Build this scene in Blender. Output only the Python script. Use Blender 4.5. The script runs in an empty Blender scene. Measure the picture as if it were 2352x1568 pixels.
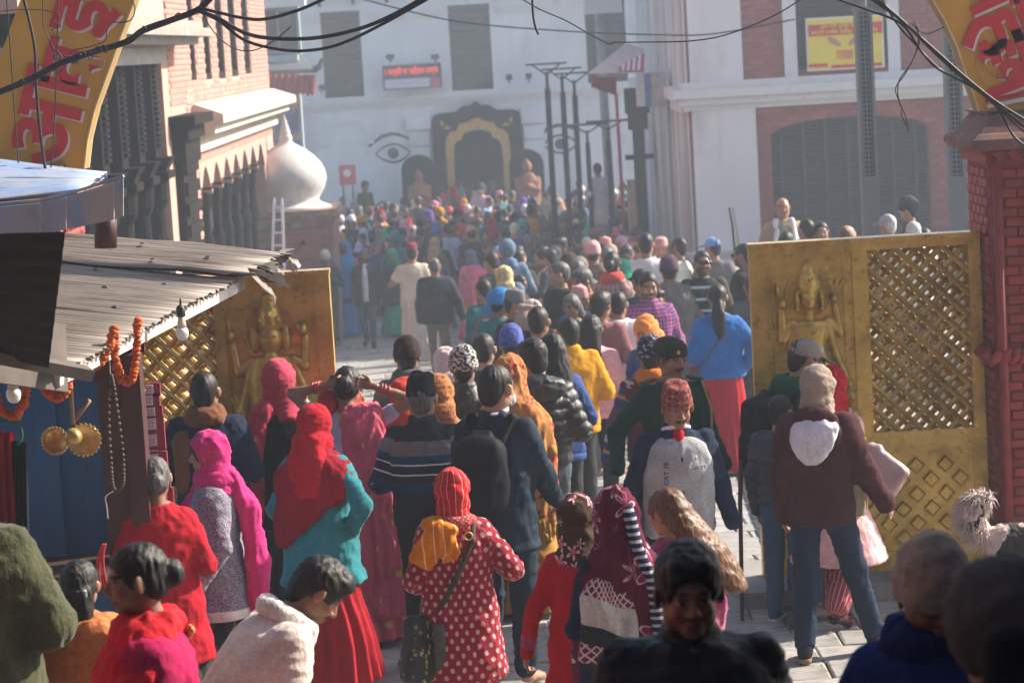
import bpy, math, random
import numpy as np
from mathutils import Vector, Matrix

random.seed(7)
rng = np.random.default_rng(7)
SC = bpy.context.scene
COL = SC.collection
R = math.radians

# ------------------------------------------------------------------ camera
F = 5800.0                       # focal length in pixels of a 2352 px wide picture
CAMZ = 3.45
PITCH = math.atan((784 - 100) / F)
ROLL = R(3.3)
fwd = Vector((0, math.cos(PITCH), -math.sin(PITCH)))
rt0 = Vector((1, 0, 0)); up0 = rt0.cross(fwd)
rt = rt0 * math.cos(ROLL) - up0 * math.sin(ROLL)
up = rt0 * math.sin(ROLL) + up0 * math.cos(ROLL)
CAM = Vector((0, 0, CAMZ))
cd = bpy.data.cameras.new('camera'); cam = bpy.data.objects.new('camera', cd); COL.objects.link(cam)
cd.sensor_width = 36; cd.lens = 36 * F / 2352; cd.clip_start = .1; cd.clip_end = 600
m = Matrix((rt, up, -fwd)).transposed().to_4x4(); m.translation = CAM
cam.matrix_world = m
cd.dof.use_dof = True; cd.dof.focus_distance = 13.0; cd.dof.aperture_fstop = 4.8; cd.dof.aperture_blades = 7
SC.camera = cam

# ------------------------------------------------------------------ light
SUN = Vector((0.86, 0.36, 0.62)).normalized()       # towards the sun
elev = math.asin(SUN.z); azim = math.atan2(SUN.x, SUN.y)
w = bpy.data.worlds.new('World'); SC.world = w; w.use_nodes = True
nt = w.node_tree; bg = nt.nodes['Background']
sky = nt.nodes.new('ShaderNodeTexSky'); sky.sky_type = 'NISHITA'; sky.sun_disc = False
sky.sun_elevation = elev; sky.sun_rotation = azim
sky.air_density = 1.0; sky.dust_density = 2.0
nt.links.new(sky.outputs[0], bg.inputs[0]); bg.inputs[1].default_value = 0.1
ld = bpy.data.lights.new('sun', 'SUN'); ld.energy = 4.9; ld.angle = R(.6); ld.color = (1, .90, .77)
lo = bpy.data.objects.new('sun', ld); COL.objects.link(lo)
lo.rotation_euler = SUN.to_track_quat('Z', 'Y').to_euler()
SC.view_settings.view_transform = 'Standard'; SC.view_settings.look = 'None'
SC.view_settings.exposure = 1.2; SC.view_settings.gamma = 1
SC.view_settings.use_curve_mapping = False
SC.cycles.use_denoising = True
SC.cycles.max_bounces = 6; SC.cycles.volume_bounces = 1; SC.cycles.diffuse_bounces = 3

# ------------------------------------------------------------------ placing
GY = [-40, 0, 3, 6, 9, 12, 15, 42, 68, 90, 200]
GZ = [1.0, .95, .85, .55, .30, .08, 0, -1.45, -2.05, -2.2, -2.2]
def ground(y): return float(np.interp(y, GY, GZ))
def ray(px, py): return fwd * F + rt * (px - 1176) + up * (784 - py)
def at(px, py, Y):                    # the world point at distance Y seen at a pixel of the 2352 px picture
    d = ray(px, py); return CAM + d * (Y / d.y)
def onX(px, py, X):
    d = ray(px, py); return CAM + d * (X / d.x)

# ------------------------------------------------------------------ scene objects
def tag(o, label=None, cat=None, group=None, kind=None):
    if label: o['label'] = label
    if cat: o['category'] = cat
    if group: o['group'] = group
    if kind: o['kind'] = kind
    return o
def empty(name, loc=(0, 0, 0), rz=0.0, label=None, cat=None, group=None, kind=None):
    o = bpy.data.objects.new(name, None); COL.objects.link(o); o.location = loc; o.rotation_euler = (0, 0, rz)
    o.empty_display_size = .1
    return tag(o, label, cat, group, kind)
def link(name, me, parent=None, mat=None):
    o = bpy.data.objects.new(name, me); COL.objects.link(o)
    if mat is not None:
        if not me.materials: me.materials.append(mat)
        elif me.materials[0] != mat:
            o.material_slots[0].link = 'OBJECT'; o.material_slots[0].material = mat
    if parent is not None: o.parent = parent
    return o
def np_mesh(name, V, Fs, smooth=False):
    """V (n,3); Fs (m,k) array of one face size, or list of lists"""
    me = bpy.data.meshes.new(name)
    if isinstance(Fs, np.ndarray):
        V = np.asarray(V, np.float32); n, k = Fs.shape
        me.vertices.add(len(V)); me.vertices.foreach_set('co', V.ravel())
        me.loops.add(n * k); me.loops.foreach_set('vertex_index', Fs.astype(np.int32).ravel())
        me.polygons.add(n); me.polygons.foreach_set('loop_start', np.arange(0, n * k, k, dtype=np.int32))
        try: me.polygons.foreach_set('loop_total', np.full(n, k, np.int32))
        except Exception: pass
        me.update(calc_edges=True)
    else:
        me.from_pydata([tuple(v) for v in V], [], Fs); me.update()
    if smooth:
        me.polygons.foreach_set('use_smooth', np.ones(len(me.polygons), bool))
    return me

class MB:
    """collects simple solids into one mesh"""
    def __init__(s): s.v = []; s.f = []
    def add(s, vs, fs):
        b = len(s.v); s.v += [Vector(v) for v in vs]; s.f += [[b + i for i in f] for f in fs]; return s
    def box(s, c, d, M=None, taper=1.0):
        x, y, z = d[0] / 2, d[1] / 2, d[2] / 2; t = taper
        vs = [(-x, -y, -z), (x, -y, -z), (x, y, -z), (-x, y, -z), (-x * t, -y * t, z), (x * t, -y * t, z), (x * t, y * t, z), (-x * t, y * t, z)]
        vs = [Vector(v) for v in vs]
        if M is not None: vs = [M @ v for v in vs]
        vs = [v + Vector(c) for v in vs]
        return s.add(vs, [(3, 2, 1, 0), (4, 5, 6, 7), (0, 1, 5, 4), (1, 2, 6, 5), (2, 3, 7, 6), (3, 0, 4, 7)])
    def span(s, a, b): # axis box from corner to corner
        a = Vector(a); b = Vector(b)
        return s.box((a + b) / 2, [abs(b[i] - a[i]) for i in range(3)])
    def bar(s, a, b, wd, th, nrm):
        """rectangular bar from a to b; wd across, th along nrm"""
        a = Vector(a); b = Vector(b); d = (b - a); L = d.length; d.normalize()
        n = Vector(nrm); n = (n - d * n.dot(d)).normalized(); u = d.cross(n)
        M = Matrix((u, n, d)).transposed()
        return s.box((a + b) / 2, (wd, th, L), M)
    def tube(s, pts, r, n=8, cap=True):
        pts = [Vector(p) for p in pts]; rs = r if hasattr(r, '__len__') else [r] * len(pts)
        b = len(s.v); prev = None
        for i, p in enumerate(pts):
            t = (pts[min(i + 1, len(pts) - 1)] - pts[max(i - 1, 0)]).normalized()
            if prev is None:
                a = Vector((0, 0, 1)) if abs(t.z) < .9 else Vector((1, 0, 0)); u = t.cross(a).normalized()
            else: u = (prev - t * prev.dot(t)).normalized()
            prev = u; w2 = t.cross(u)
            for j in range(n):
                q = 2 * math.pi * j / n; s.v.append(p + (u * math.cos(q) + w2 * math.sin(q)) * rs[i])
        for i in range(len(pts) - 1):
            for j in range(n):
                s.f.append([b + i * n + j, b + i * n + (j + 1) % n, b + (i + 1) * n + (j + 1) % n, b + (i + 1) * n + j])
        if cap:
            s.f.append([b + j for j in range(n)][::-1]); s.f.append([b + (len(pts) - 1) * n + j for j in range(n)])
        return s
    def lathe(s, prof, c, n=16, M=None):
        """prof: (r, z) list; c: base point"""
        b = len(s.v); c = Vector(c)
        for r, z in prof:
            for j in range(n):
                q = 2 * math.pi * j / n; v = Vector((r * math.cos(q), r * math.sin(q), z))
                s.v.append(c + (M @ v if M is not None else v))
        for i in range(len(prof) - 1):
            for j in range(n):
                s.f.append([b + i * n + j, b + i * n + (j + 1) % n, b + (i + 1) * n + (j + 1) % n, b + (i + 1) * n + j])
        s.f.append([b + j for j in range(n)][::-1]); s.f.append([b + (len(prof) - 1) * n + j for j in range(n)])
        return s
    def prism(s, poly, o, u, v, th):
        """flat outline poly [(a,b)] in axes u,v at o, extruded by vector th"""
        o = Vector(o); u = Vector(u); v = Vector(v); th = Vector(th); n = len(poly)
        P = [o + u * a + v * c for a, c in poly]
        s.add(P + [p + th for p in P], [list(range(n))[::-1], list(range(n, 2 * n))] + [[i, (i + 1) % n, n + (i + 1) % n, n + i] for i in range(n)])
        return s
    def strip(s, A, B, th):
        """band between polylines A and B extruded by th"""
        n = len(A); th = Vector(th); A = [Vector(a) for a in A]; B = [Vector(b) for b in B]
        vs = A + B + [a + th for a in A] + [b + th for b in B]; fs = []
        for i in range(n - 1):
            fs += [[i, i + 1, n + i + 1, n + i], [2 * n + i, 3 * n + i, 3 * n + i + 1, 2 * n + i + 1],
                   [i, 2 * n + i, 2 * n + i + 1, i + 1], [n + i, n + i + 1, 3 * n + i + 1, 3 * n + i]]
        fs += [[0, n, 3 * n, 2 * n], [n - 1, 3 * n - 1, 4 * n - 1, 2 * n - 1]]
        return s.add(vs, fs)
    def mesh(s, name, smooth=False, merge=False):
        me = np_mesh(name, s.v, s.f)
        import bmesh
        bm = bmesh.new(); bm.from_mesh(me); bmesh.ops.recalc_face_normals(bm, faces=bm.faces); bm.to_mesh(me); bm.free()
        if smooth: me.polygons.foreach_set('use_smooth', np.ones(len(me.polygons), bool))
        return me
    def build(s, name, mat, parent=None, smooth=False):
        return link(name, s.mesh(name, smooth), parent, mat)

# ------------------------------------------------------------------ materials
class NT:
    def __init__(s, name):
        s.m = bpy.data.materials.new(name); s.m.use_nodes = True; s.t = s.m.node_tree
        s.b = s.t.nodes['Principled BSDF']
    def n(s, typ, **kw):
        nd = s.t.nodes.new('ShaderNode' + typ)
        for k, v in kw.items(): setattr(nd, k, v)
        return nd
    def l(s, a, b): s.t.links.new(a, b); return b
    def math(s, op, a, b=None, c=None, clamp=False):
        nd = s.n('Math', operation=op); nd.use_clamp = clamp
        for i, x in enumerate((a, b, c)):
            if x is None: continue
            if isinstance(x, (int, float)): nd.inputs[i].default_value = x
            else: s.l(x, nd.inputs[i])
        return nd.outputs[0]
    def mix(s, fac, a, b, mode='MIX'):
        nd = s.n('Mix', data_type='RGBA', blend_type=mode)
        for sock, x in ((nd.inputs[0], fac), (nd.inputs[6], a), (nd.inputs[7], b)):
            if isinstance(x, (int, float)): sock.default_value = x
            elif isinstance(x, tuple): sock.default_value = (*x[:3], 1)
            else: s.l(x, sock)
        return nd.outputs[2]
    def coord(s, kind='Object', scale=(1, 1, 1)):
        tc = s.n('TexCoord'); mp = s.n('Mapping'); s.l(tc.outputs[kind], mp.inputs[0]); mp.inputs[3].default_value = scale
        return mp.outputs[0]
    def attr(s, name): return s.n('Attribute', attribute_name=name).outputs['Vector']
    def noise(s, vec, scale, detail=4, rough=.55):
        nd = s.n('TexNoise'); s.l(vec, nd.inputs['Vector']); nd.inputs['Scale'].default_value = scale
        nd.inputs['Detail'].default_value = detail; nd.inputs['Roughness'].default_value = rough; return nd.outputs[0]
    def ramp(s, fac, stops, interp='LINEAR'):
        nd = s.n('ValToRGB'); s.l(fac, nd.inputs[0]); cr = nd.color_ramp; cr.interpolation = interp
        while len(cr.elements) < len(stops): cr.elements.new(1)
        for e, (p, c) in zip(cr.elements, stops):
            e.position = p; e.color = (*c, 1) if hasattr(c, '__len__') else (c, c, c, 1)
        return nd.outputs[0]
    def rng(s, v, a, b, c, d):
        nd = s.n('MapRange'); s.l(v, nd.inputs[0])
        for i, x in enumerate((a, b, c, d)): nd.inputs[i + 1].default_value = x
        return nd.outputs[0]
    def bump(s, h, strength=.3, dist=.01):
        nd = s.n('Bump'); nd.inputs['Strength'].default_value = strength; nd.inputs['Distance'].default_value = dist
        s.l(h, nd.inputs['Height']); s.l(nd.outputs[0], s.b.inputs['Normal']); return nd
    def done(s, col=None, rough=.7, metal=0.0, spec=None):
        if col is not None:
            if isinstance(col, tuple): s.b.inputs['Base Color'].default_value = (*col[:3], 1)
            else: s.l(col, s.b.inputs['Base Color'])
        if isinstance(rough, (int, float)): s.b.inputs['Roughness'].default_value = rough
        else: s.l(rough, s.b.inputs['Roughness'])
        s.b.inputs['Metallic'].default_value = metal
        if spec is not None: s.b.inputs['Specular IOR Level'].default_value = spec
        return s.m

def surf(name, base, rough=.75, metal=0., var=.25, scale=6, bump=.2, bscale=40, dirt=None, dscale=3, dth=(.5, .75), stretch=(1, 1, 1), rnd=0.0, spec=None):
    t = NT(name); v = t.coord('Object', stretch)
    n1 = t.noise(v, scale, 6)
    f = t.rng(n1, .3, .7, 1 - var, 1 + var)
    if rnd:
        oi = t.n('ObjectInfo'); f = t.math('MULTIPLY', f, t.rng(oi.outputs['Random'], 0, 1, 1 - rnd, 1 + rnd))
    cb = t.n('CombineColor'); [t.l(f, cb.inputs[i]) for i in range(3)]
    c = t.mix(1.0, base, cb.outputs[0], 'MULTIPLY')
    if dirt:
        n2 = t.noise(v, dscale, 8, .65)
        c = t.mix(t.rng(n2, dth[0], dth[1], 0, 1), c, dirt)
    t.bump(t.noise(v, bscale, 5), bump, .01)
    return t.done(c, rough, metal, spec)

_cl = {}
def cloth(name, base, pattern=None, rough=.85, sheen=.0, weave=260, bumps=.5, var=.16, spec=.14, **kw):
    key = (name)
    if key in _cl: return _cl[key]
    t = NT(name); obj = t.coord(); pv = t.attr('pat')
    sp = t.n('SeparateXYZ'); t.l(pv, sp.inputs[0]); u, v = sp.outputs[0], sp.outputs[1]
    c = base
    if pattern == 'dots':
        pu, pw, r = kw['pu'], kw['pw'], kw['r']
        a = t.math('DIVIDE', u, pu); b = t.math('DIVIDE', v, pw)
        def lat(off):
            x = t.math('SUBTRACT', t.math('FRACT', t.math('ADD', a, off + 50)), .5)
            y = t.math('SUBTRACT', t.math('FRACT', t.math('ADD', b, off + 50)), .5)
            x = t.math('MULTIPLY', x, pu); y = t.math('MULTIPLY', y, pw)
            return t.math('SQRT', t.math('ADD', t.math('MULTIPLY', x, x), t.math('MULTIPLY', t.math('MULTIPLY', y, y), .6)))
        d = t.math('MINIMUM', lat(0.0), lat(.5))
        nz = t.noise(obj, 90, 2)
        d = t.math('ADD', d, t.math('MULTIPLY', t.math('SUBTRACT', nz, .5), r * .9))
        c = t.mix(t.rng(d, r * .8, r * 1.15, 1, 0), base, kw['c2'])
    elif pattern == 'stripes':       # stops over one period along v (or u)
        q = u if kw.get('axis') == 'u' else v
        q = t.math('FRACT', t.math('ADD', t.math('DIVIDE', q, kw['period']), kw.get('off', 0) + 40))
        c = t.ramp(q, kw['stops'], 'CONSTANT')
    elif pattern == 'lines':
        q = u if kw.get('axis') == 'u' else v
        nz = t.noise(obj, 7, 2)
        q = t.math('ADD', t.math('DIVIDE', q, kw['period']), t.math('MULTIPLY', nz, kw.get('wob', .5)))
        q = t.math('FRACT', t.math('ADD', q, 40))
        dash = t.math('GREATER_THAN', t.noise(obj, 60, 2), kw.get('dash', .42))
        c = t.mix(t.math('MULTIPLY', t.math('LESS_THAN', q, kw['w']), dash), base, kw['c2'])
    elif pattern == 'check':
        p = kw['period']
        a = t.math('LESS_THAN', t.math('FRACT', t.math('ADD', t.math('DIVIDE', u, p), 40)), kw.get('w', .35))
        b = t.math('LESS_THAN', t.math('FRACT', t.math('ADD', t.math('DIVIDE', v, p), 40)), kw.get('w', .35))
        c = t.mix(t.math('MULTIPLY', t.math('ADD', a, b), .5), base, kw['c2'])
    elif pattern == 'diamond':
        p = kw['period']; s1 = t.math('ADD', u, v); s2 = t.math('SUBTRACT', u, v)
        def tri(q): return t.math('ABSOLUTE', t.math('SUBTRACT', t.math('FRACT', t.math('ADD', t.math('DIVIDE', q, p), 40)), .5))
        a = t.math('MINIMUM', tri(s1), tri(s2)); b = t.math('MAXIMUM', tri(s1), tri(s2))
        c = t.mix(t.math('LESS_THAN', a, .1), base, kw['c2'])
        c = t.mix(t.math('LESS_THAN', b, .2), c, kw.get('c3', kw['c2']))
    elif pattern == 'floral':
        vo = t.n('TexVoronoi'); vo.inputs['Scale'].default_value = kw.get('scale', 9); vo.inputs['Randomness'].default_value = .8
        t.l(pv, vo.inputs['Vector'])
        sc = t.n('SeparateColor'); t.l(vo.outputs['Color'], sc.inputs[0])
        # five-petal flowers around each cell centre
        dv = t.n('VectorMath', operation='SUBTRACT'); sv = t.n('VectorMath', operation='SCALE'); t.l(pv, sv.inputs[0]); sv.inputs['Scale'].default_value = 1.0
        t.l(sv.outputs[0], dv.inputs[0]); t.l(vo.outputs['Position'], dv.inputs[1])
        s3 = t.n('SeparateXYZ'); t.l(dv.outputs[0], s3.inputs[0])
        ang = t.math('ARCTAN2', s3.outputs[1], s3.outputs[0])
        pet = t.math('ADD', .55, t.math('MULTIPLY', t.math('COSINE', t.math('MULTIPLY', ang, 5)), .25))
        ln = t.n('VectorMath', operation='LENGTH'); t.l(dv.outputs[0], ln.inputs[0]); rad = t.math('DIVIDE', ln.outputs['Value'], kw.get('size', .06))
        q = t.math('DIVIDE', rad, pet)
        stops = kw['stops']
        flw = t.ramp(q, stops, 'CONSTANT')
        inside = t.math('LESS_THAN', q, .98)
        keep = t.math('GREATER_THAN', sc.outputs[0], kw.get('skip', .15))
        c = t.mix(t.math('MULTIPLY', inside, keep), base, flw)
        if 'band' in kw:
            pass
    elif pattern == 'marl':
        nz = t.noise(t.coord('Object', (120, 120, 420)), 1, 3)
        c = t.mix(t.rng(nz, .42, .58, 0, 1), base, kw['c2'])
    elif pattern == 'tie':
        nz = t.noise(pv, kw.get('scale', 8), 3); c = t.ramp(nz, kw['stops'], kw.get('interp', 'CONSTANT'))
    elif pattern == 'bands':         # wide bands of pattern one above the other (woven shawl)
        q = t.math('FRACT', t.math('ADD', t.math('DIVIDE', t.math('ADD', v, t.math('MULTIPLY', u, kw.get('skew', 0))), kw['period']), 40))
        c0 = t.ramp(q, kw['stops'], 'CONSTANT')
        zz = t.math('ABSOLUTE', t.math('SUBTRACT', t.math('FRACT', t.math('DIVIDE', u, .035)), .5))
        zq = t.math('ABSOLUTE', t.math('SUBTRACT', t.math('FRACT', t.math('DIVIDE', v, .035)), .5))
        motif = t.math('LESS_THAN', t.math('ABSOLUTE', t.math('SUBTRACT', zz, zq)), .12)
        c = t.mix(t.math('MULTIPLY', motif, t.ramp(q, kw['mask'], 'CONSTANT')), c0, kw['c2'])
    # wear and dye unevenness
    f = t.math('MULTIPLY', t.rng(t.noise(obj, 9, 5), .3, .7, 1 - var, 1 + var), t.rng(t.noise(obj, 75, 4, .7), .3, .7, .80, 1.2))
    cb = t.n('CombineColor'); [t.l(f, cb.inputs[i]) for i in range(3)]
    c = t.mix(1.0, c, cb.outputs[0], 'MULTIPLY')
    fold = t.noise(t.coord('Object', (1, 1, .45)), kw.get('foldscale', 22), 3)
    fine = t.noise(obj, weave, 2)
    t.bump(t.math('ADD', t.math('MULTIPLY', fold, kw.get('foldamt', 1.2)), t.math('MULTIPLY', fine, .3)), bumps, .018)
    m = t.done(c, rough, 0, spec)
    t.b.inputs['Sheen Weight'].default_value = sheen * .35; t.b.inputs['Sheen Roughness'].default_value = .4
    _cl[key] = m; return m

# ------------------------------------------------------------------ noise
_perm = np.concatenate([rng.permutation(256)] * 3).astype(np.int64)
_grad = rng.normal(size=(256, 3)); _grad /= np.linalg.norm(_grad, axis=1)[:, None]
def perlin(P):
    P = np.asarray(P, np.float64); i = np.floor(P).astype(np.int64); f = P - i; i &= 255
    u = f * f * f * (f * (f * 6 - 15) + 10); out = 0
    for dx in (0, 1):
        wx = u[:, 0] if dx else 1 - u[:, 0]
        for dy in (0, 1):
            wy = u[:, 1] if dy else 1 - u[:, 1]
            for dz in (0, 1):
                wz = u[:, 2] if dz else 1 - u[:, 2]
                h = _perm[_perm[_perm[(i[:, 0] + dx) & 255] + ((i[:, 1] + dy) & 255)] + ((i[:, 2] + dz) & 255)]
                g = _grad[h]; out = out + wx * wy * wz * (g[:, 0] * (f[:, 0] - dx) + g[:, 1] * (f[:, 1] - dy) + g[:, 2] * (f[:, 2] - dz))
    return out * 1.5
HAZE = .0029
# ------------------------------------------------------------------ smooth solids (distance fields meshed with surface nets)
I3 = np.eye(3)
def cap(a, b, ra, rb=None, k=.03, op='+', flat=None):
    return dict(t='cap', a=np.array(a, float), b=np.array(b, float), ra=ra, rb=ra if rb is None else rb, k=k, op=op)
def ell(c, r, k=.02, op='+', rot=None):
    return dict(t='ell', c=np.array(c, float), r=np.array(r, float), k=k, op=op, rot=None if rot is None else np.array(rot, float))
def loft(st, k=.03, op='+', pw=2.3, rnd=.02, fat=1.0):
    st = np.array(sorted([tuple(t) if len(t) == 5 else (t[0], 0, 0, t[1], t[2]) for t in st]), float)
    st[:, 3:] *= fat
    return dict(t='loft', st=st, k=k, op=op, pw=pw, rnd=rnd)
def plane(n, d, k=.01, op='-'):      # removes (op '-') the side where n.p > d
    return dict(t='plane', n=np.array(n, float), d=d, k=k, op=op)
def box3(c, r, k=.01, op='+', rot=None, rd=.01):
    return dict(t='box', c=np.array(c, float), r=np.array(r, float), k=k, op=op, rot=None if rot is None else np.array(rot, float), rd=rd)
def ring(c, R1, r, k=.02, op='+', rot=None, sy=1.0, sz=1.0):
    return dict(t='ring', c=np.array(c, float), R=R1, r=r, k=k, op=op, rot=None if rot is None else np.array(rot, float), sy=sy, sz=sz)
def xf(p, M, T):                      # put a solid through rotation M and translation T
    q = dict(p); A, B = (M, T) if 'M' not in p else (M @ p['M'], M @ p['T'] + T)
    q['M'] = A; q['T'] = B; return q

def _local(p, P):
    if 'M' in p: P = (P - p['T']) @ p['M']
    return P
def _dist(p, P):
    P = _local(p, P); t = p['t']
    if t == 'cap':
        ab = p['b'] - p['a']; L = ab @ ab + 1e-12
        s = np.clip(((P - p['a']) @ ab) / L, 0, 1)
        q = P - p['a'] - s[..., None] * ab
        return np.sqrt((q * q).sum(-1)) - (p['ra'] + s * (p['rb'] - p['ra']))
    if t == 'ell':
        q = P - p['c']
        if p['rot'] is not None: q = q @ p['rot']
        k0 = np.sqrt(((q / p['r']) ** 2).sum(-1)); k1 = np.sqrt(((q / p['r'] ** 2) ** 2).sum(-1)) + 1e-9
        return k0 * (k0 - 1) / k1
    if t == 'box':
        q = P - p['c']
        if p['rot'] is not None: q = q @ p['rot']
        q = np.abs(q) - p['r'] + p['rd']
        return np.sqrt((np.maximum(q, 0) ** 2).sum(-1)) + np.minimum(q.max(-1), 0) - p['rd']
    if t == 'loft':
        st = p['st']; z = P[..., 2]; zc = np.clip(z, st[0, 0], st[-1, 0])
        cx, cy, rx, ry = (np.interp(zc, st[:, 0], st[:, i]) for i in (1, 2, 3, 4))
        pw = p['pw']
        q = (np.abs((P[..., 0] - cx) / rx) ** pw + np.abs((P[..., 1] - cy) / ry) ** pw) ** (1 / pw)
        d = (q - 1) * np.minimum(rx, ry)
        dz = np.maximum(z - st[-1, 0], st[0, 0] - z); k = p['rnd']
        h = np.maximum(k - np.abs(d - dz), 0) / k
        return np.maximum(d, dz) + h * h * k * .25
    if t == 'plane':
        return P @ (-p['n']) + p['d']
    if t == 'ring':
        q = P - p['c']
        if p['rot'] is not None: q = q @ p['rot']
        a = np.sqrt(q[..., 0] ** 2 + (q[..., 1] / p['sy']) ** 2) - p['R']
        return np.sqrt(a * a + (q[..., 2] / p['sz']) ** 2) - p['r']
def _bb(p):
    t = p['t']
    if t == 'plane': return None
    if t == 'cap':
        r = max(p['ra'], p['rb']); lo = np.minimum(p['a'], p['b']) - r; hi = np.maximum(p['a'], p['b']) + r
    elif t in ('ell', 'box'):
        r = p['r'] if p['rot'] is None else np.abs(p['rot']) @ p['r']; lo = p['c'] - r; hi = p['c'] + r
    elif t == 'loft':
        st = p['st']; lo = np.array([(st[:, 1] - st[:, 3]).min(), (st[:, 2] - st[:, 4]).min(), st[0, 0]])
        hi = np.array([(st[:, 1] + st[:, 3]).max(), (st[:, 2] + st[:, 4]).max(), st[-1, 0]])
    elif t == 'ring':
        e = np.array([p['R'] + p['r'], (p['R'] + p['r']) * p['sy'], p['r'] * p['sz']])
        e = np.full(3, e.max()) if p['rot'] is not None else e; lo = p['c'] - e; hi = p['c'] + e
    if 'M' in p:
        c = (lo + hi) / 2; e = (hi - lo) / 2; c = p['M'] @ c + p['T']; e = np.abs(p['M']) @ e; lo, hi = c - e, c + e
    return lo, hi
def _smin(a, b, k):
    h = np.maximum(k - np.abs(a - b), 0) / k
    return np.minimum(a, b) - h * h * k * .25

def sdf_points(prims, P):
    D = np.full(len(P), 9.)
    for p in prims:
        d = _dist(p, P)
        D = _smin(D, d, p['k']) if p['op'] == '+' else -_smin(-D, d, p['k'])
    return D
def sdf_mesh(prims, vox, clip=None):
    """returns V, Q (quads)"""
    bbs = [_bb(p) for p in prims if p['op'] == '+']
    lo = np.min([b[0] for b in bbs], 0) - 2.2 * vox; hi = np.max([b[1] for b in bbs], 0) + 2.2 * vox
    n = np.ceil((hi - lo) / vox).astype(int) + 1
    ax = [lo[i] + vox * np.arange(n[i]) for i in range(3)]
    D = np.full(n, .3, np.float32)
    for p in prims:
        b = _bb(p)
        if b is None: sl = [slice(0, n[i]) for i in range(3)]
        else:
            m = p['k'] + 2 * vox
            i0 = np.clip(np.floor((b[0] - m - lo) / vox).astype(int), 0, n); i1 = np.clip(np.ceil((b[1] + m - lo) / vox).astype(int) + 1, 0, n)
            if (i1 <= i0).any(): continue
            sl = [slice(i0[i], i1[i]) for i in range(3)]
        G = np.stack(np.meshgrid(*[ax[i][sl[i]] for i in range(3)], indexing='ij'), -1)
        d = _dist(p, G).astype(np.float32); S = D[tuple(sl)]
        D[tuple(sl)] = _smin(S, d, p['k']) if p['op'] == '+' else -_smin(-S, d, p['k'])
    ins = D < 0
    c = np.zeros(n - 1, np.int8)
    for dx in (0, 1):
        for dy in (0, 1):
            for dz in (0, 1): c += ins[dx:n[0] - 1 + dx, dy:n[1] - 1 + dy, dz:n[2] - 1 + dz]
    mixed = (c > 0) & (c < 8)
    ijk = np.argwhere(mixed)
    idx = np.full(n - 1, -1, np.int64); idx[mixed] = np.arange(len(ijk))
    cor = np.array([[a, b, e] for a in (0, 1) for b in (0, 1) for e in (0, 1)])
    val = np.stack([D[tuple((ijk + o).T)] for o in cor], 1)
    acc = np.zeros((len(ijk), 3)); cnt = np.zeros(len(ijk))
    for i in range(8):
        for j in range(i + 1, 8):
            if np.abs(cor[i] - cor[j]).sum() != 1: continue
            a, b = val[:, i], val[:, j]; m = (a < 0) != (b < 0)
            t = np.where(m, a / np.where(m, a - b, 1), 0)
            acc += np.where(m[:, None], cor[i] + t[:, None] * (cor[j] - cor[i]), 0); cnt += m
    V = lo + vox * (ijk + acc / np.maximum(cnt, 1)[:, None])
    Q = []
    for a in range(3):
        b, e = (a + 1) % 3, (a + 2) % 3
        s0 = [slice(None)] * 3; s1 = [slice(None)] * 3; s0[a] = slice(0, -1); s1[a] = slice(1, None)
        x = ins[tuple(s0)]; y = ins[tuple(s1)]
        E = np.argwhere(x != y); E = E[(E[:, b] > 0) & (E[:, e] > 0) & (E[:, b] < n[b] - 1) & (E[:, e] < n[e] - 1)]
        fl = x[tuple(E.T)]
        def cell(db, de):
            q = E.copy(); q[:, b] += db; q[:, e] += de; return idx[tuple(q.T)]
        q = np.stack([cell(-1, -1), cell(0, -1), cell(0, 0), cell(-1, 0)], 1)
        q[~fl] = q[~fl][:, ::-1]; Q.append(q)
    Q = np.concatenate(Q); Q = Q[(Q >= 0).all(1)]
    return V, Q
def vnormals(V, Q):
    n = np.cross(V[Q[:, 2]] - V[Q[:, 0]], V[Q[:, 3]] - V[Q[:, 1]])
    N = np.zeros_like(V)
    for i in range(Q.shape[1]): np.add.at(N, Q[:, i], n)
    return N / (np.linalg.norm(N, axis=1)[:, None] + 1e-12)
def pat_coords(prims, V):
    """(round the form, along the form) in metres, by the nearest solid"""
    best = np.full(len(V), 9.); U = np.zeros((len(V), 3))
    for p in prims:
        if p['op'] != '+' or p['t'] not in ('cap', 'loft', 'ell', 'ring'): continue
        d = np.abs(_dist(p, V)); L = _local(p, V); m = d < best
        if p['t'] == 'cap':
            ab = p['b'] - p['a']; ln = np.linalg.norm(ab) + 1e-9; ab = ab / ln
            ref = np.array([0, 1., 0]) if abs(ab[1]) < .8 else np.array([1., 0, 0])
            e1 = np.cross(ab, ref); e1 /= np.linalg.norm(e1); e2 = np.cross(ab, e1); q = L - p['a']
            uv = np.stack([np.arctan2(q @ e1, q @ e2) * (p['ra'] + p['rb']) / 2, -(q @ ab) + p['a'][2]], 1)
        elif p['t'] == 'loft':
            st = p['st']; r = st[:, 3].mean()
            cx = np.interp(L[:, 2], st[:, 0], st[:, 1]); cy = np.interp(L[:, 2], st[:, 0], st[:, 2])
            uv = np.stack([np.arctan2(L[:, 0] - cx, -(L[:, 1] - cy)) * r, L[:, 2]], 1)
        else:
            q = L - p['c']; r = p['r'][0] if p['t'] == 'ell' else p['R']
            uv = np.stack([np.arctan2(q[:, 0], -q[:, 1]) * r, L[:, 2]], 1)
        U[m, :2] = uv[m]; U[m, 2] = p['t'] == 'cap'; best[m] = d[m]
    return U
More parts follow.
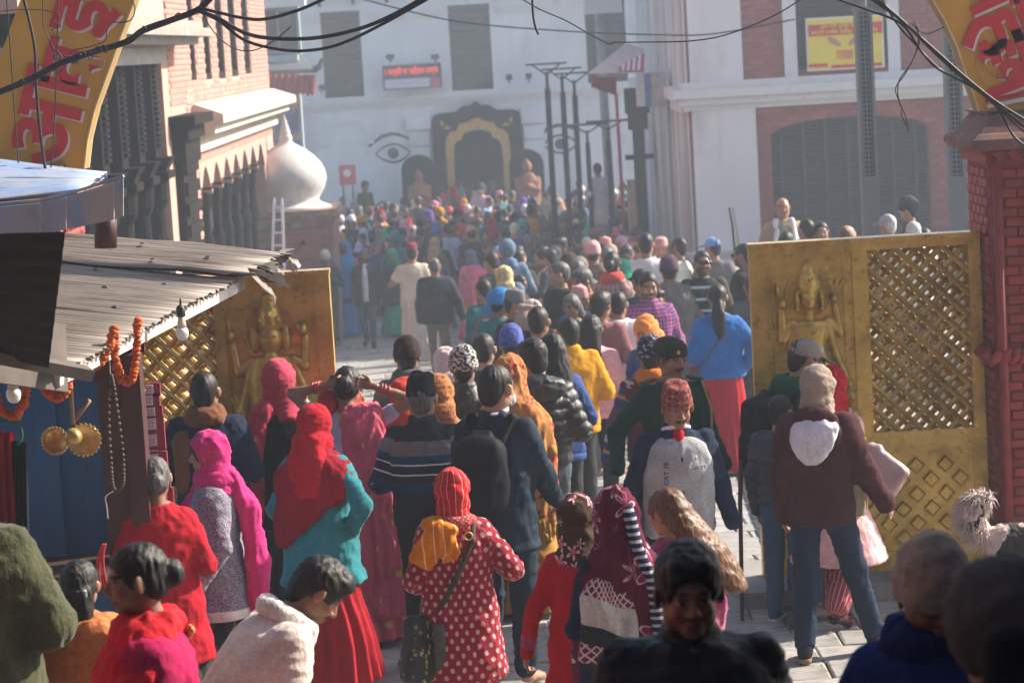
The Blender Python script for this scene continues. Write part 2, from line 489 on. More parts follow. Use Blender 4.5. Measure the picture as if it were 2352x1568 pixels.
def fold_disp(V, N, amp, f=(9, 9, 3), seed=0, ridge=True):
    P = V * np.array(f) + seed * 17.3
    P = P + .5 * np.stack([perlin(V * 4 + seed), perlin(V * 4 + 31 + seed), perlin(V * 4 + 57 + seed)], 1)
    n = perlin(P)
    if ridge: n = 1 - 2 * np.abs(n) - .6
    n = n + .5 * perlin(P * 2.1 + 9)
    return V + N * (amp * n)[:, None]
WR = .0058
def sdf_obj(name, prims, vox, scale=1.0, mat=None, parent=None, folds=None, pat=True, post=None):
    V, Q = sdf_mesh(prims, vox)
    U = pat_coords(prims, V) if pat else None
    if folds:
        if U is not None and len(V) > 1500:
            sd = len(V) % 97; sl = U[:, 2]; n1 = perlin(np.stack([U[:, 0] * 7 + U[:, 1] * 3, U[:, 1] * 21, sl * 9 + sd], 1)); n2 = perlin(np.stack([U[:, 0] * 9 - U[:, 1] * 5, U[:, 1] * 9 + U[:, 0] * 4, sl * 0 + sd], 1))
            V = V + vnormals(V, Q) * (WR * ((1 - 2 * np.abs(n1)) * (.35 + .65 * sl) + (.9 - 1.8 * np.abs(n2)) * (1 - .5 * sl)))[:, None]
        for fo in (folds if isinstance(folds, list) else [folds]):
            V = fold_disp(V, vnormals(V, Q), **fo)
    if post is not None: V = post(V)
    me = np_mesh(name, V * scale, Q, True)
    if pat:
        a = me.attributes.new('pat', 'FLOAT_VECTOR', 'POINT'); a.data.foreach_set('vector', (U * scale).astype(np.float32).ravel())
    return link(name, me, parent, mat)
# ------------------------------------------------------------------ materials of the place
M_plaster = surf('white_plaster', (.66, .67, .68), .85, var=.09, scale=1.2, bump=.12, bscale=18, dirt=(.38, .38, .37), dscale=.9, dth=(.52, .8), stretch=(1, 1, .35))
M_plaster_stain = surf('stained_plaster', (.58, .59, .60), .85, var=.12, scale=2, bump=.2, bscale=12, dirt=(.22, .21, .2), dscale=1.6, dth=(.5, .72), stretch=(2.2, 2.2, .16))
M_trim = surf('trim_plaster', (.64, .65, .65), .8, var=.06, scale=2, bump=.1, dirt=(.35, .34, .32), dscale=2, dth=(.55, .8))
M_cream = surf('cream_plaster', (.52, .45, .36), .8, var=.1, scale=2, bump=.15, dirt=(.3, .25, .2), dscale=2.5, dth=(.58, .8))
M_redbrick = surf('red_brick', (.30, .085, .075), .85, var=.16, scale=9, bump=.25, bscale=30, rnd=.18)
M_redmortar = surf('red_brick_mortar', (.22, .075, .066), .9, var=.12, scale=5, bump=.2)
M_pinkbrick = surf('pink_brick', (.47, .215, .17), .85, var=.16, scale=9, bump=.3, bscale=30, rnd=.2)
M_pinkmortar = surf('pink_brick_mortar', (.48, .28, .225), .9, var=.12, scale=5, bump=.2)
M_paintbrick = surf('red_painted_brick', (.27, .028, .022), .6, var=.25, scale=14, bump=.35, bscale=40, rnd=.22, dirt=(.05, .03, .03), dscale=4, dth=(.62, .75))
M_paintmortar = surf('red_painted_mortar', (.19, .024, .021), .8, var=.2, scale=8, bump=.3)
M_stonecap = surf('weathered_stone', (.16, .07, .055), .8, var=.3, scale=8, bump=.4, bscale=30, dirt=(.05, .04, .04), dscale=5)
M_wood = surf('dark_carved_wood', (.014, .011, .010), .85, var=.35, scale=12, bump=.4, bscale=35, stretch=(1, 1, .25), spec=.08)
M_wood2 = surf('brown_wood', (.06, .028, .02), .55, var=.3, scale=10, bump=.3, bscale=40, stretch=(1, 1, .12))
M_shutter = surf('grey_shutter', (.016, .021, .024), .6, var=.15, scale=4, bump=.1)
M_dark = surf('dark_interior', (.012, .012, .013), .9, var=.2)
M_iron = surf('dark_iron', (.035, .04, .042), .5, metal=.3, var=.2, scale=8)
M_greysteel = surf('grey_painted_steel', (.12, .125, .13), .5, metal=.2, var=.15, scale=6)
M_stone = surf('paving_stone', (.335, .325, .305), .72, var=.18, scale=5, bump=.3, bscale=28, rnd=.2, dirt=(.13, .115, .10), dscale=3.0, dth=(.48, .75))
M_joint = surf('paving_joint', (.14, .13, .12), .9, var=.25, scale=9, bump=.4)
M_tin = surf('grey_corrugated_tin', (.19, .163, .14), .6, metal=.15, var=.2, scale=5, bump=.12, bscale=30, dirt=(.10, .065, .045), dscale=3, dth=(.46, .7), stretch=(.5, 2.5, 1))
M_tindark = surf('shade_darkened_rusty_tin', (.022, .017, .014), .8, metal=.0, spec=.1, var=.35, scale=7, bump=.25, bscale=24, dirt=(.03, .02, .016), dscale=4)  # near-black base carries the shade on the hanging sheet's underside
M_tinblue = surf('blue_painted_tin', (.22, .34, .56), .5, metal=.2, var=.2, scale=4, bump=.12, dirt=(.40, .40, .42), dscale=5, dth=(.42, .62), stretch=(1, 1, .4))
M_blueboard = surf('blue_painted_board', (.010, .13, .37), .55, var=.22, scale=6, bump=.2, bscale=30, stretch=(1, 1, .2), dirt=(.01, .05, .11), dscale=3)
M_maroonpost = surf('maroon_painted_post', (.06, .018, .018), .5, var=.25, scale=8, bump=.2, stretch=(1, 1, .2))
def brass_mat(name, base, rough, dents=.35):
    t = NT(name); v = t.coord()
    c = t.mix(t.rng(t.noise(v, 5, 7, .65), .38, .68, 0, 1), base, tuple(x * .55 for x in base))
    c = t.mix(t.rng(t.noise(v, 16, 5, .7), .55, .75, 0, .7), c, (.07, .05, .025))
    big = t.noise(v, 9, 3); fine = t.noise(v, 60, 4)
    t.bump(t.math('ADD', big, t.math('MULTIPLY', fine, .22)), dents, .03)
    return t.done(c, t.rng(t.noise(v, 11, 4), .3, .7, rough - .1, rough + .15), .52)
M_brass = brass_mat('beaten_brass', (.68, .475, .12), .34)
M_brass2 = brass_mat('polished_and_sunlit_brass', (.75, .50, .16), .25, .1)  # brighter brass; on gate capping and back slats it paints sunlight
M_yellow = surf('mustard_sign_paint', (.60, .31, .035), .5, var=.1, scale=3, bump=.08, bscale=14, dirt=(.30, .2, .08), dscale=4, dth=(.62, .85))
M_red = surf('red_sign_paint', (.55, .022, .028), .5, var=.08, bump=.03)
M_white = surf('white_sign_paint', (.74, .70, .70), .5, var=.06, bump=.03)
M_black = surf('black_rubber', (.012, .012, .012), .5, var=.2)
M_gold = surf('gilded_metal', (.55, .36, .10), .45, metal=.5, var=.25, scale=8, bump=.3, bscale=26)
M_valance = surf('red_valance_cloth', (.36, .035, .04), .85, var=.3, scale=12, bump=.3)
M_canvas = surf('pale_awning_canvas', (.62, .47, .44), .85, var=.12, scale=6, bump=.2)

# ------------------------------------------------------------------ ground
ys = [-40, -10, 0, 3, 6, 9, 12, 15, 20, 25, 30, 36, 42, 50, 58, 68, 90, 200]
V = []; Fs = []
for y in ys: V += [(-90, y, ground(y) - .018), (90, y, ground(y) - .018)]
for i in range(len(ys) - 1): Fs.append([2 * i, 2 * i + 1, 2 * i + 3, 2 * i + 2])
gr = link('ground', np_mesh('ground', V, Fs), None, M_joint); tag(gr, kind='structure')

pav = empty('pavement', (0, 0, 0), kind='structure')
def stone_mesh(seed):
    r = random.Random(seed); b = .035
    o = [(-.5, -.5), (.5, -.5), (.5, .5), (-.5, .5)]
    o = [(x + r.uniform(-.012, .012), y + r.uniform(-.02, .02)) for x, y in o]
    i = [(x * (1 - b), y * (1 - b * 1.4)) for x, y in o]
    z = [r.uniform(-.003, .003) for _ in range(4)]
    vs = [(x, y, -.06) for x, y in o] + [(x, y, -.006) for x, y in o] + [(x, y, zz) for (x, y), zz in zip(i, z)]
    fs = [[8, 9, 10, 11]]
    for k in range(4):
        n = (k + 1) % 4; fs += [[k, n, 4 + n, 4 + k], [4 + k, 4 + n, 8 + n, 8 + k]]
    me = np_mesh('paving_stone', vs, fs); me.materials.append(M_stone); return me
stones = [stone_mesh(i) for i in range(7)]
cnt = 0; rest = MB(); y = 8.6; row = 0
r_ = random.Random(3)
while y < 47:
    d = r_.uniform(.30, .42) if y < 24 else .55
    x = -4.6 + r_.uniform(0, .4); g0 = ground(y); g1 = ground(y + d); tilt = math.atan2(g1 - g0, d)
    while x < 5.2:
        wd = r_.uniform(.34, .72) if y < 24 else r_.uniform(.6, 1.1)
        c = Vector((x + wd / 2, y + d / 2, (g0 + g1) / 2 + r_.uniform(-.004, .004)))
        vis = (9.4 < y < 15.2 and -2.0 < c.x < 2.6) or (15.2 <= y < 23.5 and -.5 < c.x < 2.6) or (y > 33 and -3.2 < c.x < -.3)
        if vis and cnt < 300:
            o = link('paving_stone', stones[cnt % 7], pav); o.location = c; o.scale = (wd - .014, d - .014, 1); o.rotation_euler = (tilt + r_.uniform(-.008, .008), r_.uniform(-.006, .006), 0); cnt += 1
        else:
            rest.box(c - Vector((0, 0, .03)), (wd - .016, d - .016, .06), Matrix.Rotation(tilt, 3, 'X'), .985)
        x += wd
    y += d; row += 1
o = rest.build('paving_stones', M_stone, pav); tag(o, kind='stuff')
# covered drain running towards the gate
dr = MB(); a, b = Vector((1.55, 14.2, ground(14.2) + .012)), Vector((2.05, 24, ground(24) + .012))
for i in range(20):
    p = a.lerp(b, i / 20); q = a.lerp(b, (i + .94) / 20); dr.bar(p, q, .10, .03, (0, 0, 1))
o = dr.build('drain_cover', M_iron, pav)

# ------------------------------------------------------------------ bricks
def brick_mesh(L, H, D, seed):
    r = random.Random(seed); b = .004
    vs = []
    for x, z in ((-L / 2, -H / 2), (L / 2, -H / 2), (L / 2, H / 2), (-L / 2, H / 2)): vs.append((x, D, z))
    for x, z in ((-L / 2, -H / 2), (L / 2, -H / 2), (L / 2, H / 2), (-L / 2, H / 2)): vs.append((x, .0, z))
    for x, z in ((-L / 2 + b, -H / 2 + b), (L / 2 - b, -H / 2 + b), (L / 2 - b, H / 2 - b), (-L / 2 + b, H / 2 - b)):
        vs.append((x + r.uniform(-.002, .002), -b + r.uniform(-.0015, .0015), z + r.uniform(-.002, .002)))
    fs = [[8, 9, 10, 11]]
    for k in range(4):
        n = (k + 1) % 4; fs += [[k, n, 4 + n, 4 + k], [4 + k, 4 + n, 8 + n, 8 + k]]
    return vs, [f for f in fs]
def brick_field(parent, O, U, W, H, mat, holes=(), L=.21, h=.062, proud=.008, limit=300, pri=None, seed=0, skip=None):
    """brickwork on a vertical face: O lower corner, U unit vector along it, outward normal = U x Z turned to the viewer"""
    O = Vector(O); U = Vector(U).normalized(); Z = Vector((0, 0, 1)); Nn = U.cross(Z)
    M4 = Matrix((U, -Nn, Z)).transposed()
    ms = []
    for i in range(5):
        vs, fs = brick_mesh(L - .01, h - .009, .03, seed + i); me = np_mesh('brick', vs, fs); me.materials.append(mat); ms.append(me)
    lst = []; r = random.Random(seed)
    for j in range(int(H / h)):
        off = (j % 2) * L / 2
        for i in range(-1, int(W / L) + 1):
            x0 = i * L + off; x1 = x0 + L
            if x0 < -.001 or x1 > W + .001: continue
            z = (j + .5) * h; x = (x0 + x1) / 2
            if any(a0 - L * .5 < x < a1 + L * .5 and b0 - h * .5 < z < b1 + h * .5 for a0, a1, b0, b1 in holes): continue
            if skip and skip(x, z): continue
            lst.append((x, z))
    if pri: lst.sort(key=pri)
    rm = []
    for k, (x, z) in enumerate(lst):
        p = O + U * x + Z * z + Nn * (proud + r.uniform(-.002, .002))
        if k < limit:
            o = link('brick', ms[k % 5], parent); M = M4.to_4x4(); M.translation = p; o.matrix_local = M
        else: rm.append(p)
    if rm:
        vs, fs = brick_mesh(L - .01, h - .009, .03, seed)
        B = np.array([list(M4 @ Vector(v)) for v in vs]); P = np.array(rm); n = len(B)
        VV = (P[:, None, :] + B[None]).reshape(-1, 3)
        f4 = np.array(fs); FF = (f4[None] + (np.arange(len(P)) * n)[:, None, None]).reshape(-1, 4)
        o = link('bricks', np_mesh('bricks', VV, FF), parent, mat); tag(o, kind='stuff')
def wall_holes(mb, x0, x1, z0, z1, y0, y1, holes):
    xs = sorted({x0, x1, *[h[0] for h in holes], *[h[1] for h in holes]}); zs = sorted({z0, z1, *[h[2] for h in holes], *[h[3] for h in holes]})
    for i in range(len(xs) - 1):
        run = None
        for j in range(len(zs) - 1):
            cx = (xs[i] + xs[i + 1]) / 2; cz = (zs[j] + zs[j + 1]) / 2
            hol = any(h[0] < cx < h[1] and h[2] < cz < h[3] for h in holes)
            if not hol:
                if run is None: run = [zs[j], zs[j + 1]]
                else: run[1] = zs[j + 1]
            if (hol or j == len(zs) - 2) and run:
                mb.span((xs[i], y0, run[0]), (xs[i + 1], y1, run[1])); run = None
def moulding(mb, x0, x1, y, prof):   # prof: (out, z0, z1) courses on a front face at y (towards the viewer)
    for out, a, b in prof: mb.span((x0 - (out if x0 > -50 else 0), y - out, a), (x1 + out, y + .1, b))

# ------------------------------------------------------------------ far white temple front
Y1 = 68.0
def f1(px, py): p = at(px, py, Y1); return p.x, p.z
tf = empty('temple_front', (0, Y1, 0), 0, 'long white plastered temple front with dark shuttered windows and a carved doorway', 'temple')
def loc(mb): # things built in world coordinates under an Empty
    return mb
def wbuild(mb, name, mat, par, smooth=False):
    me = mb.mesh(name, smooth); o = link(name, me, par, mat); o.matrix_parent_inverse = Matrix.Translation(-par.location) if par.rotation_euler.z == 0 else par.matrix_basis.inverted(); return o
zg = ground(Y1)
wins = []
for (xa, ya, xb, yb) in ((733, 30, 839, 222), (1026, 14, 1136, 210), (1339, -6, 1445, 190)):
    x0, z1 = f1(xa, (ya)); x1, z0 = f1(xb, yb); _, za = f1(xa, yb); wins.append((x0 + .02, x1 - .02, (z0 + za) / 2 - .05, z1 - .02))
xl = f1(560, 300)[0]; xr = f1(1560, 300)[0]; ztop = f1(1000, -140)[1]
zc = f1(1000, 222)[1]
dx0, dz1 = f1(992, 262); dx1, _ = f1(1197, 250)
wb = MB(); wall_holes(wb, xl, xr, zg - .3, ztop, Y1, Y1 + .5, wins + [(dx0 + .35, dx1 - .35, zg - .3, dz1 - .5)])
wbuild(wb, 'wall', M_plaster, tf)
for x0, x1, z0, z1 in wins:
    w_ = MB(); w_.span((x0, Y1 + .1, z0), (x1, Y1 + .14, z1)); wo = wbuild(w_, 'window', M_shutter, tf)
    n = 14
    s_ = MB(); h = (z1 - z0) / n
    for i in range(n): s_.box(((x0 + x1) / 2, Y1 + .09, z0 + (i + .5) * h), (x1 - x0 - .1, .05, h * .8), Matrix.Rotation(.3, 3, 'X'))
    so = wbuild(s_, 'louvre', M_shutter, tf); so.parent = wo; so.matrix_parent_inverse = Matrix.Identity(4)
    so.matrix_parent_inverse = wo.matrix_parent_inverse.copy() if False else Matrix.Identity(4)
    fr = MB()
    for xx in (x0, x1): fr.span((xx - .05, Y1 + .02, z0), (xx + .05, Y1 + .2, z1))
    fr.span((x0, Y1 - .03, z1 - .06), (x1, Y1 + .2, z1 + .02)); fr.span((x0 + .05, Y1 + .03, z0), (x1 - .05, Y1 + .2, z0 + .07))
    fo = wbuild(fr, 'frame', M_shutter, tf); fo.parent = wo; fo.matrix_parent_inverse = Matrix.Identity(4)
cm = MB(); moulding(cm, xl, xr, Y1, [(.05, zc - .22, zc - .14), (.11, zc - .139, zc - .05), (.17, zc - .049, zc + .06), (.10, zc + .061, zc + .12)])
wbuild(cm, 'cornice', M_trim, tf)
cm = MB()
for (xa, xb) in ((840, 1025), (1137, 1338), (1446, 1540), (690, 732)):
    a, z = f1(xa, 20 if xa < 1100 else 6); b, _ = f1(xb, 20); z = f1(1000, 16)[1]
    moulding(cm, a + .12, b - .12, Y1, [(.04, z - .28, z - .2), (.08, z - .199, z - .1), (.13, z - .099, z)])
    wbuild(cm, 'string_course', M_trim, tf); cm = MB()
ev = MB(); zt = f1(1000, -60)[1]; moulding(ev, xl, xr, Y1, [(.25, zt, zt + .1), (.5, zt + .101, zt + .3)]); wbuild(ev, 'eaves', M_shutter, tf)
for i in range(13):
    k = MB(); x = xl + (xr - xl) * (i + .5) / 13
    k.add([(x - .04, Y1, zt - .7), (x + .04, Y1, zt - .7), (x + .04, Y1, zt), (x - .04, Y1, zt), (x - .04, Y1 - .5, zt), (x + .04, Y1 - .5, zt), (x + .04, Y1 - .1, zt - .7), (x - .04, Y1 - .1, zt - .7)],
          [(0, 1, 2, 3), (4, 5, 6, 7), (0, 3, 4, 7), (1, 6, 5, 2), (2, 5, 4, 3), (0, 7, 6, 1)])
    wbuild(k, 'bracket', M_shutter, tf)
# rusticated pilasters
for xa, xb in ((940, 986), (1203, 1250)):
    a = f1(xa, 300)[0]; b = f1(xb, 300)[0]; z1 = f1(1000, 262)[1]; z0 = zg
    n = 9; h = (z1 - z0) / n
    for i in range(n):
        k = MB(); e = .06 if i == n - 1 else 0
        k.span((a - e, Y1 - .09 - e, z0 + i * h + .02), (b + e, Y1 + .05, z0 + (i + 1) * h - .02)); wbuild(k, 'stone_block', M_plaster, tf)
# blind arches
for cx, cy, rpx in ((797, 325, 52), (1378, 300, 48)):
    x, z = f1(cx, cy); r = rpx / 85.3
    A = [(x + (r) * math.cos(t), Y1 - .05, z + r * math.sin(t)) for t in np.linspace(0, math.pi, 17)]
    B = [(x + (r - .12) * math.cos(t), Y1 - .05, z + (r - .12) * math.sin(t)) for t in np.linspace(0, math.pi, 17)]
    k = MB(); k.strip(A, B, (0, .1, 0)); k.span((x - r - .12, Y1 - .06, z - .1), (x - r + .2, Y1 + .04, z - .005)); k.span((x + r - .2, Y1 - .06, z - .1), (x + r + .12, Y1 + .04, z - .005))
    wbuild(k, 'arch_moulding', M_trim, tf)
# painted eyes
def eye(px, py, sc=1.0):
    x, z = f1(px, py); s = sc / 85.3; y = Y1 - .012
    def pt(a, b): return (x + a * s, y, z + b * s)
    L = [(-40, 0), (-28, 11), (-12, 19), (2, 21), (16, 18), (30, 9), (40, 0)]; Lo = [(-40, 0), (-26, -12), (-10, -19), (3, -21), (17, -18), (30, -10), (40, 0)]
    def band(P, wdt, nm):
        A = []; B = []
        for i, p in enumerate(P):
            q0 = P[max(i - 1, 0)]; q1 = P[min(i + 1, len(P) - 1)]; t = Vector((q1[0] - q0[0], q1[1] - q0[1])).normalized(); n = Vector((-t.y, t.x)) * wdt[i] / 2
            A.append(pt(p[0] + n.x, p[1] + n.y)); B.append(pt(p[0] - n.x, p[1] - n.y))
        k = MB(); k.strip(A, B, (0, .008, 0)); wbuild(k, nm, M_iron, tf)
    band(L, [3, 4, 5, 5, 5, 4, 3], 'painted_eyelid'); band(Lo, [3, 4, 5, 5, 5, 4, 3], 'painted_eyelid')
    br = [(-55, 18), (-50, 22), (-38, 30), (-22, 40), (-4, 44), (14, 42), (32, 34), (48, 27), (54, 29)]
    band(br, [7, 7, 8, 8, 8, 7, 6, 6, 4], 'painted_eyebrow')
    k = MB(); k.prism([(13 * math.cos(t) * s, 13 * math.sin(t) * s) for t in np.linspace(0, 2 * math.pi, 20)[:-1]], (x, y, z), (1, 0, 0), (0, 0, 1), (0, .008, 0)); wbuild(k, 'painted_iris', M_iron, tf)
eye(903, 352); eye(1287, 331, .98)
# carved doorway
dc, dzz = f1(1093, 262); W2 = (dx1 - dx0) / 2
k = MB(); top = dz1
pk = f1(1085, 232)[1]
outer = [(-W2, zg), (-W2, top - .22), (-W2 + .05, top - .06), (-W2 + .2, top), (-.55, top + .02), (-.35, top + .16), (-.15, pk - .12), (0, pk), (.15, pk - .12), (.35, top + .16), (.55, top + .02), (W2 - .2, top), (W2 - .05, top - .06), (W2, top - .22), (W2, zg)]
zi = f1(1093, 300)[1]; wi = .66
inner = [(-wi, zg), (-wi, zi - .7), (-wi + .02, zi - .4), (-wi + .12, zi - .25), (-.42, zi - .22), (-.36, zi - .06), (-.18, zi - .0), (0, zi + .12), (.18, zi - .0), (.36, zi - .06), (.42, zi - .22), (wi - .12, zi - .25), (wi - .02, zi - .4), (wi, zi - .7), (wi, zg)]
# same number of points on both outlines
k.strip([(dc + a, Y1 - .18, b) for a, b in outer], [(dc + a * 1.32, Y1 - .18, b + (.26 if b > zg else 0)) for a, b in inner], (0, .4, 0)); 
dw = empty('carved_doorway', (dc, Y1, zg), 0, 'tall dark carved doorway with a peaked top and gilded cusped arch', 'doorway')
wbuild(k, 'outer_frame', M_wood, dw)
k = MB(); k.strip([(dc + a * 1.31, Y1 - .12, b + (.25 if b > zg else 0)) for a, b in inner], [(dc + a, Y1 - .12, b) for a, b in inner], (0, .3, 0)); wbuild(k, 'gilded_arch', M_gold, dw)
k = MB(); k.strip([(dc + a * 1.6, Y1 - .2, b + (.5 if b > zg else 0)) for a, b in inner], [(dc + a * 1.5, Y1 - .2, b + (.42 if b > zg else 0)) for a, b in inner], (0, .05, 0)); wbuild(k, 'carved_rib', M_wood, dw)
for sx in (-1, 1):
    k = MB(); k.prism([(0, 0), (.28 * sx, 0), (.28 * sx, .26)][::1], (dc + sx * (W2 - .52), Y1 - .2, top - .42), (1, 0, 0), (0, 0, 1), (0, .02, 0)); wbuild(k, 'corner_plate', M_gold, dw)
k = MB(); k.span((dc - 1.2, Y1 + 1.2, zg - .2), (dc + 1.2, Y1 + 1.3, zi + .5)); k.span((dc - 1.25, Y1 + .5, zg), (dc - 1.15, Y1 + 1.2, zi + .5)); k.span((dc + 1.15, Y1 + .5, zg), (dc + 1.25, Y1 + 1.2, zi + .5)); k.span((dc - 1.2, Y1 + .5, zi + .45), (dc + 1.2, Y1 + 1.2, zi + .55))
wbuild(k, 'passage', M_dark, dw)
k = MB(); k.span((dc - 2.6, Y1 - 1.6, zg - .1), (dc + 2.6, Y1 - .3, zg + .35)); k.span((dc - 2.9, Y1 - 2.2, zg - .1), (dc + 2.9, Y1 - 1.61, zg + .18))
o = k.build('temple_steps', M_stone); tag(o, 'broad low stone steps in front of the carved doorway', 'steps')
# things on the front
def sheet_text(body, name, mat, par, px, py, Y, size, rot=0.0, bold=0.0, depth=.004, dy=0., sx=1.0, fit=None):
    c = bpy.data.curves.new(name, 'FONT'); c.body = body; c.size = size; c.extrude = depth; c.offset = bold; c.align_x = 'CENTER'; c.align_y = 'CENTER'; c.resolution_u = 3
    t = bpy.data.objects.new('tmp', c); COL.objects.link(t); bpy.context.view_layer.update()
    me = bpy.data.meshes.new_from_object(t.evaluated_get(bpy.context.evaluated_depsgraph_get())); COL.objects.unlink(t); bpy.data.objects.remove(t)
    n = len(me.vertices); co = np.empty(n * 3, np.float32); me.vertices.foreach_get('co', co); co = co.reshape(-1, 3)
    lo, hi = co.min(0), co.max(0); co -= (lo + hi) / 2; co[:, 0] *= sx if fit is None else fit / (hi[0] - lo[0])
    cr, sr = math.cos(rot), math.sin(rot)
    P = at(px, py, Y); out = np.stack([P.x + co[:, 0] * cr - co[:, 1] * sr, P.y + dy - co[:, 2], P.z + co[:, 0] * sr + co[:, 1] * cr], 1)
    me.vertices.foreach_set('co', out.astype(np.float32).ravel()); me.update(); me.name = name
    me.materials.clear()
    o = link(name, me, par, mat)
    if par is not None: o.matrix_parent_inverse = Matrix.Translation(-par.location)
    return o
def panel(mb, xa, ya, xb, yb, Y, th, dy=0):
    p = at(xa, ya, Y); q = at(xb, yb, Y); p2 = at(xa, yb, Y); q2 = at(xb, ya, Y)
    x0 = (p.x + p2.x) / 2; x1 = (q.x + q2.x) / 2; z1 = (p.z + q2.z) / 2; z0 = (q.z + p2.z) / 2
    mb.span((x0, Y + dy, z0), (x1, Y + dy + th, z1)); return x0, x1, z0, z1
M_led = NT('red_led'); M_led.b.inputs['Emission Color'].default_value = (1, .05, .03, 1); M_led.b.inputs['Emission Strength'].default_value = .8; M_led = M_led.done((.5, .02, .02), .5)
sg = empty('notice_display', (at(946, 178, 67.5)), 0, 'wide electronic notice board with red lettering over a pale banner', 'sign')
k = MB(); panel(k, 879, 148, 1014, 205, 67.5, .16); wbuild(k, 'casing', M_iron, sg)
k = MB(); panel(k, 884, 181, 987, 202, 67.5, .01, -.012); wbuild(k, 'pale_banner', surf('lilac_print', (.55, .52, .62), .6, var=.1), sg)
k = MB(); panel(k, 988, 178, 1011, 199, 67.5, .01, -.012); wbuild(k, 'red_banner', surf('red_print', (.5, .1, .13), .6, var=.1), sg)
sheet_text('१ मन्दिर मा पाईएका जम्मा', 'led_lettering', M_led, sg, 945, 164, 67.5, .23, 0, -.002, .004, -.012, fit=1.42)
sheet_text('..... .... ....', 'banner_lettering', M_red, sg, 940, 192, 67.5, .16, 0, 0, .003, -.02, fit=.8)
for px in (897, 1000):
    k = MB(); p = at(px, 143, 67.4); k.tube([p, p + Vector((0, -.02, .12))], .03); k.box(p + Vector((0, -.1, .14)), (.22, .16, .06), Matrix.Rotation(.5, 3, 'X')); wbuild(k, 'flood_lamp', M_iron, sg)
k = MB(); panel(k, 779, 379, 817, 425, 66.5, .08); rb = empty('red_notice_board', at(798, 425, 66.5), 0, 'small red notice board with a pale emblem by the white wall', 'sign')
wbuild(k, 'board', M_red, rb); k = MB(); x, y, z = at(797, 398, 66.5); k.prism([(.1 * math.cos(t), .1 * math.sin(t)) for t in np.linspace(0, 6.28, 16)[:-1]], (x, 66.49, z), (1, 0, 0), (0, 0, 1), (0, .008, 0)); wbuild(k, 'emblem', M_white, rb)
k = MB()
for px in (788, 810): p = at(px, 425, 66.54); k.tube([p, (p.x, p.y, zg)], .025)
wbuild(k, 'post', M_iron, rb)
# floodlights on the cornice
for i, px in enumerate((740, 800, 1055, 1170, 1215)):
    p = at(px, 216 - (px - 740) * .055, 67.6); k = MB(); k.tube([p, p + Vector((0, 0, .12))], .02); k.box(p + Vector((0, -.05, .17)), (.16, .12, .12), Matrix.Rotation(.4, 3, 'X')); o = k.build('flood_lamp', M_iron)
    tag(o, 'small dark flood lamp on the white cornice, ' + ['leftmost, above the blind arch', 'above the left painted eye', 'above the carved doorway', 'right of the doorway peak', 'just left of the lamp posts'][i], 'lamp', 'flood lamps along the white cornice')
# two kneeling statues beside the doorway
M_orange = surf('orange_robe', (.24, .085, .04), .8, var=.25, scale=10, bump=.3)
for px, py, s_, lab in ((960, 383, 1, 'orange kneeling statue against a black stone back, left of the doorway'), (1209, 370, 1.12, 'larger orange robed statue against a black stone back, right of the doorway')):
    p = at(px, py, 65.8); b = empty('kneeling_statue', (p.x, 65.8, p.z - 1.12), 0, lab, 'statue')
    q = [loft([(.0, .36, .3), (.3, .38, .3), (.7, .3, .22), (.9, .16, .14)]), ell((0, 0, 1.07), (.14, .15, .19)), cap((0, 0, 1.2), (0, 0, 1.3), .08, .03), cap((-.3, 0, .7), (-.28, -.2, .4), .09), cap((.3, 0, .7), (.28, -.2, .4), .09), cap((-.28, -.2, .4), (0, -.3, .55), .07), cap((.28, -.2, .4), (0, -.3, .55), .07)]
    sdf_obj('robed_figure', q, .035, s_ * .8, M_orange, b, dict(amp=.015))
    k = MB(); k.prism([(.45 * math.cos(t), 1.0 + .42 * math.sin(t)) for t in np.linspace(0, math.pi, 12)] + [(-.45, -.6), (.45, -.6)], (0, .25, 0), (1, 0, 0), (0, 0, 1), (0, .12, 0)); k.build('stone_back', M_wood, b)
    k = MB(); k.span((-.5, -.45, -.9), (.5, .4, 0)); k.build('plinth', M_stone, b)

# ------------------------------------------------------------------ pavilion left of the front
Y2 = 60.0
pv = empty('corner_pavilion', at(640, 400, Y2), 0, 'painted pavilion with red fringed eaves and upturned corner behind the white dome', 'building')
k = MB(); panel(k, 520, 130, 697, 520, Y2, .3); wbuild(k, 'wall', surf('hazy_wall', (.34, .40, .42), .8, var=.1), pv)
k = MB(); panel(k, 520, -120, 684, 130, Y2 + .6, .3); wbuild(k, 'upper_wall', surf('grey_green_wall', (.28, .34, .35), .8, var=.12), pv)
for a, b in ((596, 636), (642, 682)):
    k = MB(); panel(k, a, 25, b, 118, Y2 + .55, .08); wbuild(k, 'window', M_shutter, pv)
k = MB(); panel(k, 560, -5, 700, 18, Y2 + .2, .4); wbuild(k, 'balcony', M_trim, pv)
def mural_mat():
    t = NT('mural_paint'); c = t.ramp(t.noise(t.coord('Object', (1, 1, 1)), 2.3, 3), [(0, (.08, .10, .14)), (.44, (.06, .16, .34)), (.52, (.45, .25, .08)), (.6, (.10, .2, .3)), (.7, (.3, .06, .05))], 'CONSTANT'); return t.done(c, .7)
k = MB(); panel(k, 622, 222, 688, 345, Y2, .03, -.06); wbuild(k, 'mural', mural_mat(), pv)
k = MB()
a = at(560, 165, Y2 - .6); b = at(728, 158, Y2 - .6); c = at(700, 128, Y2 + .5); d = at(560, 118, Y2 + .5)
k.add([a, b, c, d] + [v + Vector((0, 0, -.1)) for v in (a, b, c, d)], [(0, 1, 2, 3), (4, 7, 6, 5), (0, 4, 5, 1), (1, 5, 6, 2), (2, 6, 7, 3), (3, 7, 4, 0)]); wbuild(k, 'roof', M_greysteel, pv)
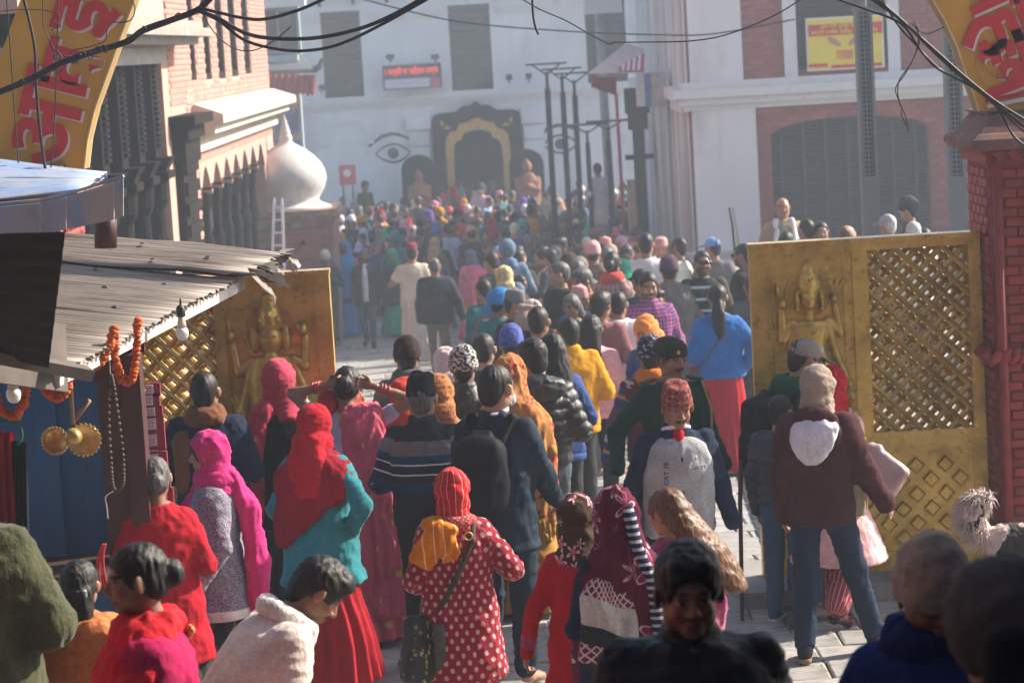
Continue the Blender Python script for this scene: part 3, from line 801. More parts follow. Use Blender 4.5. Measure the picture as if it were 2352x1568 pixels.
k = MB(); p = at(722, 160, Y2 - .6); k.tube([p, p + Vector((.12, 0, .06)), p + Vector((.2, 0, .25))], [.09, .07, .03], 8); wbuild(k, 'corner_finial', M_iron, pv)
A = []; B = []; r2 = random.Random(5)
for i in range(36):
    p = at(590 + i * 135 / 35, 172, Y2 - .7); A.append(p + Vector((0, .05 * math.sin(i * 1.6), 0))); q = at(590 + i * 135 / 35, 216 + r2.uniform(-3, 6), Y2 - .7); B.append(q + Vector((0, .07 * math.sin(i * 1.6 + .4), 0)))
k = MB(); k.strip(A, B, (0, .03, 0)); wbuild(k, 'valance', M_valance, pv)

# ------------------------------------------------------------------ white and red-brick building on the right
Y3 = 42.0
rbld = empty('brick_building', (3.0, Y3, ground(Y3)), 0, 'white and red brick building with a wide arched shutter and stained side wall', 'building')
def f3(px, py): p = at(px, py, Y3); return p.x, p.z
def X3(px): return f3(px, 300)[0]
def Z3(px, py): return f3(px, py)[1]
zc3 = Z3(1900, 200)                       # cornice middle
zg3 = ground(Y3)
# openings in the front
wx0, wx1 = X3(1838), X3(2046); wz0, wz1 = Z3(1940, 156), Z3(1940, -80)
ax0, ax1 = X3(1770), X3(2133); az1 = Z3(1950, 268); azs = Z3(1950, 306); az0 = Z3(1950, 545)
xe = X3(2700)
k = MB(); wall_holes(k, X3(1590), xe, zg3 - .3, Z3(1900, -110), Y3, Y3 + .6, [(wx0, wx1, wz0, wz1), (ax0, ax1, az0, az1)]); wbuild(k, 'wall', M_redmortar, rbld)
# arch head: fill between flat top and segment
def arch(x): t = (x - (ax0 + ax1) / 2) / ((ax1 - ax0) / 2); return azs + (az1 - azs) * math.sqrt(max(0, 1 - t * t * .98))
xs = np.linspace(ax0, ax1, 21); k = MB(); k.strip([(x, Y3 - .003, az1 + .05) for x in xs], [(x, Y3 - .003, arch(x)) for x in xs], (0, .5, 0)); wbuild(k, 'arch_head', M_redmortar, rbld)
k = MB(); k.span((ax0 - .05, Y3 + .35, az0 - .1), (ax1 + .05, Y3 + .45, az1 + .1)); sh_ = wbuild(k, 'shutter', M_shutter, rbld)
n = 34; h = (az1 - az0) / n; k = MB(); k.box((0, 0, 0), (ax1 - ax0, .05, h * .72), Matrix.Rotation(.35, 3, 'X')); sm = k.mesh('slat'); sm.materials.append(M_shutter)
for i in range(n):
    o = link('slat', sm, sh_); o.location = ((ax0 + ax1) / 2 - rbld.location.x, Y3 + .32 - rbld.location.y, az0 + (i + .5) * h - rbld.location.z); o.location = Vector(((ax0 + ax1) / 2, Y3 + .32, az0 + (i + .5) * h)) - rbld.location
    o.matrix_parent_inverse = Matrix.Translation(rbld.location)
k = MB()
for i in range(7): x = ax0 + (i + .5) * (ax1 - ax0) / 7; k.span((x - .02, Y3 + .25, az0), (x + .02, Y3 + .29, az1 - .02))
wbuild(k, 'grille_bar', M_iron, rbld)
k = MB(); k.span((wx0 - .05, Y3 + .3, wz0), (wx1 + .05, Y3 + .36, wz1)); uw = wbuild(k, 'upper_window', M_shutter, rbld)
k = MB(); n = 30; h = (wz1 - wz0) / n
k.box((0, 0, 0), (wx1 - wx0 - .1, .04, h * .7), Matrix.Rotation(.35, 3, 'X')); sm2 = k.mesh('slat'); sm2.materials.append(M_shutter)
for i in range(n):
    o = link('slat', sm2, uw); o.location = Vector(((wx0 + wx1) / 2, Y3 + .27, wz0 + (i + .5) * h)) - rbld.location; o.matrix_parent_inverse = Matrix.Translation(rbld.location)
# white trim: pilasters, strips and cornices
k = MB(); k.span((X3(1590), Y3 - .10, zg3), (X3(1736), Y3 + .2, zc3 - .1)); wbuild(k, 'pilaster', M_plaster, rbld); k = MB(); k.span((X3(1590), Y3 - .10, zc3), (X3(1712), Y3 + .2, Z3(1650, -115))); wbuild(k, 'pilaster', M_plaster, rbld); k = MB()
k.span((X3(1808), Y3 - .05, zc3), (X3(1838), Y3 + .2, Z3(1820, -112))); wbuild(k, 'pilaster', M_plaster, rbld); k = MB(); k.span((X3(2046), Y3 - .05, zc3), (X3(2074), Y3 + .2, Z3(2060, -112)))
wbuild(k, 'pilaster', M_plaster, rbld)
k = MB(); moulding(k, X3(1590), xe, Y3, [(.12, zc3 - .27, zc3 - .18), (.2, zc3 - .179, zc3 - .06), (.30, zc3 - .059, zc3 + .08), (.16, zc3 + .081, zc3 + .2)]); wbuild(k, 'cornice', M_trim, rbld)
zl = Z3(1680, 573); k = MB(); k.span((X3(1590) - .25, Y3 - .35, zg3 - .2), (X3(1745), Y3 - .11, zl)); wbuild(k, 'plinth', M_plaster_stain, rbld)
# side wall with its run of half-columns and pipes
k = MB(); k.span((X3(1590), Y3 + .6, zg3 - .3), (X3(1590) + .5, 57, 5.25)); wbuild(k, 'side_wall', M_plaster_stain, rbld)
for i, yy in enumerate((43.2, 45.2, 47.4, 49.8, 52.4)):
    k = MB(); x = X3(1590); k.tube([(x - .04, yy, zg3), (x - .04, yy, 5.2)], .09, 10); wbuild(k, 'drain_pipe', M_plaster_stain, rbld, True)
k = MB()
for yy in (43.8, 46.3, 48.6, 51): x = X3(1590); k.span((x - .14, yy - .25, zg3), (x + .05, yy + .25, 5.22))
wbuild(k, 'buttress', M_plaster_stain, rbld)
k = MB(); x = X3(1590)
for out, a, b in [(.15, zc3 - .3, zc3 - .1), (.25, zc3 - .099, zc3 + .1)]: k.span((x - out, Y3 + .2, a), (x + .1, 57, b))
wbuild(k, 'side_cornice', M_trim, rbld)
# brick courses: the lower wall, then the upper panel between the white strips
ox = X3(1740)
def over(x, z): # keep bricks out of the arch
    return ax0 - .12 < ox + x < ax1 + .12 and zB + z < arch(min(max(ox + x, ax0), ax1)) + .04 and zB + z > az0 - .1
zB = Z3(1950, 560)
brick_field(rbld, Vector((ox, Y3, zB)) - rbld.location, (1, 0, 0), X3(2240) - ox, zc3 - .28 - zB, M_redbrick, (), L=.23, h=.075, limit=270, pri=lambda q: abs(q[0] - 1.2) * .6 + abs(q[1] - 1.9), skip=over, seed=3)
brick_field(rbld, Vector((X3(1713), Y3, zc3 + .21)) - rbld.location, (1, 0, 0), X3(1807) - X3(1713), 1.5, M_redbrick, (), L=.23, h=.075, limit=30, seed=5)
brick_field(rbld, Vector((X3(2075), Y3, zc3 + .21)) - rbld.location, (1, 0, 0), X3(2200) - X3(2075), 1.5, M_redbrick, (), L=.23, h=.075, limit=0, seed=6)
# poster in the window
ps = empty('yellow_poster', at(1940, 160, Y3), 0, 'yellow and red printed banner hung in the upper window', 'poster')
M_yprint = surf('yellow_print', (.72, .60, .05), .6, var=.06)
k = MB(); panel(k, 1851, 38, 2029, 160, Y3, .02, -.06); wbuild(k, 'sheet', M_white, ps)
k = MB(); panel(k, 1855, 42, 2025, 156, Y3, .01, -.072); wbuild(k, 'yellow_field', M_yprint, ps)
k = MB(); panel(k, 1855, 54, 2025, 80, Y3, .01, -.084); wbuild(k, 'red_band', M_red, ps)
k = MB(); panel(k, 1856, 147, 1900, 155, Y3, .01, -.084); panel(k, 1908, 147, 2024, 154, Y3, .01, -.084); wbuild(k, 'red_strip', M_red, ps)
k = MB(); x0, x1, z0, z1 = panel(k, 1920, 115, 1958, 136, Y3, .012, -.084); wbuild(k, 'printed_box', surf('orange_print', (.66, .25, .04), .6), ps)
M_pskin = surf('printed_skin', (.45, .22, .15), .6)
for px, py, a in ((1915, 96, -.6), (1962, 92, .6)):
    k = MB(); p = at(px, py, Y3); k.prism([(.13 * math.cos(t) * math.cos(a) - .05 * math.sin(t) * math.sin(a), .13 * math.cos(t) * math.sin(a) + .05 * math.sin(t) * math.cos(a)) for t in np.linspace(0, 6.28, 14)[:-1]], (p.x, Y3 - .084, p.z), (1, 0, 0), (0, 0, 1), (0, .01, 0)); wbuild(k, 'printed_hand', M_pskin, ps)
sheet_text('दान गरौं पुण्य कमाऔं', 'poster_lettering', M_yprint, ps, 1935, 60, Y3, .085, 0, .001, .003, -.09, fit=.75)
sheet_text('मन्दिर परिसर क्षेत्र विकास कोष', 'poster_lettering', M_yprint, ps, 1938, 73, Y3, .085, 0, .001, .003, -.09, fit=1.1)

# platform in front of that building
pl = MB(); pl.span((2.95, 27, -1.5), (9, 41.6, -.17)); o = pl.build('stone_platform', M_stone); tag(o, kind='structure')

# ------------------------------------------------------------------ brick building with carved windows on the left
XL = -4.0
lb = empty('carved_window_building', (XL, 33, ground(33)), 0, 'sunlit pink brick building with dark carved wooden windows and cream cornice', 'building')
def LX(px, py): p = onX(px, py, XL); return p.y, p.z
yA = LX(448, 250)[0]; yB = LX(622, 250)[0]; yN = LX(196, 300)[0]; yM = LX(392, 300)[0]
def lspan(mb, y0, y1, z0, z1, o0, o1): mb.span((XL + o0, y0, z0), (XL + o1, y1, z1))
zlo = -1.6; zhi = 7.5
slits = []
for a, b, c in ((440, 453, 185), (473, 488, 183), (503, 520, 181), (533, 549, 176), (563, 578, 170)):
    y0, z0 = LX(a, c); y1, z1 = LX(b, c); slits.append((y0, y1, (z0 + z1) / 2, 5.6))
arcs = []
zcap = np.mean([LX(530, 372)[1]]); ztopa = LX(530, 352)[1]
na = 7
ya0, ya1 = LX(456, 380)[0], LX(606, 345)[0]
for i in range(na):
    y0 = ya0 + (ya1 - ya0) * i / na; y1 = ya0 + (ya1 - ya0) * (i + 1) / na; arcs.append((y0, y1))
# wall pieces (as seen along the street: y runs along the wall)
def lwall(name, y0, y1, z0, z1, holes):
    ys_ = sorted({y0, y1, *[h[0] for h in holes], *[h[1] for h in holes]}); mb = MB()
    for i in range(len(ys_) - 1):
        c = (ys_[i] + ys_[i + 1]) / 2; hs = sorted([(h[2], h[3]) for h in holes if h[0] < c < h[1]]); z = z0
        for a, b in hs:
            if a > z: lspan(mb, ys_[i], ys_[i + 1], z, a, -.5, 0)
            z = max(z, b)
        if z < z1: lspan(mb, ys_[i], ys_[i + 1], z, z1, -.5, 0)
    return wbuild(mb, name, M_pinkmortar, lb)
zac = ztopa
holes = [(a, b, c, d) for a, b, c, d in slits] + [(ya0, ya1, zlo, zcap + .1)]
lwall('wall', LX(396, 300)[0], yB, zlo, zhi, holes)
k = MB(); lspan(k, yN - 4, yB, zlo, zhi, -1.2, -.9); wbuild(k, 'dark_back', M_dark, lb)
k = MB(); lspan(k, yB - .02, yB + .0, zlo, zhi, -6, -.001); wbuild(k, 'end_wall', M_pinkmortar, lb)
for a, b, c, d in slits:
    k = MB(); lspan(k, a - .03, a + .06, c, d, -.2, -.02); lspan(k, b - .06, b + .03, c, d, -.2, -.02); lspan(k, a + .06, b - .06, c, c + .1, -.2, -.02); lspan(k, a, b, c, d, -.4, -.3)
    wbuild(k, 'slit_window', M_wood, lb)
# cornice
zk0, zk1, zk2, zk3 = (LX(535, q)[1] for q in (318, 282, 262, 236))
yC = LX(440, 290)[0]
k = MB()
for o, a, b in ((.10, zk0, zk0 + .18), (.2, zk0 + .181, zk1), (.30, zk1 + .001, zk2), (.42, zk2 + .001, zk2 + .12)): lspan(k, yC, yB + o, a, b, -.1, o)
k.add([(XL + .42, yC, zk2 + .121), (XL + .42, yB + .42, zk2 + .121), (XL + .05, yB + .05, zk3 + .1), (XL + .05, yC, zk3 + .1), (XL - .1, yC, zk2 + .121), (XL - .1, yB + .42, zk2 + .121)], [(0, 1, 2, 3), (0, 3, 4), (1, 5, 2), (2, 5, 4, 3), (0, 4, 5, 1)])
wbuild(k, 'cornice', M_cream, lb)
# arcade columns
def turned_column(x, y, z0, z1, r, par, name='carved_column'):
    H = z1 - z0; mb = MB()
    prof = [(r * 1.3, 0), (r * 1.3, .12), (r * 1.0, .14), (r * 1.05, .3), (r * 1.25, .34), (r * 1.25, .4), (r * .95, .43), (r * .9, H * .45), (r * 1.2, H * .47), (r * 1.2, H * .5), (r * .85, H * .53), (r * .82, H * .72), (r * 1.15, H * .74), (r * 1.2, H * .78), (r * .8, H * .82), (r * .75, H * .9), (r * 1.2, H * .93), (r * 1.35, H)]
    mb.lathe(prof, (x, y, z0), 12); mb.box((x, y, z1 + .04), (r * 3.2, r * 4.6, .09)); mb.box((x, y, z1 + .12), (r * 2.6, r * 2.8, .08))
    return wbuild(mb, name, M_wood, par, False)
for i in range(na):
    y0, y1 = arcs[i]; turned_column(XL - .12, y0 + .12, zlo, zcap - .25, .078, lb)
    # pointed infill between columns
    k = MB(); yc = (y0 + y1) / 2 + .1; A = []; B = []
    for t in np.linspace(0, 1, 9):
        yy = y0 + .05 + (y1 - y0) * t; A.append((XL + .004, yy, zcap + .16)); e = abs(t - .5) * 2; B.append((XL + .004, yy, zcap + .1 - .42 * e ** 1.5))
    k.strip(A, B, (-.3, 0, 0)); wbuild(k, 'arch_infill', M_pinkmortar, lb)
# corner post
yp0, yp1 = LX(398, 380)[0], LX(436, 380)[0]
k = MB(); zt_ = LX(418, 262)[1]
lspan(k, yp0 + .15, yp1 - .15, zlo, zt_ - .6, 0, .10); lspan(k, yp0 + .05, yp1 - .05, zt_ - .6, zt_ - .3, 0, .16); lspan(k, yp0 - .05, yp1 + .05, zt_ - .3, zt_ - .12, 0, .22); lspan(k, yp0 - .15, yp1 + .2, zt_ - .12, zt_, 0, .32)
for i in range(14): lspan(k, yp0 + .2, yp1 - .2, zlo + .3 + i * .26, zlo + .45 + i * .26, .101, .14)
wbuild(k, 'corner_post', M_wood, lb)
# big carved bay on the near part
zb0 = LX(300, 150)[1]; zb1 = LX(300, 112)[1]
yb0, yb1 = yN - 3, LX(388, 300)[0]
k = MB(); lspan(k, yb0, yb1 - .2, zb0, zb1, -.6, .04); wbuild(k, 'lintel', surf('grey_timber', (.30, .27, .24), .75, var=.25, scale=8, bump=.3, stretch=(1, .2, 1)), lb)
k = MB(); lspan(k, yb0, LX(396, 200)[0], zb1 + .002, zhi, -.6, 0); wbuild(k, 'upper_bay_wall', M_pinkmortar, lb)
k = MB(); lspan(k, LX(388, 300)[0] - .25, LX(396, 300)[0], zlo, zb1, -.6, -.004); wbuild(k, 'bay_pier', M_pinkmortar, lb)
for q, oo in ((86, .32), (68, .5), (50, .38)):
    k = MB(); z = LX(340, q)[1]; lspan(k, yb0, LX(396, 200)[0] + .4, z - .1, z, -.3, oo); wbuild(k, 'ledge', surf('roof_ledge%d' % q, (.26, .23, .2), .8, var=.3, scale=6), lb)
ncol = 6
for i in range(ncol):
    yy = yN - 1.0 + (yb1 - .5 - yN + 1.0) * i / (ncol - 1)
    zcapb = LX(300, 366)[1]
    turned_column(XL - .14, yy, zlo, zcapb - .35, .125, lb)
    k = MB(); lspan(k, yy - .22, yy + .22, zcapb - .1, zb0, -.32, -.08)
    for j in range(16):
        z = zcapb + (zb0 - zcapb) * (j + .3) / 16; lspan(k, yy - .1, yy + .1, z, z + (zb0 - zcapb) / 16 * .6, -.08, -.035)
    k.add([(XL - .3, yy - .25, zcapb - .1), (XL + .1, yy - .25, zcapb - .1), (XL + .1, yy + .25, zcapb - .1), (XL - .3, yy + .25, zcapb - .1), (XL - .3, yy - .15, zcapb - .36), (XL - .05, yy - .15, zcapb - .36), (XL - .05, yy + .15, zcapb - .36), (XL - .3, yy + .15, zcapb - .36)], [(0, 1, 2, 3), (4, 7, 6, 5), (0, 4, 5, 1), (1, 5, 6, 2), (2, 6, 7, 3), (3, 7, 4, 0)])
    wbuild(k, 'carved_strut', M_wood, lb)
    k = MB(); lspan(k, yy + .27, yy + .33, zcapb - .2, zb0, -.3, -.10); wbuild(k, 'bead_strip', surf('bead_strip', (.28, .15, .12), .7), lb)
# bricks on the sunlit wall
W_ = yB - LX(396, 300)[0]; O_ = Vector((XL, LX(396, 300)[0], zk3 + .12)) - lb.location
hol = [(a - O_.y - lb.location.y, b - O_.y - lb.location.y, c - O_.z - lb.location.z, d - O_.z - lb.location.z) for a, b, c, d in slits]
brick_field(lb, O_, (0, 1, 0), W_, 2.6, M_pinkbrick, hol, L=.22, h=.07, limit=200, seed=11, pri=lambda q: q[1])
zz0 = zcap + .17
brick_field(lb, Vector((XL, ya0, zz0)) - lb.location, (0, 1, 0), yB - ya0, zk0 - zz0 - .01, M_pinkbrick, (), L=.22, h=.07, limit=60, seed=12)
brick_field(lb, Vector((XL, LX(396, 300)[0], zlo + .5)) - lb.location, (0, 1, 0), yp0 - LX(396, 300)[0], 4.4, M_pinkbrick, (), L=.22, h=.07, limit=10, seed=13)
brick_field(lb, Vector((XL, yp1 + .02, zlo + .5)) - lb.location, (0, 1, 0), ya0 - yp1 - .04, 4.2, M_pinkbrick, (), L=.22, h=.07, limit=20, seed=14)

# ------------------------------------------------------------------ domed pillar
Y4 = 43.5; s4 = F / Y4; px_ = at(668, 500, Y4).x
dm = empty('domed_pillar', (px_, Y4, ground(Y4)), 0, 'broad brick pillar carrying a whitewashed onion dome with a stepped finial', 'pillar')
zt4 = at(715, 500, Y4).z - dm.location.z; hw = 103 / s4
k = MB(); k.span((-hw, -hw, 0), (hw, hw, zt4 - .1)); k.build('shaft', surf('pillar_mortar', (.3, .15, .13), .9), dm)
k = MB()
for e, a, b in ((.02, zt4 - .1, zt4 - .02), (.06, zt4 - .019, zt4 + .06), (.11, zt4 + .061, zt4 + .12), (.07, zt4 + .121, zt4 + .18)): k.span((-hw - e, -hw - e, a), (hw + e, hw + e, b))
k.build('cap_moulding', surf('worn_cap', (.30, .17, .14), .85, var=.3, scale=8, bump=.4, dirt=(.5, .48, .45), dscale=6), dm)
z0 = zt4 + .18
prof = [(x * .93 / s4, (478 - y) * 1.03 / s4) for x, y in ((104, 478), (92, 472), (76, 466), (72, 460), (78, 450), (88, 436), (95, 414), (92, 396), (82, 378), (66, 362), (50, 350), (34, 341), (20, 334), (15, 327), (17, 322), (15, 316), (12, 312), (13.5, 307), (11, 304), (9, 300), (10, 296), (7.5, 293), (6, 290), (7, 286), (4.5, 282), (2.5, 276), (.4, 268))]
k = MB(); k.lathe(prof, (0, 0, z0), 40); k.build('onion_dome', surf('whitewash', (.56, .55, .52), .8, var=.08, scale=3, bump=.25, bscale=14, dirt=(.33, .28, .24), dscale=3, dth=(.55, .75)), dm, True)
brick_field(dm, (-hw, -hw, .1), (1, 0, 0), hw * 2, zt4 - .25, surf('pillar_brick', (.38, .15, .12), .85, var=.2, rnd=.2, bump=.3), (), L=.24, h=.075, limit=160, seed=21, pri=lambda q: -q[0])
# ladder leaning by it
ldr = empty('aluminium_ladder', at(640, 640, 31), 0, 'pale aluminium ladder leaning beside the domed pillar', 'ladder'); M_alu = surf('aluminium', (.75, .76, .76), .3, metal=.6, var=.05)
a0, a1 = at(622, 720, 31), at(630, 456, 31.6); b0, b1 = at(655, 720, 31), at(648, 456, 31.6)
for p, q in ((a0, a1), (b0, b1)): k = MB(); k.bar(p, q, .03, .06, (0, 1, 0)); wbuild(k, 'rail', M_alu, ldr)
for i in range(9): k = MB(); t = (i + .3) / 9; k.bar(a0.lerp(a1, t), b0.lerp(b1, t), .025, .03, (0, 1, 0)); wbuild(k, 'rung', M_alu, ldr)

# ------------------------------------------------------------------ street furniture between the buildings
def lamp_post(pxt, pyt, pxb, Y, wd, label, zbase=None):
    t = at(pxt, pyt, Y); zb = ground(Y) if zbase is None else zbase; b = Vector((t.x + .02, Y, zb)); e = empty('lamp_post', b, 0, label, 'lamp post', 'slim dark lamp posts before the temple front')
    H = t.z - zb; k = MB(); k.box((0, 0, H * .45), (wd, wd, H * .9)); k.box((0, 0, .1), (wd * 1.8, wd * 1.8, .2)); k.build('post', M_iron, e)
    k = MB(); k.tube([(0, 0, H * .9), (0, 0, H * .97)], wd * .3); k.build('neck', M_iron, e)
    for s in (-1, 1): k = MB(); k.bar((0, 0, H * .955), (s * .27, 0, H), .03, .04, (0, 1, 0)); k.build('arm', M_iron, e)
    k = MB(); k.box((0, 0, H + .015), (.8, .3, .035)); k.build('lamp_plate', M_iron, e)
lamp_post(1252, 149, 1275, 50, .11, 'tallest and leftmost of the three slim dark lamp posts')
lamp_post(1287, 160, 1300, 51, .11, 'middle one of the three slim dark lamp posts')
lamp_post(1315, 170, 1330, 52, .11, 'shortest and rightmost of the three slim dark lamp posts')
lamp_post(1345, 288, 1345, 49, .09, 'low thin lamp post in front of the right painted eye')
lamp_post(1392, 280, 1400, 48, .09, 'low thin lamp post beside the grey utility pole')
def lamp_pillar(px, pyt, Y, label, zb):
    t = at(px, pyt, Y); e = empty('solar_lamp_pillar', (t.x, Y, zb), 0, label, 'lamp pillar', 'grey lamp pillars with barred fronts'); H = t.z - zb
    hb = at(px + 15, 405, Y).z - zb
    k = MB(); k.box((0, 0, hb / 2), (.20, .2, hb)); k.build('base_casing', M_greysteel, e)
    for s in (-1, 1): k = MB(); k.span((s * .08 - .018, -.09, hb + .002), (s * .08 + .018, .09, H)); k.build('side_rail', M_greysteel, e)
    k = MB(); k.span((-.06, -.02, hb + .002), (.06, .04, H)); k.build('dark_core', M_dark, e)
    k = MB(); k.box((0, 0, 0), (.124, .012, .016)); bm_ = k.mesh('grille_bar'); bm_.materials.append(M_greysteel)
    n = int((H - hb) / .055)
    for i in range(n): o = link('grille_bar', bm_, e); o.location = (0, -.06, hb + .03 + i * .055)
    k = MB(); k.span((-.008, -.052, hb), (.008, -.042, H)); k.span((-.045, -.052, hb), (-.037, -.042, H)); k.span((.037, -.052, hb), (.045, -.042, H)); k.build('grille_rod', M_greysteel, e)
    k = MB(); k.box((0, 0, H + .03), (.22, .2, .06)); k.tube([(0, 0, H + .06), (0, 0, H + .3)], .05); k.build('cap', M_greysteel, e)
lamp_pillar(1981, 28, 30, 'grey barred lamp pillar standing before the yellow poster', -.17)
lamp_pillar(2183, 36, 29, 'grey barred lamp pillar nearest the red gate pillar', -.17)
# utility pole, awning, light box, dark column
e = empty('utility_pole', (at(1403, 420, 53).x, 53, ground(53)), 0, 'pale concrete utility pole with a box near its top', 'pole')
k = MB(); k.tube([(-.0, 0, 0), (-.12, 0, 9)], [.1, .08], 12); k.build('shaft', surf('concrete', (.36, .37, .37), .85), e, True)
k = MB(); t = at(1385, 8, 52.6) - e.location; k.box(t, (.75, .4, .42)); k.build('meter_box', M_plaster, e)
aw = empty('shop_awning', at(1420, 215, 46), 0, 'faded pink and white awning with a red fringe beside the white wall', 'awning')
k = MB(); A = []; B = []
for i in range(25):
    t = i / 24; A.append(at(1352 + 128 * t, 170 - 2 * t, 46.0 + .0)); B.append(at(1440 + 40 * t, 100 + 16 * t + 0, 48.2))
k.strip(A, B, (0, 0, .02)); wbuild(k, 'canopy', M_canvas, aw)
A = []; B = []
for i in range(30):
    t = i / 29; p = at(1356 + 60 * t, 176 + 2 * t, 46 + .05 * math.sin(i * 1.7)); A.append(p); B.append(at(1358 + 58 * t, 200 + 20 * t + 3 * math.sin(i * 1.7), 46 + .08 * math.sin(i * 1.7)))
k = MB(); k.strip(A, B, (0, .02, 0)); wbuild(k, 'fringe', M_valance, aw)
for i in range(9):
    k = MB(); t = i / 9; a = at(1425 + 55 * t, 167 - 2 * t, 45.98); b = at(1428 + 55 * t, 160 - 30 * t - 4, 46.6); k.bar(a + Vector((0, 0, .03)), b + Vector((0, 0, .04)), .06, .012, (0, -.5, 1)); wbuild(k, 'stripe', M_white if i % 2 else M_valance, aw)
k = MB(); p = at(1415, 215, 46.1); k.tube([p, (p.x + .03, p.y, ground(46))], .03, 8); wbuild(k, 'red_pole', M_valance, aw, True)
lbx = empty('light_box_sign', at(1497, 245, 45), 0, 'boxy blue white and grey light sign on the dark shrine column', 'sign')
k = MB(); panel(k, 1462, 168, 1481, 245, 45, .25); wbuild(k, 'white_face', M_plaster, lbx); k = MB(); panel(k, 1482, 168, 1494, 246, 44.98, .27); wbuild(k, 'blue_stripe', surf('blue_sign', (.06, .12, .42), .5), lbx)
k = MB(); panel(k, 1495, 165, 1531, 247, 44.96, .28); wbuild(k, 'grey_face', surf('grey_sign', (.34, .34, .34), .6), lbx)
dk = empty('shrine_column', (at(1472, 420, 45.5).x, 45.5, ground(45.5)), 0, 'tall dark carved column standing against the white side wall', 'column')
zk = at(1472, 205, 45.5).z - dk.location.z
k = MB(); k.box((0, 0, zk / 2), (.2, .3, zk)); k.build('shaft', M_wood, dk)
k = MB(); k.box((0, 0, zk * .86), (.34, .4, .3)); k.box((0, 0, zk - .2), (.42, .5, .45)); k.box((0, 0, zk * .7), (.5, .3, .08)); k.build('capital', M_wood, dk)
k = MB(); k.box((-.18, 0, zk * .3), (.14, .25, zk * .6)); k.build('side_board', surf('tan_board', (.35, .28, .2), .7), dk)
for px, qx, lab in ((1675, 1690, 'dark bamboo pole leaning on the white wall'), (1683, 1700, 'pale bamboo pole leaning on the white wall')):
    k = MB(); k.tube([at(px, 478, 40.5), at((px + qx) / 2, 520, 40.2), at(qx, 600, 39.8)], [.016, .018, .02], 8)
    o = k.build('bamboo_pole', M_wood if px < 1680 else surf('bamboo', (.35, .3, .2), .6), None, True); tag(o, lab, 'pole')

# ------------------------------------------------------------------ gate
YG = 15.3; SG = F / YG
gs = MB(); gs.span((1.3, YG - .45, -.1), (3.4, YG + .5, .10)); o = gs.build('gate_step', M_stone); tag(o, 'pale stone sill under the right brass gate leaf', 'step')
gs = MB(); gs.span((-3.2, YG - .3, -.1), (-1.05, YG + .5, .08)); o = gs.build('gate_step', M_stone); tag(o, 'pale stone sill under the left brass gate leaf', 'step')
def diamond(par, x, z, s, y=-.058):
    mb = MB(); c = Vector((x, y, z))
    P = [(-s, 0), (0, -s), (s, 0), (0, s)]; q = .72
    vs = [c + Vector((a, .006, b)) for a, b in P] + [c + Vector((a * .92, -.014, b * .92)) for a, b in P] + [c + Vector((a * q, -.004, b * q)) for a, b in P]
    fs = [[8, 9, 10, 11]]
    for i in range(4):
        n = (i + 1) % 4; fs += [[i, n, 4 + n, 4 + i], [4 + i, 4 + n, 8 + n, 8 + i]]
    mb.add(vs, fs); return mb
def clipseg(x0, z0, dx, dz, a0, a1, b0, b1):
    t0, t1 = -1e9, 1e9
    for p, d, lo_, hi_ in ((x0, dx, a0, a1), (z0, dz, b0, b1)):
        u, v = (lo_ - p) / d, (hi_ - p) / d; t0 = max(t0, min(u, v)); t1 = min(t1, max(u, v))
    return (t0, t1) if t1 - t0 > .05 else None
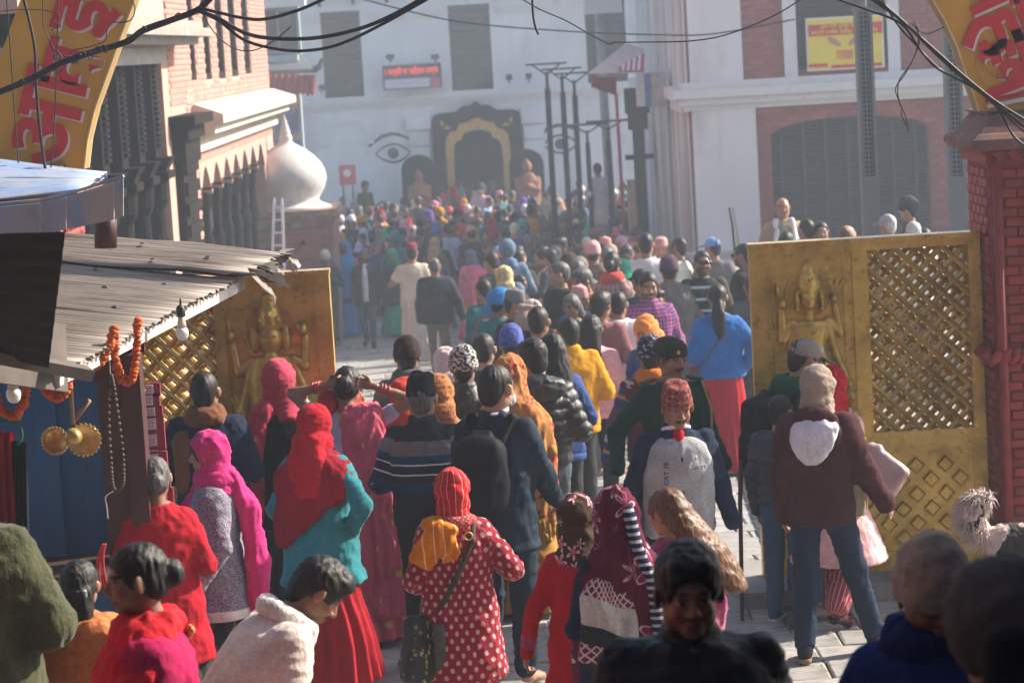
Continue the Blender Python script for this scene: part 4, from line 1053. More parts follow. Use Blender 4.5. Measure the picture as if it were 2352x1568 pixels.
def gate_leaf(x0, x1, ztop, zbot, lat, pan, label, figure, flip):
    g = empty('brass_gate_leaf', (x0, YG, zbot), 0, label, 'gate'); W = x1 - x0; H = ztop - zbot
    l0, l1, lz0, lz1 = lat; p0, p1, pz0, pz1 = pan; fy = -.05
    def bx(name, a, b, y0, y1, c, d, mat=M_brass): k = MB(); k.span((a, y0, c), (b, y1, d)); return k.build(name, mat, g)
    bx('top_rail', 0, W, -.055, .055, lz1, H); bx('bottom_rail', 0, W, -.055, .055, 0, .12)
    bx('mid_rail', 0, W, -.053, .053, lz0 - .12, lz0)
    bx('stile', 0, .085, -.051, .051, .121, lz0 - .121); bx('stile', W - .085, W, -.051, .051, .121, lz0 - .121)
    sx = [(0, min(l0, p0)), (W - (W - max(l1, p1)), W)]
    bx('stile', 0, min(l0, p0), -.054, .054, lz0 + .001, lz1 - .001); bx('stile', max(l1, p1), W, -.054, .054, lz0 + .001, lz1 - .001)
    m0, m1 = (p1, l0) if p0 < l0 else (l1, p0); bx('stile', m0, m1, -.054, .054, lz0 + .001, lz1 - .001)
    bx('lower_panel', .086, W - .086, -.045, .045, .121, lz0 - .121)
    # top capping in the brighter brass, sunlight put into its colour
    bx('capping', -.004, W + .004, -.07, .07, H + .001, H + .03, M_brass2)
    rp = bx('relief_panel', p0, p1, -.04, .045, lz0 + .001, lz1 - .001)
    k = MB(); e = .045
    for a, b, c, d in ((p0 + e, p1 - e, lz1 - e - .012, lz1 - e), (p0 + e, p0 + e + .012, lz0 + e, lz1 - e - .013), (p1 - e - .012, p1 - e, lz0 + e, lz1 - e - .013)): k.span((a, -.048, c), (b, -.03, d))
    o = k.build('beading', M_brass, g)
    k = MB()
    for i in range(12):
        for xx in (p0 + .02, p1 - .02): k.lathe([(.008, 0), (.006, .005), (.001, .007)], (xx, -.04, lz0 + .06 + (lz1 - lz0 - .1) * i / 11), 6, Matrix.Rotation(R(90), 3, 'X'))
    k.build('rivet_row', M_brass, g); tag(g.children[-1], kind='stuff')
    # lattice slats: a front pair of directions and a back pair in sun-brightened brass
    sp = .142; cx, cz = (l0 + l1) / 2, (lz0 + lz1) / 2
    for lay, yy, mt in ((0, -.036, M_brass), (1, .03, M_brass2)):
        for dx, dz, off in ((1, -1, 0.), (1, 1, .02)):
            for i in range(-12, 13):
                ox = cx + i * sp + off + lay * .05 * (1 if flip else -1); c = clipseg(ox, cz, dx, dz, l0 - .01, l1 + .01, lz0 - .01, lz1 + .01)
                if not c: continue
                k = MB(); n_ = .011 if dz > 0 else 0
                a = Vector((ox + c[0] * dx, yy + n_, cz + c[0] * dz)); b = Vector((ox + c[1] * dx, yy + n_, cz + c[1] * dz)); d_ = (b - a).normalized(); u = Vector((d_.z, 0, -d_.x))
                w = .0185; th = .011
                vs = []
                for q in (a, b): vs += [q - u * w + Vector((0, th, 0)), q + u * w + Vector((0, th, 0)), q + u * w * .75 + Vector((0, -th * .2, 0)), q + Vector((0, -th * 1.2, 0)), q - u * w * .75 + Vector((0, -th * .2, 0))]
                k.add(vs, [[0, 1, 2, 3, 4], [5, 9, 8, 7, 6]] + [[j, (j + 1) % 5, 5 + (j + 1) % 5, 5 + j][::-1] for j in range(5)])
                k.build('lattice_slat', mt, g)
    ds = .17; r = random.Random(4)
    for i in range(14):
        for j in range(9):
            x = .16 + i * ds * .5 * 1.05; z = .2 + j * ds * 1.05 + (i % 2) * ds * .525
            if x < W - .14 and z < lz0 - .2: diamond(g, x, z, .055).build('diamond_boss', M_brass, g)
    # relief
    cx = (p0 + p1) / 2; zf = figure[1]; P = []
    y = -.042
    def E(x, z, rx, rz, ry=.035, k_=.008): P.append(ell((x, y, z), (rx, ry * 1.45, rz), k=k_))
    def C(*pts, r=.022, k_=.01):
        for a, b in zip(pts[:-1], pts[1:]): P.append(cap((a[0], y - (.012 if len(a) > 2 else 0), a[1]), (b[0], y - (.012 if len(b) > 2 else 0), b[1]), r, r * .9, k=k_))
    f = 1 if not flip else -1
    if figure[0] == 'crowned':
        C((0, .075), (0, .13), r=.072); C((0, .12), (0, .2), r=.045); E(0, .21, .016, .03); P.append(ring((0, y, .06), .05, .014, sy=.5, sz=1.)); E(0, .13, .028, .034, .055); E(-.05, .085, .022, .03, .045); E(.05, .085, .022, .03, .045)
        E(0, 0, .056, .072, .048); E(-.075, .0, .018, .06); E(.075, 0, .018, .06); E(-.075, -.06, .02, .02); E(.075, -.06, .02, .02)
        P.append(cap((0, y - .044, .012), (0, y - .052, -.022), .007, .011, k=.006)); E(-.024, .008, .017, .006, .056); E(.024, .008, .017, .006, .056); E(0, -.042, .017, .006, .053)
        C((0, -.06), (0, -.11), r=.032); P.append(loft([(-.16, .12, .045), (-.13, .10, .05), (-.3, .085, .05), (-.24, .1, .055), (-.4, .12, .055), (-.56, .12, .045), (-.72, .15, .03)], k=.02)); P[-1]['st'][:, 2] = y
        C((-.11, -.14), (-.17, -.24), r=.03); C((-.17, -.24), (-.17, -.06), r=.026); E(-.165, -.02, .026, .035, .04); E(-.19, .06, .018, .045)
        C((.11, -.14), (.18, -.22), r=.03); C((.18, -.22), (.155, -.04), r=.026); E(.15, -.0, .03, .035, .04)
        for q in (-.5, 0, .5): C((.16, .02), (.17 + q * .09, .11), r=.014)
        C((-.1, -.16), (-.12, -.31), r=.03); C((-.12, -.31, 1), (.0, -.22, 1), r=.024); E(.015, -.18, .022, .04, .055)
        C((.1, -.16), (.15, -.35), (.21, -.5), r=.028); E(.22, -.53, .03, .035); E(.225, -.6, .045, .045, .05); E(.225, -.66, .025, .02); 
        C((-.09, -.13), (0, -.3), (.09, -.13), r=.009); E(0, -.32, .02, .025, .06)
        for q in range(-3, 4): C((q * .03, -.4), (q * .045, -.7), r=.008)
        E(.2, -.72, .09, .05); E(-.2, -.72, .06, .04)
        zh = .03; rh = .145
    else:
        C((0, .1), (0, .16), r=.075); C((0, .16), (0, .22), r=.05); E(0, .25, .045, .03); P.append(ring((0, y, .085), .06, .014, sy=.5)); E(0, .15, .03, .04, .06); E(-.055, .12, .022, .034, .05); E(.055, .12, .022, .034, .05)
        E(0, .0, .075, .085, .055); E(-.095, .0, .035, .085, .03); E(.095, .0, .035, .085, .03); E(-.03, .02, .018, .007, .06); E(.03, .02, .018, .007, .06)
        C((0, -.02, 1), (0, -.1, 1), (.01, -.16, 1), (.05, -.2, 1), (.09, -.18, 1), r=.032); C((-.05, -.08), (-.07, -.14), r=.011); C((.05, -.08), (.07, -.13), r=.011)
        P.append(loft([(-.1, .11, .04), (-.16, .14, .05), (-.3, .15, .065), (-.42, .15, .055), (-.56, .15, .045), (-.72, .17, .03)], k=.02)); P[-1]['st'][:, 2] = y
        C((-.13, -.13), (-.21, -.2), r=.032); C((-.21, -.2), (-.23, -.02), r=.027); E(-.235, .03, .026, .045, .04); C((-.24, .05), (-.25, .12), r=.014)
        C((.13, -.13), (.2, -.18), r=.032); C((.2, -.18), (.21, .0), r=.027); E(.2, .05, .035, .045, .045); E(.17, .07, .02, .02)
        C((-.13, -.17), (-.17, -.32), (-.2, -.44), r=.028); E(-.21, -.47, .04, .035, .045)
        for q in (-.6, -.2, .2, .6): C((-.21, -.47), (-.22 + q * .08, -.4 + abs(q) * -.03 + .06), r=.013); C((-.21, -.48), (-.21 + q * .09, -.56), r=.012)
        C((.13, -.17), (.19, -.32), (.14, -.42), r=.028); E(.12, -.44, .05, .04, .05)
        for q in range(-3, 4): C((q * .035, -.45), (q * .05, -.7), r=.008)
        zh = .06; rh = .16
    fo = empty if False else None
    V_, Q_ = sdf_mesh(P, .0055); V_[:, 1] = np.minimum(-.04 + (V_[:, 1] + .04) * 1.12, .01)
    me = np_mesh('relief_figure', V_ + np.array([cx + figure[2], 0, zf]), Q_, True); o = link('relief_figure', me, rp, M_brass)
    k = MB(); n = 48
    k.strip([(cx + figure[2] + rh * math.cos(t), -.056, zf + zh + rh * math.sin(t)) for t in np.linspace(0, 6.2832, n)], [(cx + figure[2] + (rh - .011) * math.cos(t), -.056, zf + zh + (rh - .011) * math.sin(t)) for t in np.linspace(0, 6.2832, n)], (0, .022, 0))
    for i in range(40): a_ = i / 40 * 6.2832; k.bar((cx + figure[2] + .1 * math.cos(a_), -.046, zf + zh + .1 * math.sin(a_)), (cx + figure[2] + (rh - .014) * math.cos(a_), -.046, zf + zh + (rh - .014) * math.sin(a_)), .006, .012, (0, -1, 0))
    k.build('halo', M_brass, rp)
    return g
zT = at(1980, 556, YG).z; zB_ = .10
xg0 = at(1733, 900, YG).x; xg1 = at(2252, 700, YG).x
def lx(px, py): return at(px, py, YG).x - xg0
def lz(px, py): return at(px, py, YG).z - zB_
gR = gate_leaf(xg0, xg1, zT, zB_, (lx(1993, 700), lx(2225, 700), lz(2110, 985), lz(2110, 566)), (.085, lx(1958, 700), 0, 0),
               'right brass gate leaf with crowned relief figure and slatted lattice', ('crowned', lz(1872, 684), .0), False)
zT2 = at(620, 636, YG).z; xh0 = at(290, 700, YG).x; xh1 = at(762, 720, YG).x
def lx2(px, py): return at(px, py, YG).x - xh0
def lz2(px, py): return at(px, py, YG).z - .08
gL = gate_leaf(xh0, xh1, zT2, .08, (lx2(318, 750), lx2(494, 750), lz2(420, 985), lz2(420, 655)), (lx2(520, 750), xh1 - xh0 - .09, 0, 0),
               'left brass gate leaf with elephant headed relief behind the tin awning', ('elephant', lz2(622, 776), -.01), True)
# ------------------------------------------------------------------ red gate pillars
def gate_pillar(x0, x1, label, sgn):
    g = empty('gate_pillar', ((x0 + x1) / 2, YG, 0), 0, label, 'pillar'); W = x1 - x0; h = W / 2
    zt = at(2225, 352, YG).z
    k = MB(); k.span((-h, -.32, 0), (h, .4, zt)); k.build('core', M_paintmortar, g)
    brick_field(g, (-h, -.32, .05), (1, 0, 0), W, zt - .08, M_paintbrick, (), L=.15, h=.058, limit=190, seed=31, pri=lambda q: q[0] if sgn > 0 else -q[0])
    brick_field(g, (-h, .4, .05) if sgn > 0 else (h, -.32, .05), (0, -1, 0) if sgn > 0 else (0, 1, 0), .72, zt - .08, M_paintbrick, (), L=.15, h=.058, limit=100, seed=32)
    k = MB(); k.tube([(-h + .03 if sgn > 0 else h - .03, -.36, .05), (-h + .03 if sgn > 0 else h - .03, -.36, zt)], .03, 10); k.build('corner_bead', M_paintbrick, g, True)
    c = at(2225, 352, YG).z
    def cz(y): return at(2225, y, YG).z
    k = MB()
    for e, a, b in ((.03, cz(372), cz(352)), (.05, cz(351), cz(345))): k.span((-h - e, -.32 - e, a), (h + e, .4 + e, b))
    k.build('frieze', M_paintbrick, g)
    k = MB(); n = 11
    for i in range(n):
        x = -h + (i + .5) * W / n; k.prism([(-.035, 0), (0, -.045), (.035, 0), (0, .02)], (x, -.36, cz(349) - .0), (1, 0, 0), (0, 0, 1), (0, -.03, 0)); k.prism([(-.03, 0), (0, -.025), (.03, 0), (0, .025)], (x, -.355, cz(362)), (1, 0, 0), (0, 0, 1), (0, -.02, 0))
    k.build('dentils', M_paintbrick, g)
    k = MB(); ee = [(.04, cz(345)), (.10, cz(340)), (.125, cz(328)), (.115, cz(316)), (.08, cz(305)), (.06, cz(303)), (-.0, cz(275)), (-.02, cz(262))]
    for (e0, a), (e1, b) in zip(ee[:-1], ee[1:]):
        k.add([(-h - e0, -.32 - e0, a), (h + e0, -.32 - e0, a), (h + e0, .4 + e0, a), (-h - e0, .4 + e0, a), (-h - e1, -.32 - e1, b), (h + e1, -.32 - e1, b), (h + e1, .4 + e1, b), (-h - e1, .4 + e1, b)], [(0, 1, 5, 4), (1, 2, 6, 5), (2, 3, 7, 6), (3, 0, 4, 7), (4, 5, 6, 7), (3, 2, 1, 0)])
    k.build('capital', M_stonecap, g)
    k = MB(); k.span((-h - .0, -.3, cz(261)), (h, .4, cz(256))); k.build('top_plate', M_iron, g)
    zr = cz(813) + .02
    r_m = MB(); n = 40
    for i in range(18):
        x = -h - .04 + (W + .08) * i / 18; r_m.tube([(x - .005, -.36, zr - .035), (x + .028, -.395, zr), (x + .06, -.36, zr + .035)], [.024, .034, .024], 8)
    for i in range(12):
        yy = -.36 + .8 * i / 12; xx = -h - .03 if sgn > 0 else h + .03; r_m.tube([(xx, yy, zr - .035), (xx - .03 * sgn, yy + .03, zr), (xx, yy + .06, zr + .035)], [.024, .034, .024], 8)
    r_m.build('rope_moulding', M_paintbrick, g, True)
    # carved niche frames
    for za, zb in ((cz(690), cz(415)), (cz(1180), cz(905))):
        k = MB(); a, b = -h + .2, h - .2
        for q0, q1, w0, w1 in ((a, a + .045, za, zb), (b - .045, b, za, zb), (a + .046, b - .046, zb - .045, zb)): k.span((q0, -.355, w0), (q1, -.30, w1))
        for i in range(int((zb - za) / .05)):
            for xx in (a + .022, b - .022): k.lathe([(.018, 0), (.014, .012), (.004, .016)], (xx, -.355, za + .03 + i * .05), 7, Matrix.Rotation(R(90), 3, 'X'))
        k.build('carved_frame', M_paintbrick, g)
        k = MB(); k.span((a + .09, -.34, za + .06), (b - .09, -.30, zb - .09)); k.build('niche_panel', M_stonecap, g)
        k = MB(); k.lathe([(.10, 0), (.09, .02), (.05, .035), (.0, .04)], ((a + b) / 2, -.335, za - .03), 12, Matrix.Rotation(R(90), 3, 'X')); k.build('rosette', M_stonecap, g, True)
    return g
xp0 = at(2258, 800, YG).x + .02
gate_pillar(xp0, xp0 + .92, 'red painted brick gate pillar with rope band and carved niche', 1)
xq1 = at(190, 800, YG).x
gate_pillar(xq1 - .92, xq1, 'red painted brick gate pillar mostly hidden by the blue stall', -1)
# ------------------------------------------------------------------ arched sign over the gate
YS = 15.2
innP = [(195, 388), (203, 320), (220, 250), (249, 170), (281, 80), (312, 0), (420, -220), (640, -420), (900, -520), (1226, -565), (1560, -520), (1820, -420), (2020, -220), (2140, 0), (2167, 45), (2195, 105), (2215, 165), (2233, 215), (2247, 256)]
outP = [(-80, 395), (-62, 330), (-38, 258), (-5, 145), (25, 60), (47, 0), (190, -330), (480, -600), (820, -740), (1226, -800), (1630, -740), (1990, -590), (2260, -300), (2392, -40), (2425, 25), (2455, 95), (2480, 160), (2500, 205), (2515, 248)]
sn = empty('gate_arch_sign', (0, YS, 0), 0, 'mustard yellow arched sign with red and white letters over the gate', 'sign')
k = MB(); k.strip([at(x, y, YS) - Vector((0, YS, 0)) for x, y in innP], [at(x, y, YS) - Vector((0, YS, 0)) for x, y in outP], (0, .16, 0)); k.build('arch_board', M_yellow, sn)
k = MB()
k.strip([at(x, y, YS) - Vector((0, YS + .012, 0)) for x, y in innP], [at(x - (3.5 if i < 9 else -3.5), y - 1, YS) - Vector((0, YS + .012, 0)) for i, (x, y) in enumerate(innP)], (0, .19, 0)); k.build('sunlit_edge', surf('sunlit_edge_cream', (.66, .50, .26), .6, var=.12, dirt=(.3, .2, .1)), sn)  # cream strip paints sunlight along the arch's inner edge
def letter(ch, px, py, rot, size, sxx=1.0):
    off = 5
    sheet_text(ch, 'letter_shadow', M_white, sn, px + off, py + off, YS, size, rot, .012, .004, -.006, sxx)
    sheet_text(ch, 'letter', M_red, sn, px, py, YS, size, rot, .012, .004, -.016, sxx)
letter('आ', 112, 270, R(73), .56, 1.0); letter('व', 166, 150, R(71), .50, .9); letter('इ', 200, 36, R(69), .50, .95)
letter('प', 2272, -16, R(-69), .42, .95); letter('ह', 2290, 75, R(-70), .54, 1.0); letter('छ', 2304, 146, R(-71), .50, .85); letter('ा', 2318, 200, R(-72), .46, 1.0)
k = MB(); A = [at(2262, 228, YS) - Vector((0, YS + .014, 0)), at(2420, 195, YS) - Vector((0, YS + .014, 0))]; B = [at(2264, 236, YS) - Vector((0, YS + .014, 0)), at(2420, 205, YS) - Vector((0, YS + .014, 0))]
k.strip(A, B, (0, .01, 0)); k.build('red_line', M_red, sn)
k = MB(); A = [v + Vector((.01, 0, -.035)) for v in A]; B = [v + Vector((.01, 0, -.035)) for v in B]; k.strip(A, B, (0, .01, 0)); k.build('white_line', M_white, sn)

# ------------------------------------------------------------------ houses beside and behind the viewer (they shade the foreground)
M_dimbrick = surf('old_brick', (.16, .08, .06), .9, var=.2)
def town_house(x0, x1, y0, y1, h, lab):
    e = empty('town_house', ((x0 + x1) / 2, (y0 + y1) / 2, .3), 0, lab, 'house'); w_, d_ = (x1 - x0) / 2, (y1 - y0) / 2
    k = MB(); k.span((-w_, -d_, -.6), (w_, d_, h)); k.build('wall', M_dimbrick, e)
    k = MB(); k.span((-w_ - .4, -d_ - .4, h + .001), (w_ + .4, d_ + .4, h + .25)); k.build('roof', M_tindark, e)
    for sx in (-1, 1):
        for i in range(int(d_ * 2 / 2.6)):
            for zz in (1.0, 3.8, 6.4):
                if zz + 1.6 > h: continue
                yy = -d_ + 1.3 + i * 2.6; k = MB(); k.span((sx * w_ - .04 * sx, yy - .45, zz), (sx * w_ + .03 * sx, yy + .45, zz + 1.5)); k.build('window', M_wood, e)
town_house(2.7, 8.5, -9, 7.6, 8.5, 'brown brick house to the right of the viewer')
town_house(-9.5, -3.4, -9, 9.0, 7.5, 'brown brick house to the left behind the stall')
town_house(-6, 6, -20, -11, 9.0, 'brown brick house behind the viewer')
# ------------------------------------------------------------------ people
A3 = lambda *v: np.array(v, float)
def rotz(a): c, s = math.cos(a), math.sin(a); return np.array([[c, -s, 0], [s, c, 0], [0, 0, 1.]])
def rotx(a): c, s = math.cos(a), math.sin(a); return np.array([[1., 0, 0], [0, c, -s], [0, s, c]])
def roty(a): c, s = math.cos(a), math.sin(a); return np.array([[c, 0, s], [0, 1., 0], [-s, 0, c]])
HEADC = A3(0, .012, 1.585); NECK = A3(0, -.01, 1.45)
POSE = {'down': ((.055, -.035, -.285), (.012, .07, -.235)), 'out': ((.12, -.03, -.262), (.05, .05, -.235)), 'bent': ((.10, -.05, -.262), (-.13, .20, .03)),
        'chest': ((.075, .02, -.275), (-.15, .14, .12)), 'back': ((.06, -.13, -.25), (.02, -.02, -.245)), 'fwd': ((.05, .11, -.26), (-.03, .19, -.15)),
        'wide': ((.17, -.06, -.22), (-.10, .21, .02)), 'phone': ((.08, .06, -.27), (-.10, .16, .16)), 'side': ((.09, -.05, -.27), (.04, .14, -.2)),
        'hips': ((.17, -.10, -.22), (-.12, .12, -.18)), 'behind': ((.13, -.12, -.24), (-.17, -.02, -.17))}
def pose(p): return (A3(*POSE[p][0]), A3(*POSE[p][1])) if isinstance(p, str) else (A3(*p[0]), A3(*p[1]))

def hand_prims(w, d, n, side, s=1.0, curl=.35):
    d = d / np.linalg.norm(d); n = n - d * (n @ d); n = n / np.linalg.norm(n); u = np.cross(d, n) * side
    q = [ell(w + d * .048 * s, (.036 * s, .015 * s, .05 * s), k=.012, rot=np.stack([u, n, d], 1)), cap(w - d * .02, w + d * .03 * s, .024 * s, .022 * s, k=.015)]
    for off, L in ((.028, .068), (.0095, .076), (-.0095, .07), (-.027, .054)):
        b = w + d * .085 * s + u * off * s; r = .0088 * s
        e1 = b + (d * math.cos(curl) + n * math.sin(curl) + u * off * 1.2) * L * .5 * s; e2 = e1 + (d * math.cos(curl * 2.3) + n * math.sin(curl * 2.3)) * L * .5 * s
        q += [cap(b - d * .02 * s, e1, r * 1.05, r, k=.004), cap(e1, e2, r, r * .8, k=.004)]
    b = w + d * .028 * s + u * .026 * s; e1 = b + (d * .62 + u * .62 + n * .35) * .034 * s; e2 = e1 + (d * .9 + u * .15 + n * .3) * .03 * s
    q += [cap(b, e1, .0125 * s, .0105 * s, k=.008), cap(e1, e2, .0105 * s, .0085 * s, k=.004)]
    return q
def head_prims(sex='m', ears=True):
    j = 1.0 if sex == 'm' else .93
    q = [ell((0, -.012, .025), (.074, .094, .088), k=.03), ell((0, .018, -.035), (.058 * j, .068, .074), k=.03), ell((0, .062, -.092), (.026 * j, .022, .018), k=.025),
         ell((-.052 * j, .0, -.06), (.02, .04, .03), k=.03), ell((.052 * j, .0, -.06), (.02, .04, .03), k=.03),
         cap((-.036, .076, .024), (.036, .076, .024), .011, k=.018), cap((0, .084, .014), (0, .104, -.024), .0085, .0125, k=.012),
         ell((-.012, .093, -.03), (.01, .011, .008), k=.006), ell((.012, .093, -.03), (.01, .011, .008), k=.006),
         ell((-.036, .062, -.028), (.022, .02, .022), k=.02), ell((.036, .062, -.028), (.022, .02, .022), k=.02),
         ell((-.031, .095, .004), (.018, .013, .010), k=.010, op='-'), ell((.031, .095, .004), (.018, .013, .010), k=.010, op='-'),
         ell((-.031, .0755, .004), (.0135, .0125, .0115), k=.003), ell((.031, .0755, .004), (.0135, .0125, .0115), k=.003),
         ell((0, .084, -.058), (.024, .011, .0065), k=.006), ell((0, .082, -.069), (.021, .011, .0075), k=.006)]
    if ears:
        for s in (-1, 1): q += [ell((s * .085, -.006, -.006), (.009, .022, .034), k=.006, rot=rotz(s * -.6))]
    return q
def neck_prims(sex='m'):
    r = .056 if sex == 'm' else .048
    return [cap((0, -.012, -.06), (0, -.032, -.17), r, r * 1.08, k=.03)]
def headxf(yaw=0, pitch=0, roll=0):
    M = rotz(R(yaw)) @ rotx(-R(pitch)) @ roty(R(roll)); T = NECK + M @ (HEADC - NECK); return M, T
skin_cache = {}
def skin(tone):
    if tone not in skin_cache:
        t = NT('skin'); a = t.n('Attribute', attribute_name='Col'); c = t.mix(1.0, a.outputs['Color'], tone, 'MULTIPLY')
        f = t.rng(t.noise(t.coord(), 14, 4), .3, .7, .88, 1.12); cb = t.n('CombineColor'); [t.l(f, cb.inputs[i]) for i in range(3)]
        c = t.mix(1.0, c, cb.outputs[0], 'MULTIPLY'); t.bump(t.noise(t.coord(), 130, 3), .12, .004)
        t.b.inputs['Subsurface Weight'].default_value = .06; t.b.inputs['Subsurface Radius'].default_value = (.01, .004, .002)
        skin_cache[tone] = t.done(c, .5)
    return skin_cache[tone]
SK = {'a': (.36, .19, .115), 'b': (.27, .135, .08), 'c': (.20, .095, .055), 'd': (.42, .24, .16)}
def hair_mat(name, base, rough=.5):
    if name in _cl: return _cl[name]
    t = NT(name); n = t.noise(t.coord('Object', (150, 150, 14)), 1, 4); f = t.rng(n, .3, .7, .3, 2.2); cb = t.n('CombineColor'); [t.l(f, cb.inputs[i]) for i in range(3)]
    c = t.mix(1.0, base, cb.outputs[0], 'MULTIPLY'); t.bump(n, .5, .006); m = t.done(c, rough, 0, .3); _cl[name] = m; return m
HAIR = {'black': hair_mat('black_hair', (.012, .0105, .010)), 'grey': hair_mat('greying_hair', (.07, .068, .065), .5), 'brown': hair_mat('brown_hair', (.095, .045, .02), .42), 'dark': hair_mat('dark_brown_hair', (.02, .014, .011)), 'white': hair_mat('white_hair', (.4, .39, .37), .5)}

def arms(pa, sw, shz, wf=1.0):
    out = []
    for s, p in zip((-1, 1), pa):
        e, w_ = pose(p); sh = A3(s * sw, -.008, shz); m = A3(s, 1, 1); el = sh + e * m; wr = el + w_ * m; out.append((sh, el, wr))
    return out
def body_meshes(par, sc, sex, A, hd, tone, face, vh, hands, lean, brows, stance, legs=True, moust=0, fat=1.0):
    """one continuous skin mesh: trunk and limbs coarse, head and hands fine"""
    M, T = hd; parts = []
    q = [loft([(.86, .135, .095), (.95, .145, .10), (1.06, .125, .09), (1.25, .145, .095), (1.36, .15, .08), (1.42, .10, .065), (1.46, .055, .055)], k=.05, fat=.95 * fat)]
    for sh, el, wr in A: q += [cap(sh, el, .046, .038, k=.04), cap(el, wr, .038, .026, k=.02)]
    if lean is not None: q = [xf(p, *lean) for p in q]
    if legs:
        for hp, kn, an, toe in stance: q += [cap(hp, kn, .074, .048, k=.05), cap(kn, an, .048, .036, k=.03), cap(an - A3(0, 0, .03), toe, .036, .03, k=.03)]
    parts.append(sdf_mesh(q, .026))
    hq = [xf(p, M, T) for p in head_prims(sex) + neck_prims(sex)]
    if lean is not None: hq = [xf(p, *lean) for p in hq]
    V, Q = sdf_mesh(hq, vh); hl = V
    if lean is not None: hl = (hl - lean[1]) @ lean[0]
    hl = (hl - T) @ M
    parts.append((V, Q))
    for s, (sh, el, wr) in zip((-1, 1), A):
        if hands and hands[0 if s < 0 else 1]:
            d = wr - el; d = d / np.linalg.norm(d); spec = hands[0 if s < 0 else 1]
            nrm = A3(*spec[0]) if isinstance(spec, tuple) else A3(-s, .3, 0); cu = spec[1] if isinstance(spec, tuple) else .35
            hp_ = hand_prims(wr, d if not (isinstance(spec, tuple) and len(spec) > 2) else A3(*spec[2]), nrm, s, .95, cu)
            if lean is not None: hp_ = [xf(p, *lean) for p in hp_]
            parts.append(sdf_mesh(hp_, .0062))
    nV = np.concatenate([p[0] for p in parts]); off = 0; Qs = []
    for v, f in parts: Qs.append(f + off); off += len(v)
    nQ = np.concatenate(Qs)
    me = np_mesh('body', nV * sc, nQ, True)
    C = np.ones((len(nV), 4), np.float32)
    a = len(parts[0][0]); b = a + len(hl); x, y, z = hl[:, 0], hl[:, 1], hl[:, 2]
    col = np.ones((len(hl), 4), np.float32)
    if face:
        fr = y > .045
        lip = fr & (((x / .025) ** 2 + ((z + .064) / .013) ** 2) < 1); col[lip, :3] = (.88, .66, .6)
        for s in (-1, 1):
            ew = fr & ((((x - s * .031) / .0145) ** 2 + ((z - .004) / .0068) ** 2) < 1); col[ew, :3] = (1.5, 2.2, 3.0)
            iris = fr & ((((x - s * .031) / .0068) ** 2 + ((z - .004) / .0068) ** 2) < 1); col[iris, :3] = (.06, .07, .08)
            lid = fr & ((np.abs(x - s * .031) < .0165)) & (np.abs(z - .012) < .0035); col[lid, :3] = (.25, .25, .25)
            br = fr & (np.abs(x - s * .034) < .021) & (np.abs(z - .029 + .02 * np.abs(np.abs(x) - .03)) < .0052); col[br, :3] = (.1, .1, .1)
            ck = fr & ((((x - s * .04) / .024) ** 2 + ((z + .03) / .02) ** 2) < 1); col[ck, :3] *= (1.08, .95, .95)
        if brows == 'tika': t_ = fr & ((x / .006) ** 2 + ((z - .05) / .011) ** 2 < 1); col[t_, :3] = (1.6, .12, .12)
        if moust: mq = fr & (np.abs(x) < .034) & (np.abs(z + .047 + .12 * np.abs(x)) < .008); col[mq, :3] = (.08, .08, .08)
        if moust > 1: bq = (z < -.035 - .0 * y) & (z > -.13) & (y > .0) & ~lip & (y - .6 * z > .06); col[bq, :3] = np.minimum(col[bq, :3], .3)
    C[a:b] = col
    at_ = me.color_attributes.new('Col', 'FLOAT_COLOR', 'POINT'); at_.data.foreach_set('color', C.ravel())
    return link('body', me, par, skin(tone))

JACK = [(.80, .172, .125), (.90, .175, .128), (1.0, .168, .12), (1.1, .168, .12), (1.22, .178, .124), (1.31, .182, .116), (1.365, .15, .096), (1.405, .10, .08), (1.445, .066, .068)]
FEMJ = [(.76, .19, .145), (.88, .19, .14), (.98, .172, .122), (1.08, .16, .112), (1.2, .168, .122), (1.3, .172, .115), (1.36, .15, .095), (1.41, .085, .074), (1.44, .064, .064)]
def top_prims(sex, A, hem, fat, infl, sleeve=1.0, collar=0.0, flare=0.0, puffy=False):
    st = [list(s) for s in (JACK if sex == 'm' else FEMJ)]
    base = st[0]
    st = [s for s in st if s[0] > hem + .03]
    if hem < base[0]:
        for z in np.arange(hem, base[0] - .02, .12): t = (base[0] - z) / .5; st.append([z, base[1] + .012 + (flare + .03) * t, base[2] + .012 + (flare + .03) * t])
    else: st.append([hem, np.interp(hem, [s[0] for s in JACK], [s[1] for s in JACK]) if sex == 'm' else .18, .128])
    q = [loft([(z, a + infl, b + infl) for z, a, b in st], k=.05, fat=fat, pw=2.4)]
    ra = (.056 if sex == 'm' else .05) + infl
    for sh, el, wr in A:
        if sleeve >= 1: q += [cap(sh, el, ra, ra * .86, k=.055), cap(el, wr + (wr - el) * .02, ra * .86, ra * .68, k=.02)]
        else: q += [cap(sh, sh + (el - sh) * sleeve, ra, ra * .9, k=.05)]
    if collar: q += [loft([(1.42, 0, -.015, .082, .082), (1.44 + collar * .5, 0, -.014, .08, .082), (1.44 + collar, 0, -.008, .074, .08)], k=.015)]
    return q
